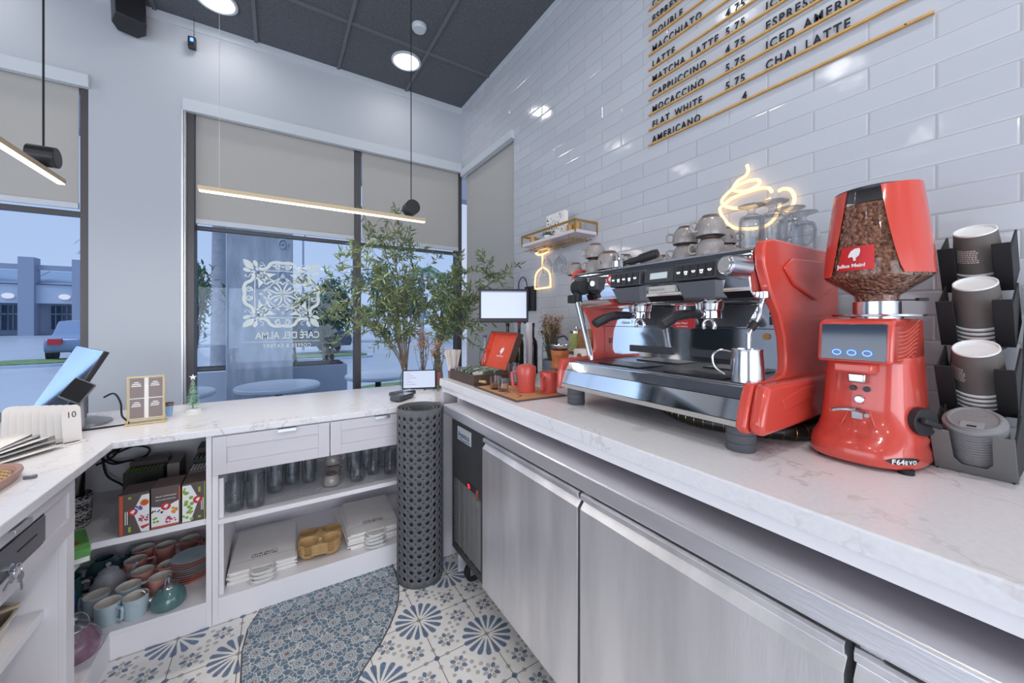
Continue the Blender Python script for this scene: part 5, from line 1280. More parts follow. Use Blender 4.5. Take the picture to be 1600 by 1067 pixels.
for r_, x in enumerate((0.9245, 0.993, 1.060)):
    for k in range(24):
        i = rr.choice([0, 1, 2]) if k < 21 or r_ else 3
        g_ = ['tea bags in the front row of the chest', 'tea bags in the middle row of the chest', 'tea bags in the rear row of the chest'][r_]
        sachet(i, x, 1.812 + k * .0112, -.22, ['patterned tea bag standing in the front row of the open tea chest', 'patterned tea bag standing in the middle row of the open tea chest', 'patterned tea bag standing in the rear row by the lid of the tea chest'][r_], g_)

# monitor on a post
t = thing('order_monitor', 'small monitor with a pale lit screen on a white post above the counter', 'monitor', (1.34, 1.98, Zc))
Mm = Matrix.Translation((1.21, 2.03, 1.492)) @ Matrix.Rotation(math.atan2(1.0, -1.0) - PI / 2 + PI - 0.13 + 0 * PI, 4, 'Z')
# the screen faces the camera: local -y is the face
face = Vector((-1.21, -2.03, 0)).normalized(); ang = math.atan2(face.x, -face.y)
Mm = Matrix.Translation((1.21, 2.03, 1.490)) @ Matrix.Rotation(ang + 0.06, 4, 'Z')
b = B().tf(Mm); b.box(-.155, .155, 0, .022, -.105, .105); mo = b.make('casing', black, t, bev=.005)
b = B().tf(Mm); b.box(-.142, .142, -.0012, -.0002, -.078, .092); b.make('screen', screenm, mo, smooth=False)
b = B().tf(Mm); b.box(-.142, .142, -.0018, -.0013, .084, .092); b.make('toolbar', PM('screen_bar', (120, 130, 160), .3, emit=(120, 130, 160), es=.3), mo, smooth=False)
B().box(1.325, 1.355, 1.925, 1.955, Zc, 1.385).make('post', white_lac, t, bev=.003)
B().tube([(1.34, 1.945, 1.375), (1.345, 2.03, 1.40), (1.30, 2.10, 1.43), (1.235, 2.075, 1.45)], .010, 8).make('mount_arm', blackm, t)
ad = thing('power_adapter', 'black adapter with a looped cable hung on the tiles right of the monitor', 'adapter', (1.66, 2.33, 1.55))
B().box(1.648, 1.678, 2.40, 2.45, 1.47, 1.66).box(1.650, 1.678, 2.33, 2.37, 1.47, 1.66).make('casing', black, ad, bev=.004)
B().tube(smoothpts([(1.66, 2.43, 1.66), (1.655, 2.44, 1.71), (1.655, 2.49, 1.74), (1.655, 2.54, 1.70), (1.655, 2.54, 1.64)], 6), .004, 8).make('cable', blackm, ad)

# bottles behind the chest
def bottle(label, x, y, h, r, body, cap, liquid=None, nm='bottle', neck=.3):
    t = thing(nm, label, 'bottle', (x, y, Zc))
    B().lathe([(0.0001, 0.0), (r, 0.0), (r, h * .55), (r * .85, h * .64), (r * .32, h * .72), (r * .30, h * .9), (r * .30, h * .93)], 24, cap1=True).make('bottle_body', body, t, world=False)
    if liquid: B().lathe([(0.0001, 0.004), (r * .93, 0.004), (r * .93, h * .34), (0.0001, h * .34)], 24).make('liquid', liquid, t, world=False)
    B().cyl((0, 0, h * .931), (0, 0, h), r * .38, n=20).make('bottle_cap', cap, t, world=False)
bottle('clear glass bottle with red syrup and blue cap left of the open chest lid', 1.118, 2.112, .255, .034, thinglass, PM('cap_blue', (70, 84, 120), .4), PM('red_syrup', (186, 60, 40), .2))
bottle('dark syrup bottle with pump, leftmost of those behind the chest lid', 1.29, 2.115, .33, .032, PM('dark_glass_a', (46, 42, 40), .15), blackm)
bottle('dark syrup bottle with a red cap behind the chest lid', 1.37, 2.10, .34, .032, PM('dark_glass_b', (56, 60, 46), .15), redl)
bottle('dark syrup bottle with pump, right of the red capped one', 1.44, 2.04, .33, .032, PM('dark_glass_c', (40, 36, 36), .15), blackm)
bottle('small clear bottle right of the syrup bottles', 1.50, 1.97, .30, .03, thinglass, chrome2, PM('pale_liquid', (200, 190, 160), .3))

# dried flowers in a pot
def dried(label, x, y, z, h, rad, n, c1, c2, cat='dried flowers', pot=None, ph=.09, pr_=.04, seed=1, L=.02, green=0):
    r2 = random.Random(seed); t = thing('dried_flowers', label, cat, (x, y, z))
    sb = B(); fb = B(); gb = B()
    for k in range(n):
        a = r2.uniform(0, 2 * PI); e = Vector((x + rad * math.cos(a) * r2.uniform(.1, 1), y + rad * math.sin(a) * r2.uniform(.1, 1), z + h * r2.uniform(.65, 1)))
        p0 = Vector((x, y, z + ph * .6)); m = (p0 + e) / 2 + Vector((r2.uniform(-.02, .02), r2.uniform(-.02, .02), .02))
        pts = smoothpts([p0, m, e], 4); sb.tube(pts, .0016, 4)
        for j in range(14):
            q = e + Vector((r2.gauss(0, .015), r2.gauss(0, .015), r2.gauss(0, .015)))
            leaf(fb, q, Vector((r2.uniform(-1, 1), r2.uniform(-1, 1), r2.uniform(-.5, 1))), L, L * .35)
        for j in range(green):
            q = pts[r2.randrange(2, len(pts))]; leaf(gb, q, Vector((r2.uniform(-1, 1), r2.uniform(-1, 1), r2.uniform(-.2, 1))), L * 1.8, L * .45)
    fb.make('blossoms', leafm('dried_%d' % seed, c1, c2), t, smooth=False); sb.make('stalks', stemm, t)
    if green: gb.make('leaves', leaf_dark, t, smooth=False)
    else: gb.bm.free()
    if pot: B().lathe([(0.0001, 0.0003), (pr_ * .8, 0.0003), (pr_, ph), (pr_ * .92, ph), (pr_ * .75, .006), (0.0001, .006)], 24, (x, y, z), False, False).make('pot', pot, t)
dried('bushy dried flowers in a blue grey pot right of the monitor post', 1.46, 1.87, Zc, .37, .075, 60, (206, 176, 156), (176, 140, 116), pot=PM('pot_bluegrey', (130, 140, 156), .5), ph=.10, pr_=.055, seed=3, green=6)
# pour over coffee maker
t = thing('pour_over_brewer', 'glass pour over brewer with orange wooden collar and steel filter', 'coffee maker', (1.31, 1.60, Zc))
B().lathe([(0.0001, 0.0003), (.055, .0003), (.062, .02), (.055, .07), (.034, .105), (.032, .12), (.044, .19), (.0455, .205)], 36, (1.31, 1.60, Zc), False, False).make('carafe', thinglass, t)
B().lathe([(.060 - .012, .088), (.044, .098), (.040, .118), (.0405, .135), (.045, .16), (.048, .186)], 36, (1.31, 1.60, Zc), False, False).make('wooden_collar', PM('collar_wood', (190, 112, 62), .4, var=.15, vs=30), t, solid=.006)
B().lathe([(.010, .14), (.052, .212), (.062, .2125), (.062, .2155), (.050, .2155), (.0095, .142)], 36, (1.31, 1.60, Zc), False, False).make('steel_filter', chrome2, t)
B().tube(smoothpts([(1.30, 1.61, Zc + .20), (1.295, 1.62, Zc + .245), (1.33, 1.59, Zc + .262), (1.34, 1.57, Zc + .24)], 6), .005, 8).make('spoon', black, t)
B().tube(smoothpts([(1.265, 1.625, Zc + .075), (1.24, 1.645, Zc + .10), (1.235, 1.65, Zc + .06), (1.255, 1.635, Zc + .03)], 6), .0035, 8).make('glass_ring', thinglass, t)
# jar, wooden block, white carton behind
t = thing('herb_jar', 'glass jar of green dried herbs with a metal lid beside the wooden block', 'jar', (1.52, 1.70, Zc))
B().lathe([(0.0001, .17), (.042, .17), (.042, .262), (.036, .27), (0.0001, .27)], 28, (1.52, 1.70, Zc)).make('herbs', PM('herb_green', (150, 156, 96), .8, var=.4, vs=150), t)
B().lathe([(0.0001, .271), (.040, .271), (.040, .285), (.02, .298), (.012, .300), (.012, .310), (0.0001, .312)], 28, (1.52, 1.70, Zc)).make('jar_lid', chrome2, t)
t = thing('wooden_riser', 'low wooden riser box carrying the herb jar by the tiled wall', 'riser', (1.54, 1.62, Zc))
B().box(1.455, 1.64, 1.50, 1.80, Zc, Zc + .1695).make('riser_box', white_lac, t, bev=.002, smooth=False)
B().box(1.4535, 1.4548, 1.50, 1.80, Zc + .150, Zc + .169).make('edge', gold, t)
t = thing('wooden_block', 'upright brown wooden board behind the left steam wand', 'board', (1.52, 1.58, Zc + .17))
B().box(1.49, 1.515, 1.545, 1.655, Zc + .170, Zc + .300).make('board', wood, t, bev=.002)
t = thing('white_carton', 'small white carton with a round brown print in front of the riser', 'carton', (1.38, 1.50, Zc))
B().box(1.36, 1.42, 1.445, 1.545, Zc, Zc + .195).make('carton_body', paperw, t, bev=.001, smooth=False)
b = B(); b.rings([[(1.3595 - d, 1.50 + .019 * math.cos(a * PI / 12), Zc + .155 + .019 * math.sin(a * PI / 12)) for a in range(24)] for d in (0, .0008)]); b.make('round_print', PM('coffee_print', (140, 104, 66), .6), t, smooth=False)
# straws in a cup at the counter corner
t = thing('straw_cup', 'dark cup packed with paper wrapped straws at the counter corner', 'straw holder', (0.945, 2.118, Zc)) 
B().lathe([(0.0001, .0003), (.026, .0003), (.030, .045), (.028, .045), (.024, .004), (0.0001, .004)], 24, (0.905, 2.1235 - .0, Zc), False, False).make('holder', PM('holder_brown', (120, 96, 92), .5), t)
rr = random.Random(2); strawm = PM('straw_paper', (220, 212, 206), .7)
straw0 = None
for k in range(46):
    a = rr.uniform(0, 2 * PI); r_ = rr.uniform(0, .018); tl = rr.uniform(0, .22); ta = rr.uniform(0, 2 * PI)
    if straw0 is None:
        straw0 = B().cyl((0, 0, 0), (0, 0, .165), .0036, n=7).make('paper_straw', strawm, None); o = straw0
    else: o = straw0.copy(); COL.objects.link(o)
    tag(o, 'paper wrapped straw standing in the dark cup at the counter corner', 'straw', 'wrapped straws in the corner cup')
    o.location = (0.905 + r_ * math.cos(a), 2.1235 + r_ * math.sin(a), Zc + .006)
    d = Vector((math.cos(a) * r_ * 9 + rr.uniform(-.08, .08), math.sin(a) * r_ * 9 + rr.uniform(-.08, .08), 1)).normalized()
    o.rotation_euler = Vector((0, 0, 1)).rotation_difference(d).to_euler()
# ================================================================ corner cabinet contents
ZS = 0.1152
pinkm = PM('pink_glaze', (226, 160, 150), 0.3, coat=.4, var=.05, vs=40)
bluegl = PM('pale_blue_glaze', (184, 204, 212), 0.3, coat=.4, var=.05, vs=40)
innerm = PM('cream_glaze', (236, 230, 222), 0.3, coat=.3)
tealg = PM('teal_glaze', (84, 122, 122), 0.2, coat=.6, var=.18, vs=40)
tealg2 = PM('plain_teal_glaze', (66, 118, 122), 0.25, coat=.5)
greyg = PM('lilac_grey_glaze', (198, 198, 208), 0.25, coat=.5)
purpg = PM('purple_glaze', (138, 104, 126), 0.2, coat=.6, var=.12, vs=30)
def mug(label, x, y, rz, m, grp, r=.043, h=.084):
    t = thing('mug', label, 'mug', (x, y, ZS), rz, grp)
    B().lathe([(0.0001, 0.0003), (r * .86, .0003), (r * .92, .004), (r, h * .95), (r, h), (r * .97, h + .001)], 32, cap0=False, cap1=False).make('mug_wall', m, t, world=False)
    B().lathe([(r * .97, h + .001), (r * .94, h), (r * .88, .008), (0.0001, .007)], 32, cap0=False, cap1=False).make('mug_inside', innerm, t, world=False)
    B().tube([(r * .97, 0, h * .80), (r * 1.62, 0, h * .78), (r * 1.66, 0, h * .72), (r * 1.62, 0, h * .26), (r * 1.5, 0, h * .2), (r * .92, 0, h * .2)], .006, 8).make('handle', m, t, world=False)
for x, y, rz, lb in ((-.608, 2.272, -.7, 'pale blue mug at the front with its flat handle turned to the camera'), (-.668, 2.362, 2.6, 'pale blue mug behind the front left blue mug'), (-.520, 2.262, 2.4, 'pale blue mug beside the teal teapot spout'), (-.568, 2.366, .4, 'pale blue mug behind the front pair, in front of a pink mug')):
    mug(lb, x, y, rz, bluegl, 'pale blue mugs on the lower corner shelf')
for x, y, rz, lb in ((-.545, 2.474, .3, 'pink mug in the middle of the shelf, right of the grey teapot'), (-.462, 2.372, .8, 'pink mug just behind the teal teapot lid'), (-.452, 2.474, .5, 'pink mug behind the teal teapot, left of the plates'), (-.600, 2.606, .2, 'pink mug behind the spout of the grey teapot'), (-.595, 2.715, .2, 'pink mug at the back left of the lower corner shelf'), (-.503, 2.690, .1, 'pink mug at the back with its handle to the right'), (-.405, 2.700, -.7, 'pink mug at the back right beside the pink pot')):
    mug(lb, x, y, rz, pinkm, 'pink mugs on the lower corner shelf')
def teapot(label, x, y, rz, m, r, h, lidm, spm, wire=False, opened=False, knob=True, mug_h=False):
    t = thing('teapot', label, 'teapot', (x, y, ZS), rz)
    B().lathe([(0.0001, .0003), (r * .86, .0003), (r * .97, h * .12), (r, h * .3), (r * .93, h * .55), (r * .75, h * .78), (r * .56, h * .93), (r * .52, h)] + ([(r * .48, h), (r * .5, h * .9), (r * .85, h * .4), (r * .8, h * .1), (0.0001, h * .08)] if opened else []), 40, cap0=False, cap1=not opened).make('pot_body', m, t, world=False)
    if not opened:
        b = B().lathe([(r * .55, h + .0005), (r * .54, h + .004), (r * .3, h + .016), (r * .08, h + .020), (0.0001, h + .020)], 32, cap0=True, cap1=False)
        lo = b.make('pot_lid', lidm, t, world=False)
        B().lathe([(.004, h + .019), (.004, h + .026), (.010, h + .032), (.010, h + .038), (.005, h + .043), (0.0001, h + .044)], 20, cap1=False).make('knob', lidm if not wire else chrome2, lo, world=False)
    B().tube(smoothpts([(r * .9, 0, h * .35), (r * 1.2, 0, h * .55), (r * 1.35, 0, h * .85), (r * 1.55, 0, h * .98)], 6), [.016] * 5 + [.012] * 6 + [.008] * 8, 12).make('spout', spm, t, world=False)
    if wire:
        B().tube([(0, r * .62 * math.cos(a), h * .80 + .075 * math.sin(a)) for a in [k * PI / 14 for k in range(15)]], .0016, 6).make('wire_handle', chrome2, t, world=False)
    else:
        B().tube(smoothpts([(-r * .75, 0, h * .78), (-r * 1.2, 0, h * .9), (-r * 1.55, 0, h * .62), (-r * 1.35, 0, h * .25), (-r * .95, 0, h * .2)], 6), .007, 10).make('handle', m, t, world=False)
    return t
teapot('glossy teal teapot with metal lid, spout and thin wire handle at the front', -.412, 2.262, 2.9, tealg, .062, .086, gold if 0 else chrome2, PM('metal_spout', (190, 180, 170), .25, .9), wire=True)
teapot('purple teapot with metal lid, cut by the cabinet edge at the front left', -.655, 2.105, 2.4, purpg, .076, .108, chrome2, chrome2, wire=True)
teapot('lilac grey teapot with matching lid in the middle of the lower shelf', -.680, 2.545, .25, greyg, .066, .085, greyg, greyg)
teapot('open dark teal teapot without a lid at the back left corner', -.735, 2.70, .45, tealg2, .068, .085, tealg2, tealg2, opened=True)
teapot('open pink pot half hidden behind the plates at the right back', -.325, 2.66, .9, pinkm, .045, .075, pinkm, pinkm, opened=True)
t = thing('teal_jug', 'teal jug at the far left behind the blue box', 'jug', (-.80, 2.52, ZS))
B().lathe([(0.0001, .0003), (.04, .0003), (.045, .05), (.038, .085), (.040, .11), (.037, .11), (.035, .085), (.04, .01), (0.0001, .008)], 28, cap0=False, cap1=False).make('jug_body', tealg2, t, world=False)
B().tube(smoothpts([(.036, 0, .09), (.07, 0, .09), (.07, 0, .04), (.042, 0, .03)], 5), .006, 8).make('handle', blackm, t, world=False)
t = thing('blue_carton', 'small bright blue carton behind the purple teapot', 'carton', (-.775, 2.385, ZS))
B().box(-.805, -.745, 2.37, 2.42, ZS + .0003, ZS + .10).make('carton_body', PM('bright_blue', (52, 120, 196), .4), t, bev=.001, smooth=False)
pl = [(i, ('pale blue', bluegl) if i in (9, 5, 6, 3) else ('pink', pinkm)) for i in range(10)]
psrc = {}
for i, (nm, m) in pl:
    z = ZS + .0005 + i * .0102
    lb = 'topmost pale blue plate of the stack at the right of the lower corner shelf' if i == 9 else '%s plate inside the stack beneath the top plate, lower corner shelf' % nm
    if nm not in psrc:
        t = thing('plate', lb, 'plate', (-.362, 2.455, z), 0, 'plates stacked on the lower corner shelf, ' + nm)
        B().lathe([(0.0001, .0), (.045, .0), (.050, .003), (.078, .013), (.0795, .015), (.077, .0155), (.050, .006), (0.0001, .0045)], 48, cap0=False, cap1=False).make('plate_body', m, t, world=False)
        psrc[nm] = t
    else: dup(psrc[nm], lb, loc=(-.362, 2.455, z))
# tea boxes on the corner shelf
ZT = 0.4922
tbrown = PM('tea_box_brown', (92, 78, 76), .5); orange = PM('tea_box_orange', (206, 84, 52), .5); lime = PM('tea_box_lime', (150, 180, 60), .5)
fruitp = PM('print_magenta', (190, 50, 100), .5); fruito = PM('print_orange', (222, 150, 66), .5); fruitv = PM('print_violet', (104, 88, 168), .5); fruitg = PM('print_green', (130, 168, 60), .5); printr = PM('print_red', (200, 44, 44), .5); printb = PM('print_berry', (60, 48, 72), .5)
def disc(b, M, x, y, r, z, n=20, mi=0):
    b.mi = mi; b.M = M; b.ngon([(x + r * math.cos(2 * PI * k / n), y + r * math.sin(2 * PI * k / n), z) for k in range(n)]); b.M = Matrix.Identity(4)
def poly(b, M, pts, z, mi=0):
    b.mi = mi; b.M = M; b.ngon([(x, y, z) for x, y in pts]); b.M = Matrix.Identity(4)
artm = [whitep, orange, lime, fruitp, fruito, fruitv, fruitg, printr, printb, tbrown, greyp]
def teabox(label, x0, x1, y0, y1, h, style, z=ZT):
    t = thing('tea_box', label, 'box', ((x0 + x1) / 2, (y0 + y1) / 2, z), group=None)
    bo = B().box(x0, x1, y0, y1, z + .0002, z + h).make('carton_body', tbrown, t, bev=.0008, smooth=False)
    M = frame((x0, y0, z), (1, 0, 0), (0, 0, 1)); W = x1 - x0; r2 = random.Random(style * 7 + 1); b = B(); e = .0006
    if style == 0:
        poly(b, M, [(.004, .003), (.014, .003), (.014, h - .003), (.004, h - .003)], e, 1)
        poly(b, M, [(W, .002), (W, h - .01), (W - .024, h - .012), (W - .052, h * .56), (W - .026, .004)], e, 0)
        disc(b, M, W - .015, h - .045, .0145, e * 1.5, mi=4); disc(b, M, W - .015, h - .045, .011, e * 1.8, mi=1)
        for k in range(6): disc(b, M, W - .03 + r2.uniform(-.012, .008), h * .62 + r2.uniform(-.01, .01), .005, e * (2 + k * .1), 8, 5)
        for k in range(16): disc(b, M, W - .018 + r2.uniform(-.014, .014), h * .36 + r2.uniform(-.012, .012), .0035, e * (2 + k * .05), 8, 3)
        poly(b, M, [(W - .030, .028), (W - .001, .034), (W - .001, .026), (W - .022, .016)], e * 1.6, 7)
        disc(b, M, W - .052, h * .55, .0155, e * 2, mi=7)
        poly(b, M, [(.030, .012), (.038, .012), (.038, .034), (.030, .034)], e, 2); poly(b, M, [(.030, h - .022), (.040, h - .022), (.040, h - .012), (.030, h - .012)], e, 2)
        for k in range(2): poly(b, M, [(.020 + k * .006, .045), (.0225 + k * .006, .045), (.0225 + k * .006, .10), (.020 + k * .006, .10)], e, 0)
    elif style == 1:
        poly(b, M, [(.001, .012), (W - .006, .012), (W - .006, h * .62), (W * .45, h * .5), (.001, h * .56)], e, 0)
        poly(b, M, [(.001, .004), (W - .006, .004), (W - .006, .012), (.001, .012)], e, 1); poly(b, M, [(W - .006, h * .62), (W - .001, h * .62), (W - .001, h - .01), (W - .006, h - .01)], e, 1)
        disc(b, M, W * .5, h * .52, .0165, e * 2, mi=7)
        for k in range(18): disc(b, M, W * .66 + r2.uniform(-.016, .016), h * .18 + r2.uniform(-.013, .013), .0036, e * (2 + k * .05), 8, 3)
        for k in range(9): disc(b, M, W * .2 + r2.uniform(-.02, .02), h * .40 + r2.uniform(-.010, .010), .0032, e * (2 + k * .05), 8, 8)
        for k in range(7): disc(b, M, W * .85 + r2.uniform(-.012, .012), h * .38 + r2.uniform(-.012, .014), .006, e * (2 + k * .05), 10, 4)
        for k in range(4): disc(b, M, W * .12 + r2.uniform(-.01, .012), h * .22 + r2.uniform(-.01, .01), .005, e * (2 + k * .05), 10, 6)
    else:
        poly(b, M, [(.001, .004), (.030, .004), (.058, h * .56), (.030, h - .008), (.001, h - .008)], e, 0)
        poly(b, M, [(W - .004, .002), (W - .001, .002), (W - .001, h - .002), (W - .004, h - .002)], e, 2)
        for k in range(22):
            x = r2.uniform(.004, .034); y = r2.uniform(.012, h - .02); disc(b, M, x, y, r2.uniform(.004, .008), e * (1.5 + k * .05), 7, 6 if k % 3 else 2)
        disc(b, M, .054, h * .55, .0165, e * 3, mi=7)
        poly(b, M, [(.056, h - .045), (.064, h - .045), (.064, h - .022), (.056, h - .022)], e, 2); poly(b, M, [(.055, .012), (.065, .012), (.065, .022), (.055, .022)], e, 2)
        for k in range(2): poly(b, M, [(.066 + k * .006, .045), (.0685 + k * .006, .045), (.0685 + k * .006, .10), (.066 + k * .006, .10)], e, 0)
    b.make('printed_front', artm, bo, smooth=False)
    if style == 1:
        text('lettering', 'FRUIT SYMPHONY', .0085, whitep, bo, frame((x0 + .014, y0 - .0008, z + h * .76), (1, 0, 0), (0, 0, 1)), .0002)
        text('lettering', 'FRÜCHTESYMPHONIE', .0068, whitep, bo, frame((x0 + .014, y0 - .0008, z + h * .68), (1, 0, 0), (0, 0, 1)), .0002)
    ex, ez = {0: (W - .052, h * .55), 1: (W * .5, h * .52), 2: (.054, h * .55)}[style]
    b = B(); swoosh(b, (x0 + ex, y0 - .0022, z + ez), (1, 0, 0), (0, 0, 1), .018); b.make('emblem_mark', whitep, bo, smooth=False)
    return t
teabox('brown tea box with an orange side stripe and fruit print, left on the corner shelf', -.560, -.464, 2.203, 2.33, .172, 0)
teabox('brown tea box with lettering above a fruit print, middle of the three in front', -.459, -.362, 2.203, 2.33, .178, 1)
teabox('brown tea box with green leaf print at the right end of the corner shelf', -.357, -.276, 2.203, 2.33, .174, 2)
def plainbox(label, x0, x1, y0, y1, z0, z1, m, stripes=None, sm=None, nm='tea_box'):
    t = thing(nm, label, 'box', ((x0 + x1) / 2, (y0 + y1) / 2, z0), group=None)
    o = B().box(x0, x1, y0, y1, z0 + .0002, z1).make('carton_body', m, t, bev=.0008, smooth=False)
    if stripes:
        b = B()
        for k in range(stripes): b.box(x0 + .006 + k * (x1 - x0 - .012) / stripes, x0 + .006 + (k + .55) * (x1 - x0 - .012) / stripes, y0 + .01, y1 - .01, z1 + .0001, z1 + .0007)
        b.make('printed_lettering', sm, o, smooth=False)
dkg = PM('dark_green_box', (48, 54, 46), .5)
plainbox('dark green tea box behind the left tea box', -.62, -.475, 2.50, 2.58, ZT, ZT + .175, dkg, 9, fruitg)
plainbox('dark tea box standing rearmost left on the corner shelf', -.62, -.475, 2.60, 2.68, ZT, ZT + .195, tbrown, 9, greyp)
plainbox('pale grey carton behind the middle tea box', -.462, -.415, 2.50, 2.66, ZT, ZT + .19, PM('carton_taupe', (150, 140, 134), .6))
plainbox('brown box with pale lettering on its top, behind the green leaf tea box', -.357, -.276, 2.345, 2.45, ZT, ZT + .185, tbrown, 6, whitep)
plainbox('dark box with a green band, second behind the green leaf tea box', -.357, -.276, 2.465, 2.57, ZT, ZT + .20, dkg, 4, tealg2)
plainbox('rearmost plain brown box behind the green leaf tea box', -.357, -.276, 2.585, 2.72, ZT, ZT + .225, tbrown)
t = thing('tea_packet', 'green and white tea packet lying at the left end of the corner shelf', 'box', (-.685, 2.135, ZT), .35)
o = B().box(-.055, .055, -.115, .095, .0003, .052).make('carton_body', PM('packet_green', (96, 160, 84), .5, var=.4, vs=14), t, bev=.001, smooth=False, world=False)
b = B(); b.box(-.052, .052, -.1158, -.1152, .004, .022).box(.0553, .0558, -.10, .08, .006, .028); b.make('white_band', whitep, o, world=False, smooth=False)
b = B(); b.ngon([(-.005 + .035 * math.cos(a * PI / 12), -.04 + .03 * math.sin(a * PI / 12), .0526) for a in range(24)]); b.make('printed_cup', PM('packet_red', (168, 74, 50), .5), o, world=False, smooth=False)
text('lettering', 'Green Tea', .016, fruitg, o, chain(o) @ frame((.0562, -.07, .011), (0, 1, 0), (0, 0, 1)), .0002)
t = thing('patterned_basket', 'black and white patterned tall basket behind the cabinet edge', 'basket', (-.765, 2.42, ZT))
def basketm():
    m, nt, b_ = mat('black_white_weave'); v, x, y, z = coords(nt)
    n = noise(nt, v, 60, 2, mul=(1, 1, 2)); l = (z * 120).sin()
    nt.links.new(mixc(nt, (n - .5).abs().lt(.05).mx(l.gt(.9)), lin((46, 44, 46)), lin((190, 188, 188))), b_.inputs['Base Color']); b_.inputs['Roughness'].default_value = .7
    return m
B().lathe([(0.0001, .0003), (.060, .0003), (.066, .06), (.068, .13), (.064, .14), (.061, .13), (.058, .01), (0.0001, .008)], 32, cap0=False, cap1=False).make('basket_wall', basketm(), t, world=False)
t = thing('dark_bag', 'dark foil bag standing out of the patterned basket', 'bag', (-.765, 2.42, ZT + .0085))
B().loft([(0, 0, .036, .030, 3, .0003), (0, 0, .042, .034, 3, .10), (0, 0, .045, .028, 2.4, .20), (0, 0, .046, .008, 2.2, .27), (0, 0, .046, .004, 2.2, .30)], 32).make('bag_body', PM('foil_black', (52, 46, 44), .25, .6, bs=.8, bsc=30), t, world=False)
t = thing('power_cables', 'tangle of black power cables hanging behind the tea boxes', 'cable', (-.65, 2.75, .7))
for pts in ([(-.50, 2.80, .865), (-.58, 2.78, .80), (-.68, 2.76, .735), (-.74, 2.76, .70), (-.70, 2.75, .66), (-.60, 2.75, .67), (-.58, 2.75, .71), (-.64, 2.76, .73), (-.72, 2.76, .70)],
            [(-.285, 2.79, .835), (-.38, 2.78, .80), (-.48, 2.77, .765), (-.60, 2.76, .745), (-.70, 2.76, .735), (-.76, 2.76, .70), (-.72, 2.75, .655), (-.66, 2.75, .66)],
            [(-.75, 2.79, .84), (-.70, 2.77, .80), (-.69, 2.76, .75), (-.72, 2.76, .69), (-.78, 2.75, .66)],
            [(-.76, 2.76, .70), (-.74, 2.75, .60), (-.68, 2.74, .54), (-.66, 2.73, .503)]):
    B().tube(smoothpts(pts, 6), .0052, 8).make('cable', blackm, t)
B().box(-.30, -.2725, 2.775, 2.80, .825, .845).make('plug', black, t, bev=.002)

# ================================================================ drawer cabinet contents
ZG = 0.4762
t = thing('shelf_liner', 'crumpled clear plastic sheet lining the glass shelf', 'liner', (.3, 2.4, .4752))
b = B(); rr = random.Random(4); nx_, ny_ = 46, 20
V = [[b.v((-.19 + .97 * i / nx_, 2.24 + .5 * j / ny_, .4757 + abs(rr.gauss(0, .0011)))) for i in range(nx_ + 1)] for j in range(ny_ + 1)]
for j in range(ny_):
    for i in range(nx_): b.f([V[j][i], V[j][i + 1], V[j + 1][i + 1], V[j + 1][i]])
b.make('plastic_sheet', thin('liner_plastic', (.94, .95, .96, 1), .35, .12), t, smooth=False)
ZG = .4795
gl = [(-.172, 2.275, .040, .132, 1, 'front left pressed glass tumbler at the left end of the glass shelf'), (-.088, 2.262, .040, .132, 1, 'second pressed glass tumbler from the left at the front edge'),
      (-.180, 2.385, .040, .132, 1, 'pressed glass tumbler behind the front left one'), (-.090, 2.375, .040, .132, 1, 'pressed glass tumbler behind the second one from the left'),
      (-.005, 2.40, .041, .130, 1, 'ribbed tall tumbler third from the left'), (.010, 2.50, .041, .130, 1, 'ribbed tall tumbler behind the third one from the left'),
      (.075, 2.47, .038, .135, 0, 'tall plain glass left of the plain highball'), (.155, 2.44, .035, .125, 0, 'plain highball glass left of the grey cups'), (.085, 2.60, .038, .135, 0, 'tall plain glass at the back, left of the grey cups'), (.175, 2.56, .035, .125, 0, 'plain glass behind the highball'),
      (.395, 2.315, .042, .078, 0, 'low wide glass jar right of the grey cups'), (.400, 2.46, .044, .125, 0, 'wide tall glass behind the low jar'), (.492, 2.36, .034, .070, 0, 'small glass right of the low jar'), (.478, 2.47, .034, .125, 0, 'tall glass with beaded stem behind the small glass'), (.580, 2.32, .036, .135, 0, 'tall double walled glass beside the rolled mat'), (.575, 2.45, .036, .130, 0, 'tall glass behind the double walled one'), (.64, 2.44, .036, .13, 0, 'rightmost tall glass hidden partly by the rolled mat')]
for x, y, r, h, f_, lb in gl:
    tumbler(lb, x, y, ZG, r, h, grp='clear glasses on the glass shelf', facet=bool(f_))
mkcup('grey cup standing upside down at the front, between plain glasses on the shelf', .262, 2.335, 2.0, ZG, .88)
mkcup('grey cup behind the front grey cup, lower of the pair on the glass shelf', .285, 2.475, .3, ZG, .88)
mkcup('grey cup with its handle to the right, upper of the pair on the glass shelf', .285, 2.475, .2, ZG + .065, .88)
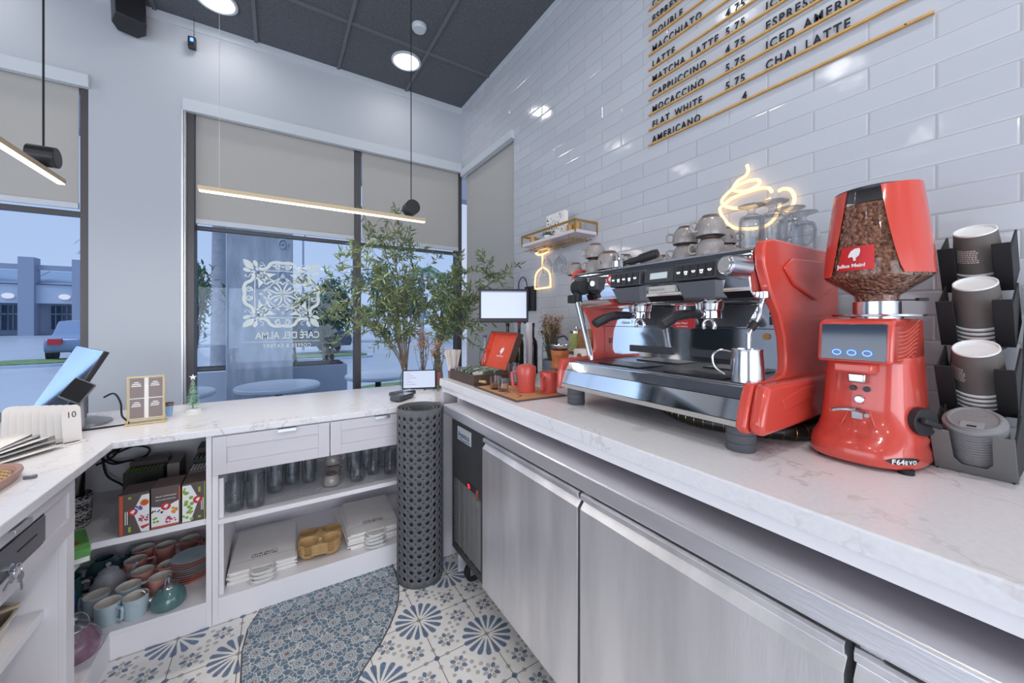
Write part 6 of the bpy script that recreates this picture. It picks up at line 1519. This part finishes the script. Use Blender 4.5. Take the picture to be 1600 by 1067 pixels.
# paper bags
BZ = .1152
def paperbag(label, x, y, z, rz, w, d, grp, pr=False, hs=1):
    t = thing('paper_bag', label, 'paper bag', (x, y, z), rz, grp)
    o = B().box(-w / 2, w / 2, 0, d, .0002, .0062).make('bag_body', paperw, t, world=False, bev=.0008, smooth=False)
    b = B(); hw = .048
    b.tube(smoothpts([(-hw, .03, .0066), (-hw, -.02, .0066), (-hw * .8, -.052, .0060), (0, -.062, .0055), (hw * .8, -.052, .0060), (hw, -.02, .0066), (hw, .03, .0066)], 4), .0032, 6); b.make('rope_handle', PM('handle_white', (232, 230, 228), .7) if 'handle_white' not in bpy.data.materials else bpy.data.materials['handle_white'], t, world=False)
    if pr:
        r2 = random.Random(9); b = B()
        for row_ in range(2):
            xx = -.055
            while xx < .055:
                s_ = r2.uniform(.006, .010); cx, cy = xx + s_ / 2, .098 + row_ * .021
                for _ in range(3):
                    p0 = (cx + r2.uniform(-.5, .5) * s_, cy + r2.uniform(-.008, .008), .0066); p1 = (cx + r2.uniform(-.5, .5) * s_, cy + r2.uniform(-.008, .008), .0066)
                    b.tube([p0, ((p0[0] + p1[0]) / 2 + .002, (p0[1] + p1[1]) / 2, .0066), p1], .0014, 4)
                xx += s_ + .003
        b.make('printed_emblem', ink, o, world=False)
        B().box(-w / 2 + .01, w / 2 - .01, .078, .0792, .0063, .0066).make('fold_line', greyp, o, world=False)
rr = random.Random(21)
for k in range(9):
    paperbag('white paper bag with brown print, topmost of the left pile on the bottom shelf' if k == 8 else 'white paper bag within the left pile on the bottom shelf', -.055 + rr.uniform(-.008, .008), 2.265 - .004 * (k % 3), BZ + k * .0066, rr.uniform(-.05, .05), .285, .40, None if k == 8 else 'paper bags in the left pile', k == 8)
for k in range(12):
    paperbag('white paper bag with brown print, topmost of the right pile beside the rolled mat' if k == 11 else 'white paper bag within the right pile beside the rolled mat', .478 + rr.uniform(-.010, .010), 2.262 - .005 * (k % 3), BZ + k * .0068, rr.uniform(-.07, .07), .27, .42, None if k == 11 else 'paper bags in the right pile', k == 11)
# pulp cup carriers
def carrier(label, z, grp):
    t = thing('cup_carrier', label, 'cup carrier', (.208, 2.352, z), -.12, grp)
    b = B(); n = 33; W = .108; D = .105
    def hgt(u, v):
        au, av = abs(u), abs(v); wells = 0
        for cu in (-.52, .52):
            for cv in (-.52, .52):
                d = math.hypot(u - cu, v - cv); wells = max(wells, max(0, 1 - (d / .46) ** 4))
        z_ = .046 - .040 * min(1, wells)
        edge_ = max(au, av); z_ -= max(0, edge_ - .9) * .08
        z_ += .008 * math.exp(-(u * u) * 40) - .014 * math.exp(-(u * u) * 16) * (av > .55)
        return z_
    V = []
    for j in range(n):
        r_ = []
        for i in range(n):
            u = -1 + 2 * i / (n - 1); v = -1 + 2 * j / (n - 1)
            k = 1 - .10 * (abs(u) ** 6) * (abs(v) ** 6) * 2.2; ind = 1 - .10 * math.exp(-(u * u) * 30) * (abs(v) > .6) * 0
            r_.append(b.v((u * W * k, v * D * k, hgt(u, v))))
        V.append(r_)
    for j in range(n - 1):
        for i in range(n - 1): b.f([V[j][i], V[j][i + 1], V[j + 1][i + 1], V[j + 1][i]])
    b.make('moulded_tray', kraft, t, world=False, solid=.0022)
    return t
c0 = carrier('topmost brown moulded pulp cup carrier of the stack on the bottom shelf', BZ + .0015 + 5 * .0085 + .0, None)
c1 = None
for k in range(5):
    if c1 is None: c1 = carrier('brown pulp cup carrier nested beneath the topmost one', BZ + .0015, 'cup carriers under the top one')
    else: dup(c1, 'brown pulp cup carrier nested beneath the topmost one', loc=(.208 + rr.uniform(-.002, .002), 2.352 + rr.uniform(-.002, .002), BZ + .0015 + k * .0085))

# ================================================================ left cabinet contents
t = thing('plastic_basket', 'cream oval plastic basket of odds and ends on the left cabinet shelf', 'basket', (-.765, 1.655, .4752))
secs = lambda s_, z: (0, 0, .115 * s_, .130 * s_, 3, z)
b = B().loft([secs(.82, .0005), secs(.92, .03), secs(1.0, .062), secs(1.05, .064), secs(1.05, .068), secs(.98, .067), secs(.90, .032), secs(.80, .006)], 48); b.make('basket_body', PM('cream_plastic', (226, 216, 200), .5), t, world=False)
for i, (x, y, z, rz, L, m, nm, lb, ct) in enumerate(((-.70, 1.70, .552, .5, .12, goldp, 'marker_pen', 'gold pen lying across the odds and ends in the cream basket', 'pen'), (-.72, 1.65, .552, .3, .11, PM('pen_orange', (200, 110, 50), .4), 'marker_pen', 'orange pen lying in the cream basket', 'pen'), (-.76, 1.69, .553, .9, .12, blackm, 'marker_pen', 'black pen lying in the cream basket', 'pen'))):
    tt = thing(nm, lb, ct, (x, y, z), rz)
    B().cyl((-L / 2, 0, 0), (L / 2, 0, 0), .006, n=12).make('pen_body', m, tt, world=False)
t = thing('black_pouch', 'black and orange pouch in the cream basket', 'pouch', (-.79, 1.72, .483))
B().at(-.79, 1.71, .515, rx=.3, rz=.3).box(-.07, .05, -.035, .035, -.028, .050).make('pouch_body', blackm, t, bev=.01)
B().at(-.79, 1.71, .515, rx=.3, rz=.3).box(-.0705, .0505, -.0362, .0355, -.012, .004).make('orange_band', PM('band_orange', (196, 100, 50), .5), t)
t = thing('cardboard_box', 'flattened brown cardboard box low inside the left cabinet', 'cardboard box', (-.74, 1.66, .1002))
B().box(-.92, -.625, 1.40, 1.805, .1003, .235).make('box_body', PM('cardboard_brown', (156, 126, 104), .8, var=.06, vs=10), t, bev=.004, smooth=False)

# ================================================================ back counter things
ZW = .9032
# gold framed card holder
t = thing('card_display', 'gold framed display holding four grey brown cards on the back counter', 'display stand', (-.532, 2.475, ZW), .05)
b = B(); fw = .0035; x0, x1, z0, z1 = -.064, .064, .022, .224
for (a, c_) in (((x0, 0, z0), (x1, 0, z0)), ((x1, 0, z0), (x1, .0, z1)), ((x1, 0, z1), (x0, 0, z1)), ((x0, 0, z1), (x0, 0, z0)), ((-.07, -.03, .004), (.07, -.03, .004)), ((.07, -.03, .004), (.07, .035, .004)), ((.07, .035, .004), (-.07, .035, .004)), ((-.07, .035, .004), (-.07, -.03, .004)), ((x0, 0, z0), (x0, -.03, .004)), ((x1, 0, z0), (x1, -.03, .004))):
    b.cyl(a, c_, fw, n=8)
b.make('gold_frame', goldw, t, world=False)
B().box(-.062, .062, .001, .003, .024, .222).make('backing', paperw, t, world=False, smooth=False)
cardm = PM('card_taupe', (136, 122, 120), .6)
for i, xa in enumerate((-.058, .008)):
    for j, za in enumerate((.028, .124)):
        o = B().box(xa, xa + .050, -.001, .0006, za, za + (.094 if j else .091)).make('card', cardm, t, world=False, smooth=False)
        zt = za + .072
        for q, s_ in enumerate(('follow us', 'share your', 'moment')):
            text('lettering', s_, .0085, whitep, o, Matrix.Translation(t.location) @ Matrix.Rotation(.05, 4, 'Z') @ frame((xa + .025, -.0014, zt - q * .008), (1, 0, 0), (0, 0, 1)), .0002, align='CENTER') if 0 else None
        b = B(); r2 = random.Random(i * 2 + j)
        for q in range(3):
            w_ = (.010, .016, .019)[q]; b.box(xa + .025 - w_, xa + .025 + w_ * r2.uniform(.6, .9), -.0016, -.0011, zt - q * .0085, zt - q * .0085 + .004)
        b.make('printed_line', whitep, o, smooth=False, world=False) if 0 else b.make('printed_lines', whitep, t, smooth=False, world=False)
t = thing('shot_glass', 'small blue tinted glass with a brown rim behind the gold frame', 'glass', (-.470, 2.585, ZW))
B().lathe([(0.0001, .0003), (.012, .0003), (.018, .062), (.0165, .062), (.0105, .004), (0.0001, .004)], 24, cap0=False, cap1=False).make('glass_wall', PM('blue_tint', (140, 176, 214), .15), t, world=False)
B().lathe([(.0150, .055), (.0183, .0555), (.0192, .070), (.017, .071)], 24, cap0=False, cap1=False).make('rim', brownc, t, world=False)
# bottle brush tree
t = thing('miniature_tree', 'tiny frosted green bottle brush tree with a silver star by the window', 'ornament', (-.385, 2.655, ZW))
B().lathe([(0.0001, .0003), (.034, .0003), (.035, .010), (.022, .016), (.006, .018), (0.0001, .018)], 28, cap0=False, cap1=False).make('snowy_base', whitep, t, world=False)
B().cyl((0, 0, .018), (0, 0, .175), .0022, n=8).make('trunk', stemm, t, world=False)
b = B(); rr = random.Random(8); b2 = B()
for k in range(620):
    s_ = rr.random(); z = .032 + .135 * s_; a = rr.uniform(0, 2 * PI); r_ = .038 * (1 - s_) ** .8 * rr.uniform(.75, 1) + .004
    d = Vector((math.cos(a), math.sin(a), -.25)); c_ = Vector((0, 0, z + .006)); q = Vector((-math.sin(a), math.cos(a), 0)) * .0011
    (b if k % 3 else b2).quad(c_ - q, c_ + q, c_ + d * r_ + q, c_ + d * r_ - q)
b.make('bristles', PM('frost_green', (176, 222, 198), .8), t, world=False, smooth=False); b2.make('frosted_tips', PM('frost_white', (206, 226, 214), .8), t, world=False, smooth=False)
b = B(); b.rings([[((.017 if k % 2 == 0 else .007) * math.sin(k * PI / 5), y, .186 + (.017 if k % 2 == 0 else .007) * math.cos(k * PI / 5)) for k in range(10)] for y in (-.002, .002)]); b.make('star', PM('star_silver', (224, 222, 224), .4, .3), t, world=False, smooth=False)

# point of sale terminal
t = thing('register_screen', 'large tilted register screen mirroring the street on the left counter', 'register', (-.80, 2.62, ZW))
A_, B_, C_ = Vector((-.681, 2.50, 1.256)), Vector((-.846, 2.75, 1.272)), Vector((-.974, 2.687, .981)); D_ = A_ + C_ - B_
nrm = Vector((-.74, -.52, .44)).normalized(); bk = -nrm * .022
b = B(); b.rings([[A_ + bk, B_ + bk, C_ + bk, D_ + bk], [A_, B_, C_, D_]]); so = b.make('screen_casing', black, t, bev=.004)
cc_ = (A_ + B_ + C_ + D_) / 4
b = B(); b.rings([[cc_ + (p - cc_) * .985 + nrm * d for p in (A_, B_, C_, D_)] for d in (.0006, .0014)]); b.make('glass_face', PM('register_glass', (196, 212, 240), .03, 1.0), so, smooth=False)
B().loft([(-.78, 2.60, .095, .085, 3, ZW + .0002), (-.78, 2.60, .093, .083, 3, ZW + .012), (-.785, 2.60, .045, .05, 3, ZW + .030), (-.79, 2.60, .03, .035, 3, ZW + .034)], 40).make('base', PM('silver_plastic', (150, 152, 158), .3, .5), t)
B().tube([(-.785, 2.60, ZW + .03), (-.79, 2.60, ZW + .12), cc_ + bk * 1.3], .018, 12).make('stand_arm', PM('arm_grey', (120, 122, 128), .35, .4), t)
B().tube(smoothpts([(-.70, 2.56, 1.03), (-.665, 2.56, 1.045), (-.64, 2.55, 1.0), (-.63, 2.53, .94), (-.60, 2.49, .908), (-.66, 2.46, .907), (-.76, 2.44, .907)], 6), .004, 8).make('cable', blackm, t)
cd = thing('customer_display', 'small square card reader display in front of the register screen', 'display', (-.745, 2.47, ZW))
c4 = [Vector((-.758, 2.45, 1.149)), Vector((-.690, 2.44, 1.108)), Vector((-.732, 2.40, 1.030)), Vector((-.802, 2.41, 1.072))]
n4 = (c4[1] - c4[0]).cross(c4[3] - c4[0]).normalized(); n4 = n4 if n4.dot(Vector((0, -1, 0))) > 0 else -n4
b = B(); b.rings([[p - n4 * .016 for p in c4], c4]); o = b.make('casing', PM('reader_grey', (108, 108, 116), .35), cd, bev=.006)
m4 = sum(c4, Vector()) / 4
b = B(); b.rings([[m4 + (p - m4) * .9 + n4 * d for p in c4] for d in (.0005, .0012)]); b.make('dark_glass', PM('reader_glass', (32, 32, 34), .12), o, smooth=False)
B().box(-.765, -.725, 2.455, 2.49, ZW + .0003, ZW + .012).tube([(-.745, 2.47, ZW + .01), (-.745, 2.45, 1.06)], .012, 10).make('stand', PM('stand_silver', (160, 162, 168), .3, .6), cd)

# fanned table numbers
def tnum(label, k, num=None):
    t = thing('table_number', label, 'table number', (-.712 - .024 * k, 2.255 + .011 * k, ZW), .75 - .015 * k, 'white table number stands')
    pr = [(0, .0), (.0, .0022)]
    b = B(); W = .052
    path = smoothpts([(-.0, .062, .0015), (.0, .03, .0015), (-.002, .004, .004), (-.010, .004, .012), (-.060, .020, .085), (-.085, .028, .150)], 5)
    # a bent plate: foot, bend and leaning face
    foot = [(-.034, -.052), (.030, -.052), (.030, -.01), (-.026, -.01)]
    L = [(x, y, .0006) for x, y in foot]; U = [(x, y, .0028) for x, y in foot]
    b.rings([L, U])
    base0, base1 = Vector((-.026, -.010, .0017)), Vector((.030, -.010, .0017)); up = Vector((.10, .30, 1)).normalized()
    Hh = .150; n = 8
    out = [base0, base1]
    for q in range(n + 1):
        a = PI * q / n / 2; out.append(base1 + up * (Hh - .022) + up * .022 * math.sin(a) - (base1 - base0).normalized() * .022 * (1 - math.cos(a)))
    for q in range(n + 1):
        a = PI / 2 * (1 - q / n); out.append(base0 + up * (Hh - .022) + up * .022 * math.sin(a) + (base1 - base0).normalized() * .022 * (1 - math.cos(a)))
    nn = (base1 - base0).cross(up).normalized()
    b.rings([[p for p in out], [p + nn * .0022 for p in out]])
    b.make('bent_plate', paperw if 0 else PM('number_white', (226, 222, 220), .35) if 'number_white' not in bpy.data.materials else bpy.data.materials['number_white'], t, world=False, smooth=False)
    if num:
        M = Matrix.Translation(t.location) @ Matrix.Rotation(t.rotation_euler.z, 4, 'Z')
        sgn = 1 if nn.y < 0 else -1
        o = base0 + up * .098 + (base1 - base0).normalized() * .012 + nn * (.0026 if sgn > 0 else -.0006)
        text('numeral', num, .036, ink, t, M @ frame(o, base1 - base0, up), .0003, sx=.85)
for k in range(9):
    tnum('white table number stand marked 10, nearest of the fanned row' if k == 0 else 'white table number stand fanned behind the one marked 10', k, '10' if k == 0 else None)
    if k == 0: bpy.data.objects['table_number']['group'] = 'front table number'
# papers, tray, roll at the far left
t = thing('menu_papers', 'loose curled menu sheets in clear sleeves lying at the left edge', 'papers', (-.84, 2.02, ZW)) 
papm = PM('sheet_print', (190, 190, 196), .35, var=.25, vs=40)
for k in range(5):
    b = B(); n = 12; V = []
    Mx = Matrix.Translation((-.86 - .02 * k, 2.09 + .035 * k, ZW + .003 + k * .006)) @ Matrix.Rotation(-.5 + .12 * k, 4, 'Z')
    for i in range(n + 1):
        u = i / n; V.append([b.v(Mx @ Vector((-.11 + .22 * u, y, .0005 + .014 * (u ** 2) * (1 if k else .7) + .002 * math.sin(6 * u + k)))) for y in (-.15, 0, .15)])
    for i in range(n):
        for j in (0, 1): b.f([V[i][j], V[i + 1][j], V[i + 1][j + 1], V[i][j + 1]])
    b.make('sheet', papm if k % 2 else paperw, t, solid=.001)
t = thing('serving_tray', 'woven tray with a rounded pinkish rim cut by the left edge', 'tray', (-.80, 1.76, ZW))
B().loft([(-.80, 1.72, .120, .19, 3, ZW + .0003), (-.80, 1.72, .128, .20, 3, ZW + .022), (-.80, 1.72, .126, .198, 3, ZW + .030), (-.80, 1.72, .115, .187, 3, ZW + .026), (-.80, 1.72, .108, .178, 3, ZW + .012)], 56).make('rim', PM('rim_rose', (170, 132, 118), .4), t)
def wovenm():
    m, nt, b_ = mat('woven_straw'); v, x, y, z = coords(nt)
    n = (x * 260).sin() * (y * 260).sin(); nt.links.new(mixc(nt, n.gt(0), lin((118, 84, 54)), lin((204, 170, 116))), b_.inputs['Base Color']); b_.inputs['Roughness'].default_value = .8; return m
B().loft([(-.80, 1.72, .106, .176, 3, ZW + .0125), (-.80, 1.72, .106, .176, 3, ZW + .016)], 48).make('woven_base', wovenm(), t)
t = thing('pen_clip', 'small dark clip sticking out beside the woven tray', 'clip', (-.655, 1.80, ZW))
B().box(-.668, -.640, 1.795, 1.807, ZW + .0003, ZW + .010).make('clip_body', PM('clip_grey', (120, 124, 140), .3, .5), t, bev=.002)
t = thing('phone_handset', 'dark grey cylindrical handset lying behind the menu sheets', 'handset', (-1.10, 2.86, ZW))
B().cyl((-1.28, 2.90, ZW + .024), (-1.06, 2.86, ZW + .024), .023, n=24).make('barrel', PM('handset_grey', (112, 118, 126), .35, .3), t, bev=.003)
B().box(-1.06, -.985, 2.838, 2.882, ZW + .004, ZW + .044).make('end_block', black, t, bev=.004)

# tablet, card terminals, vases
t = thing('tablet', 'tablet showing a pale list standing on the back counter', 'tablet', (.855, 2.60, ZW))
Mt = Matrix.Translation((.855, 2.60, ZW + .010)) @ Matrix.Rotation(-.33, 4, 'Z') @ Matrix.Rotation(-.22, 4, 'X')
b = B().tf(Mt); b.box(-.118, .118, 0, .009, 0, .135); o = b.make('casing', black, t, bev=.004)
b = B().tf(Mt); b.box(-.108, .108, -.0012, -.0003, .010, .127); sc_ = b.make('screen', screenm, o, smooth=False)
b = B().tf(Mt)
for k in range(6): b.box(-.100, -.096, -.0017, -.0013, .108 - k * .015, .110 - k * .015); b.box(-.09, -.09 + .03 + .02 * ((k * 7) % 3), -.0017, -.0013, .108 - k * .015, .110 - k * .015)
b.make('list_lines', greyp, o, smooth=False)
b = B().tf(Matrix.Translation((.855, 2.60, ZW)) @ Matrix.Rotation(-.33, 4, 'Z')); b.box(-.03, .03, -.01, .07, .0003, .008); b.make('foot', white_lac, t, bev=.002, smooth=False)
def cardterm(label, x, y, rz, rx):
    t = thing('card_terminal', label, 'card terminal', (x, y, ZW), rz)
    b = B().at(0, 0, .0015, rx=rx); b.box(-.036, .036, -.082, .082, .004, .030); o = b.make('casing', PM('terminal_dark', (66, 70, 80), .35) if 'terminal_dark' not in bpy.data.materials else bpy.data.materials['terminal_dark'], t, bev=.008, world=False)
    b = B().at(0, 0, .0015, rx=rx); b.box(-.030, .030, -.005, .074, .0302, .0312); b.make('screen', PM('terminal_screen', (120, 130, 150), .1) if 'terminal_screen' not in bpy.data.materials else bpy.data.materials['terminal_screen'], o, world=False)
    b = B().at(0, 0, .0015, rx=rx)
    for i in range(3):
        for j in range(4): b.box(-.026 + i * .019, -.012 + i * .019, -.070 + j * .015, -.060 + j * .015, .0302, .0318)
    b.make('keys', greyp, o, world=False, smooth=False)
cardterm('card terminal lying flat at the rear, behind the rolled mat', .70, 2.47, -1.25, 0.0)
cardterm('card terminal lying diagonally in front of the other, above the rolled mat', .665, 2.355, -.85, 0.0)
t = thing('tape_roll', 'small green edged roll beside the tablet', 'tape roll', (.955, 2.50, ZW))
B().tube([(.955 + .004 * 0, 2.50 + .012 * math.cos(a * PI / 12), ZW + .021 + .016 * math.sin(a * PI / 12)) for a in range(24)], .004, 8, closed=True).make('roll', PM('teal_roll', (60, 130, 116), .4), t)

def olive(label, base, stems, zmin, seed, vase=None, ln=.056, lw=.0125, tw=(6, 9), lf=16):
    r2 = random.Random(seed); x, y, z = base; t = thing('olive_branches', label, 'branches', base)
    sb = B(); fb = B()
    for e in stems:
        e = Vector(e); p0 = Vector((x + r2.uniform(-.008, .008), y + r2.uniform(-.008, .008), z + .03)); lead = e - p0
        m1 = p0 + Vector((lead.x * .12, lead.y * .12, lead.z * .35)) + rvv(r2, .01); m2 = p0 + Vector((lead.x * .5, lead.y * .5, lead.z * .75)) + rvv(r2, .03)
        pts = smoothpts([p0, m1, m2, e], 8); n = len(pts)
        sb.tube(pts, [.0045 * (1 - .75 * k / n) for k in range(n)], 6)
        for k in range(r2.randint(*tw)):
            i = int(n * r2.uniform(.42, .98)); q = pts[min(i, n - 1)]; d = (lead.normalized() * .8 + rvv(r2, .95)).normalized(); L = r2.uniform(.10, .24)
            if q.x + d.x * L > 1.58: d.x = -abs(d.x)
            tp = smoothpts([q, q + d * L * .5 + Vector((0, 0, .012)), q + d * L + Vector((0, 0, -.02))], 5); sb.tube(tp, .0013, 4)
            for j in range(lf):
                s_ = tp[int((len(tp) - 1) * (j + 1) / lf)]; dd = (d * .7 + rvv(r2, .9)).normalized(); dd.z -= .1
                leaf(fb, s_, dd, ln * r2.uniform(.7, 1.25), lw * r2.uniform(.8, 1.2), up=rvv(r2, 1).normalized())
    fb.make('leaves', leaf_olive, t, smooth=False); sb.make('stems', stemm, t)
    return t
def rvv(r2, s_): return Vector((r2.uniform(-1, 1), r2.uniform(-1, 1), r2.uniform(-1, 1))) * s_
t = thing('glass_vase', 'clear glass bottle vase holding the tall olive branches', 'vase', (.822, 2.84, ZW))
B().lathe([(0.0001, .0003), (.036, .0003), (.038, .01), (.034, .075), (.020, .115), (.016, .15), (.018, .165), (.016, .165), (.014, .15), (.018, .113), (.031, .074), (.034, .01), (0.0001, .008)], 32, cap0=False, cap1=False).make('vase_body', thinglass, t, world=False)
rs = random.Random(77)
st = [(.70, 2.82, 2.16), (.62, 2.78, 2.00), (.50, 2.8, 1.98), (.40, 2.75, 1.86), (.30, 2.72, 1.75), (.28, 2.68, 1.60), (.34, 2.66, 1.48), (.44, 2.64, 1.40), (.55, 2.68, 1.34), (.78, 2.86, 2.06), (.90, 2.88, 1.95), (1.0, 2.86, 1.80), (1.05, 2.82, 1.66), (.95, 2.78, 1.55), (.62, 2.7, 1.62), (.80, 2.74, 1.72), (.72, 2.78, 1.85), (.55, 2.74, 1.78), (.88, 2.8, 1.42), (.68, 2.72, 1.46), (.46, 2.70, 1.62)]
olive('tall airy olive branches in a clear vase in front of the window mullion', (.822, 2.84, ZW + .01), st, 0, 5)
t = thing('ceramic_vase', 'slim grey vase behind the tablet holding the right hand branches', 'vase', (1.06, 2.78, ZW))
B().lathe([(0.0001, .0003), (.034, .0003), (.042, .06), (.030, .16), (.018, .22), (.021, .235), (.017, .235), (.014, .22), (0.0001, .20)], 28, cap0=False, cap1=False).make('vase_body', PM('vase_grey', (150, 146, 140), .5), t, world=False)
st = [(1.50, 2.44, 1.74), (1.46, 2.5, 1.66), (1.40, 2.55, 1.76), (1.34, 2.52, 1.60), (1.22, 2.62, 1.78), (1.15, 2.68, 1.70), (1.28, 2.62, 1.50), (1.16, 2.66, 1.45), (1.06, 2.70, 1.56), (1.22, 2.56, 1.34), (1.10, 2.70, 1.34), (1.36, 2.60, 1.42), (.98, 2.76, 1.44)]
olive('wide reaching olive branches at the right, crossing the side window shade', (1.06, 2.78, ZW + .21), st, 0, 6)
dried('dried orange pink flower heads behind the tablet, left bunch', .925, 2.735, ZW, .41, .075, 22, (214, 172, 140), (186, 136, 106), pot=PM('pot_red', (150, 84, 76), .5), ph=.12, pr_=.026, seed=12, L=.020, green=1)
dried('dried flower heads with green leaves behind the tablet, right bunch', 1.00, 2.62, ZW, .34, .055, 18, (216, 180, 130), (190, 150, 120), pot=PM('pot_rose', (170, 110, 104), .5), ph=.12, pr_=.026, seed=13, L=.020, green=4)

# ================================================================ emblem on the window
t = thing('window_emblem', 'frosted white tile style emblem with mirrored café lettering on the window', 'window decal', (.045, 3.799, 1.62))
dec = PM('frosted_vinyl', (232, 240, 238), .7, alpha=.92)
YD = 3.7985
def ribbon(b, pts, w0, w1=None, closed=False):
    w1 = w0 if w1 is None else w1; P = [Vector((p[0], p[1])) for p in pts]; n = len(P); Lf = []; Rt = []
    for i in range(n):
        a = P[(i + 1) % n] if closed or i < n - 1 else P[i]; c_ = P[i - 1] if closed or i > 0 else P[i]
        d = (a - c_).normalized(); nn = Vector((-d.y, d.x)); w_ = w0 + (w1 - w0) * i / max(1, n - 1)
        Lf.append(P[i] + nn * w_ / 2); Rt.append(P[i] - nn * w_ / 2)
    m_ = n if closed else n - 1
    VL = [b.v(dp_(p)) for p in Lf]; VR = [b.v(dp_(p)) for p in Rt]
    for i in range(m_): b.f([VL[i], VR[i], VR[(i + 1) % n], VL[(i + 1) % n]])
S_ = .288
def dp_(p): return (.046 + p[0] * S_, YD, 1.62 + p[1] * S_)
def sm2(pts, closed=False, n=7): return [(q.x, q.y) for q in smoothpts([(p[0], p[1], 0) for p in pts], n, closed)]
b = B()
def sym8(f):
    for k in range(4):
        c_, s_ = math.cos(k * PI / 2), math.sin(k * PI / 2)
        for mir in (1, -1):
            f(lambda p: ((p[0] * mir) * c_ - p[1] * s_, (p[0] * mir) * s_ + p[1] * c_))
def each(f):
    for k in range(4):
        c_, s_ = math.cos(k * PI / 2), math.sin(k * PI / 2); f(lambda p: (p[0] * c_ - p[1] * s_, p[0] * s_ + p[1] * c_))
# outer scalloped band
sym8(lambda T: ribbon(b, [T(p) for p in sm2([(0.0, .93), (.16, .95), (.30, .90), (.38, .78), (.50, .72), (.60, .74), (.66, .70)])], .085))
sym8(lambda T: ribbon(b, [T(p) for p in [(.44, .66), (.52, .60), (.60, .60), (.63, .63)]], .07))
# inner cross shaped frame line
sym8(lambda T: ribbon(b, [T(p) for p in sm2([(0, .70), (.22, .69), (.46, .68), (.50, .60), (.50, .50)])], .022))
# rounded wedges between
sym8(lambda T: b.ngon([dp_(T(p)) for p in [(.44, .62), (.16, .60), (.26, .54), (.36, .45), (.42, .40), (.44, .44)]]))
# large arcs
each(lambda T: ribbon(b, [T(p) for p in sm2([(-.46, .60), (-.34, .46), (-.16, .36) if 0 else (-.20, .40), (0, .52), (.20, .40), (.34, .46) if 0 else (.34, .46), (.46, .60)])], .028))
each(lambda T: ribbon(b, [T(p) for p in sm2([(-.60, .0), (-.40, .12), (-.28, .28), (-.12, .40), (0, .60)])], .024))
# scroll pairs at the middle of each side
def spiral(cx, cy, r, a0, turns, sg): return [(cx + r * (1 - .72 * q / 26) * math.cos(a0 + sg * turns * 2 * PI * q / 26), cy + r * (1 - .72 * q / 26) * math.sin(a0 + sg * turns * 2 * PI * q / 26)) for q in range(27)]
sym8(lambda T: ribbon(b, [T(p) for p in spiral(.12, .83, .085, -PI / 2 - .6, 1.5, 1)], .036, .018))
# central flower
def petal(T):
    ribbon(b, [T(p) for p in sm2([(0.03, .03), (.05, .20), (.14, .34), (.26, .40), (.33, .36), (.37, .26), (.30, .14), (.18, .06), (0.03, .03)])], .042)
    b.ngon([dp_(T(p)) for p in [(.06, .06), (.15, .20), (.24, .24), (.20, .15)]])
each(petal)
each(lambda T: ribbon(b, [T(p) for p in sm2([(.14, .34), (.06, .36), (0, .30), (-.06, .36), (-.14, .34)])], .036))
each(lambda T: ribbon(b, [T(p) for p in [(0, .05), (.05, 0)]], .018))
# corner leaves
def corner(T):
    b.ngon([dp_(T(p)) for p in sm2([(.70, .72), (.76, .90), (.97, .97), (.95, .84), (.86, .74)])])
    b.ngon([dp_(T(p)) for p in sm2([(.64, .76), (.62, .88), (.68, .97), (.74, .93), (.70, .82)])])
    b.ngon([dp_(T(p)) for p in sm2([(.76, .64), (.88, .62), (.97, .68), (.93, .74), (.82, .70)])])
    ribbon(b, [T(p) for p in sm2([(.62, .72), (.56, .80), (.48, .84), (.50, .92), (.55, .90)])], .020)
    ribbon(b, [T(p) for p in sm2([(.72, .62), (.80, .56), (.84, .48), (.92, .50), (.90, .55)])], .016)
each(corner)
b.make('ornament', dec, t, smooth=False)
text('lettering', 'CAFÉ DEL ALMA', .083, dec, t, frame((.330, YD, 1.242), (-1, 0, 0), (0, 0, 1)), .0002, bold=.0012, sx=.80)
text('lettering', 'COFFEE & EATERY', .044, dec, t, frame((.262, YD, 1.165), (-1, 0, 0), (0, 0, 1)), .0002, bold=.0008, sx=.86, space=1.2)
b = B(); b.box(-.238, .330, YD - .0002, YD + .0002, 1.2135, 1.2175); b.make('divider_line', dec, t, smooth=False)
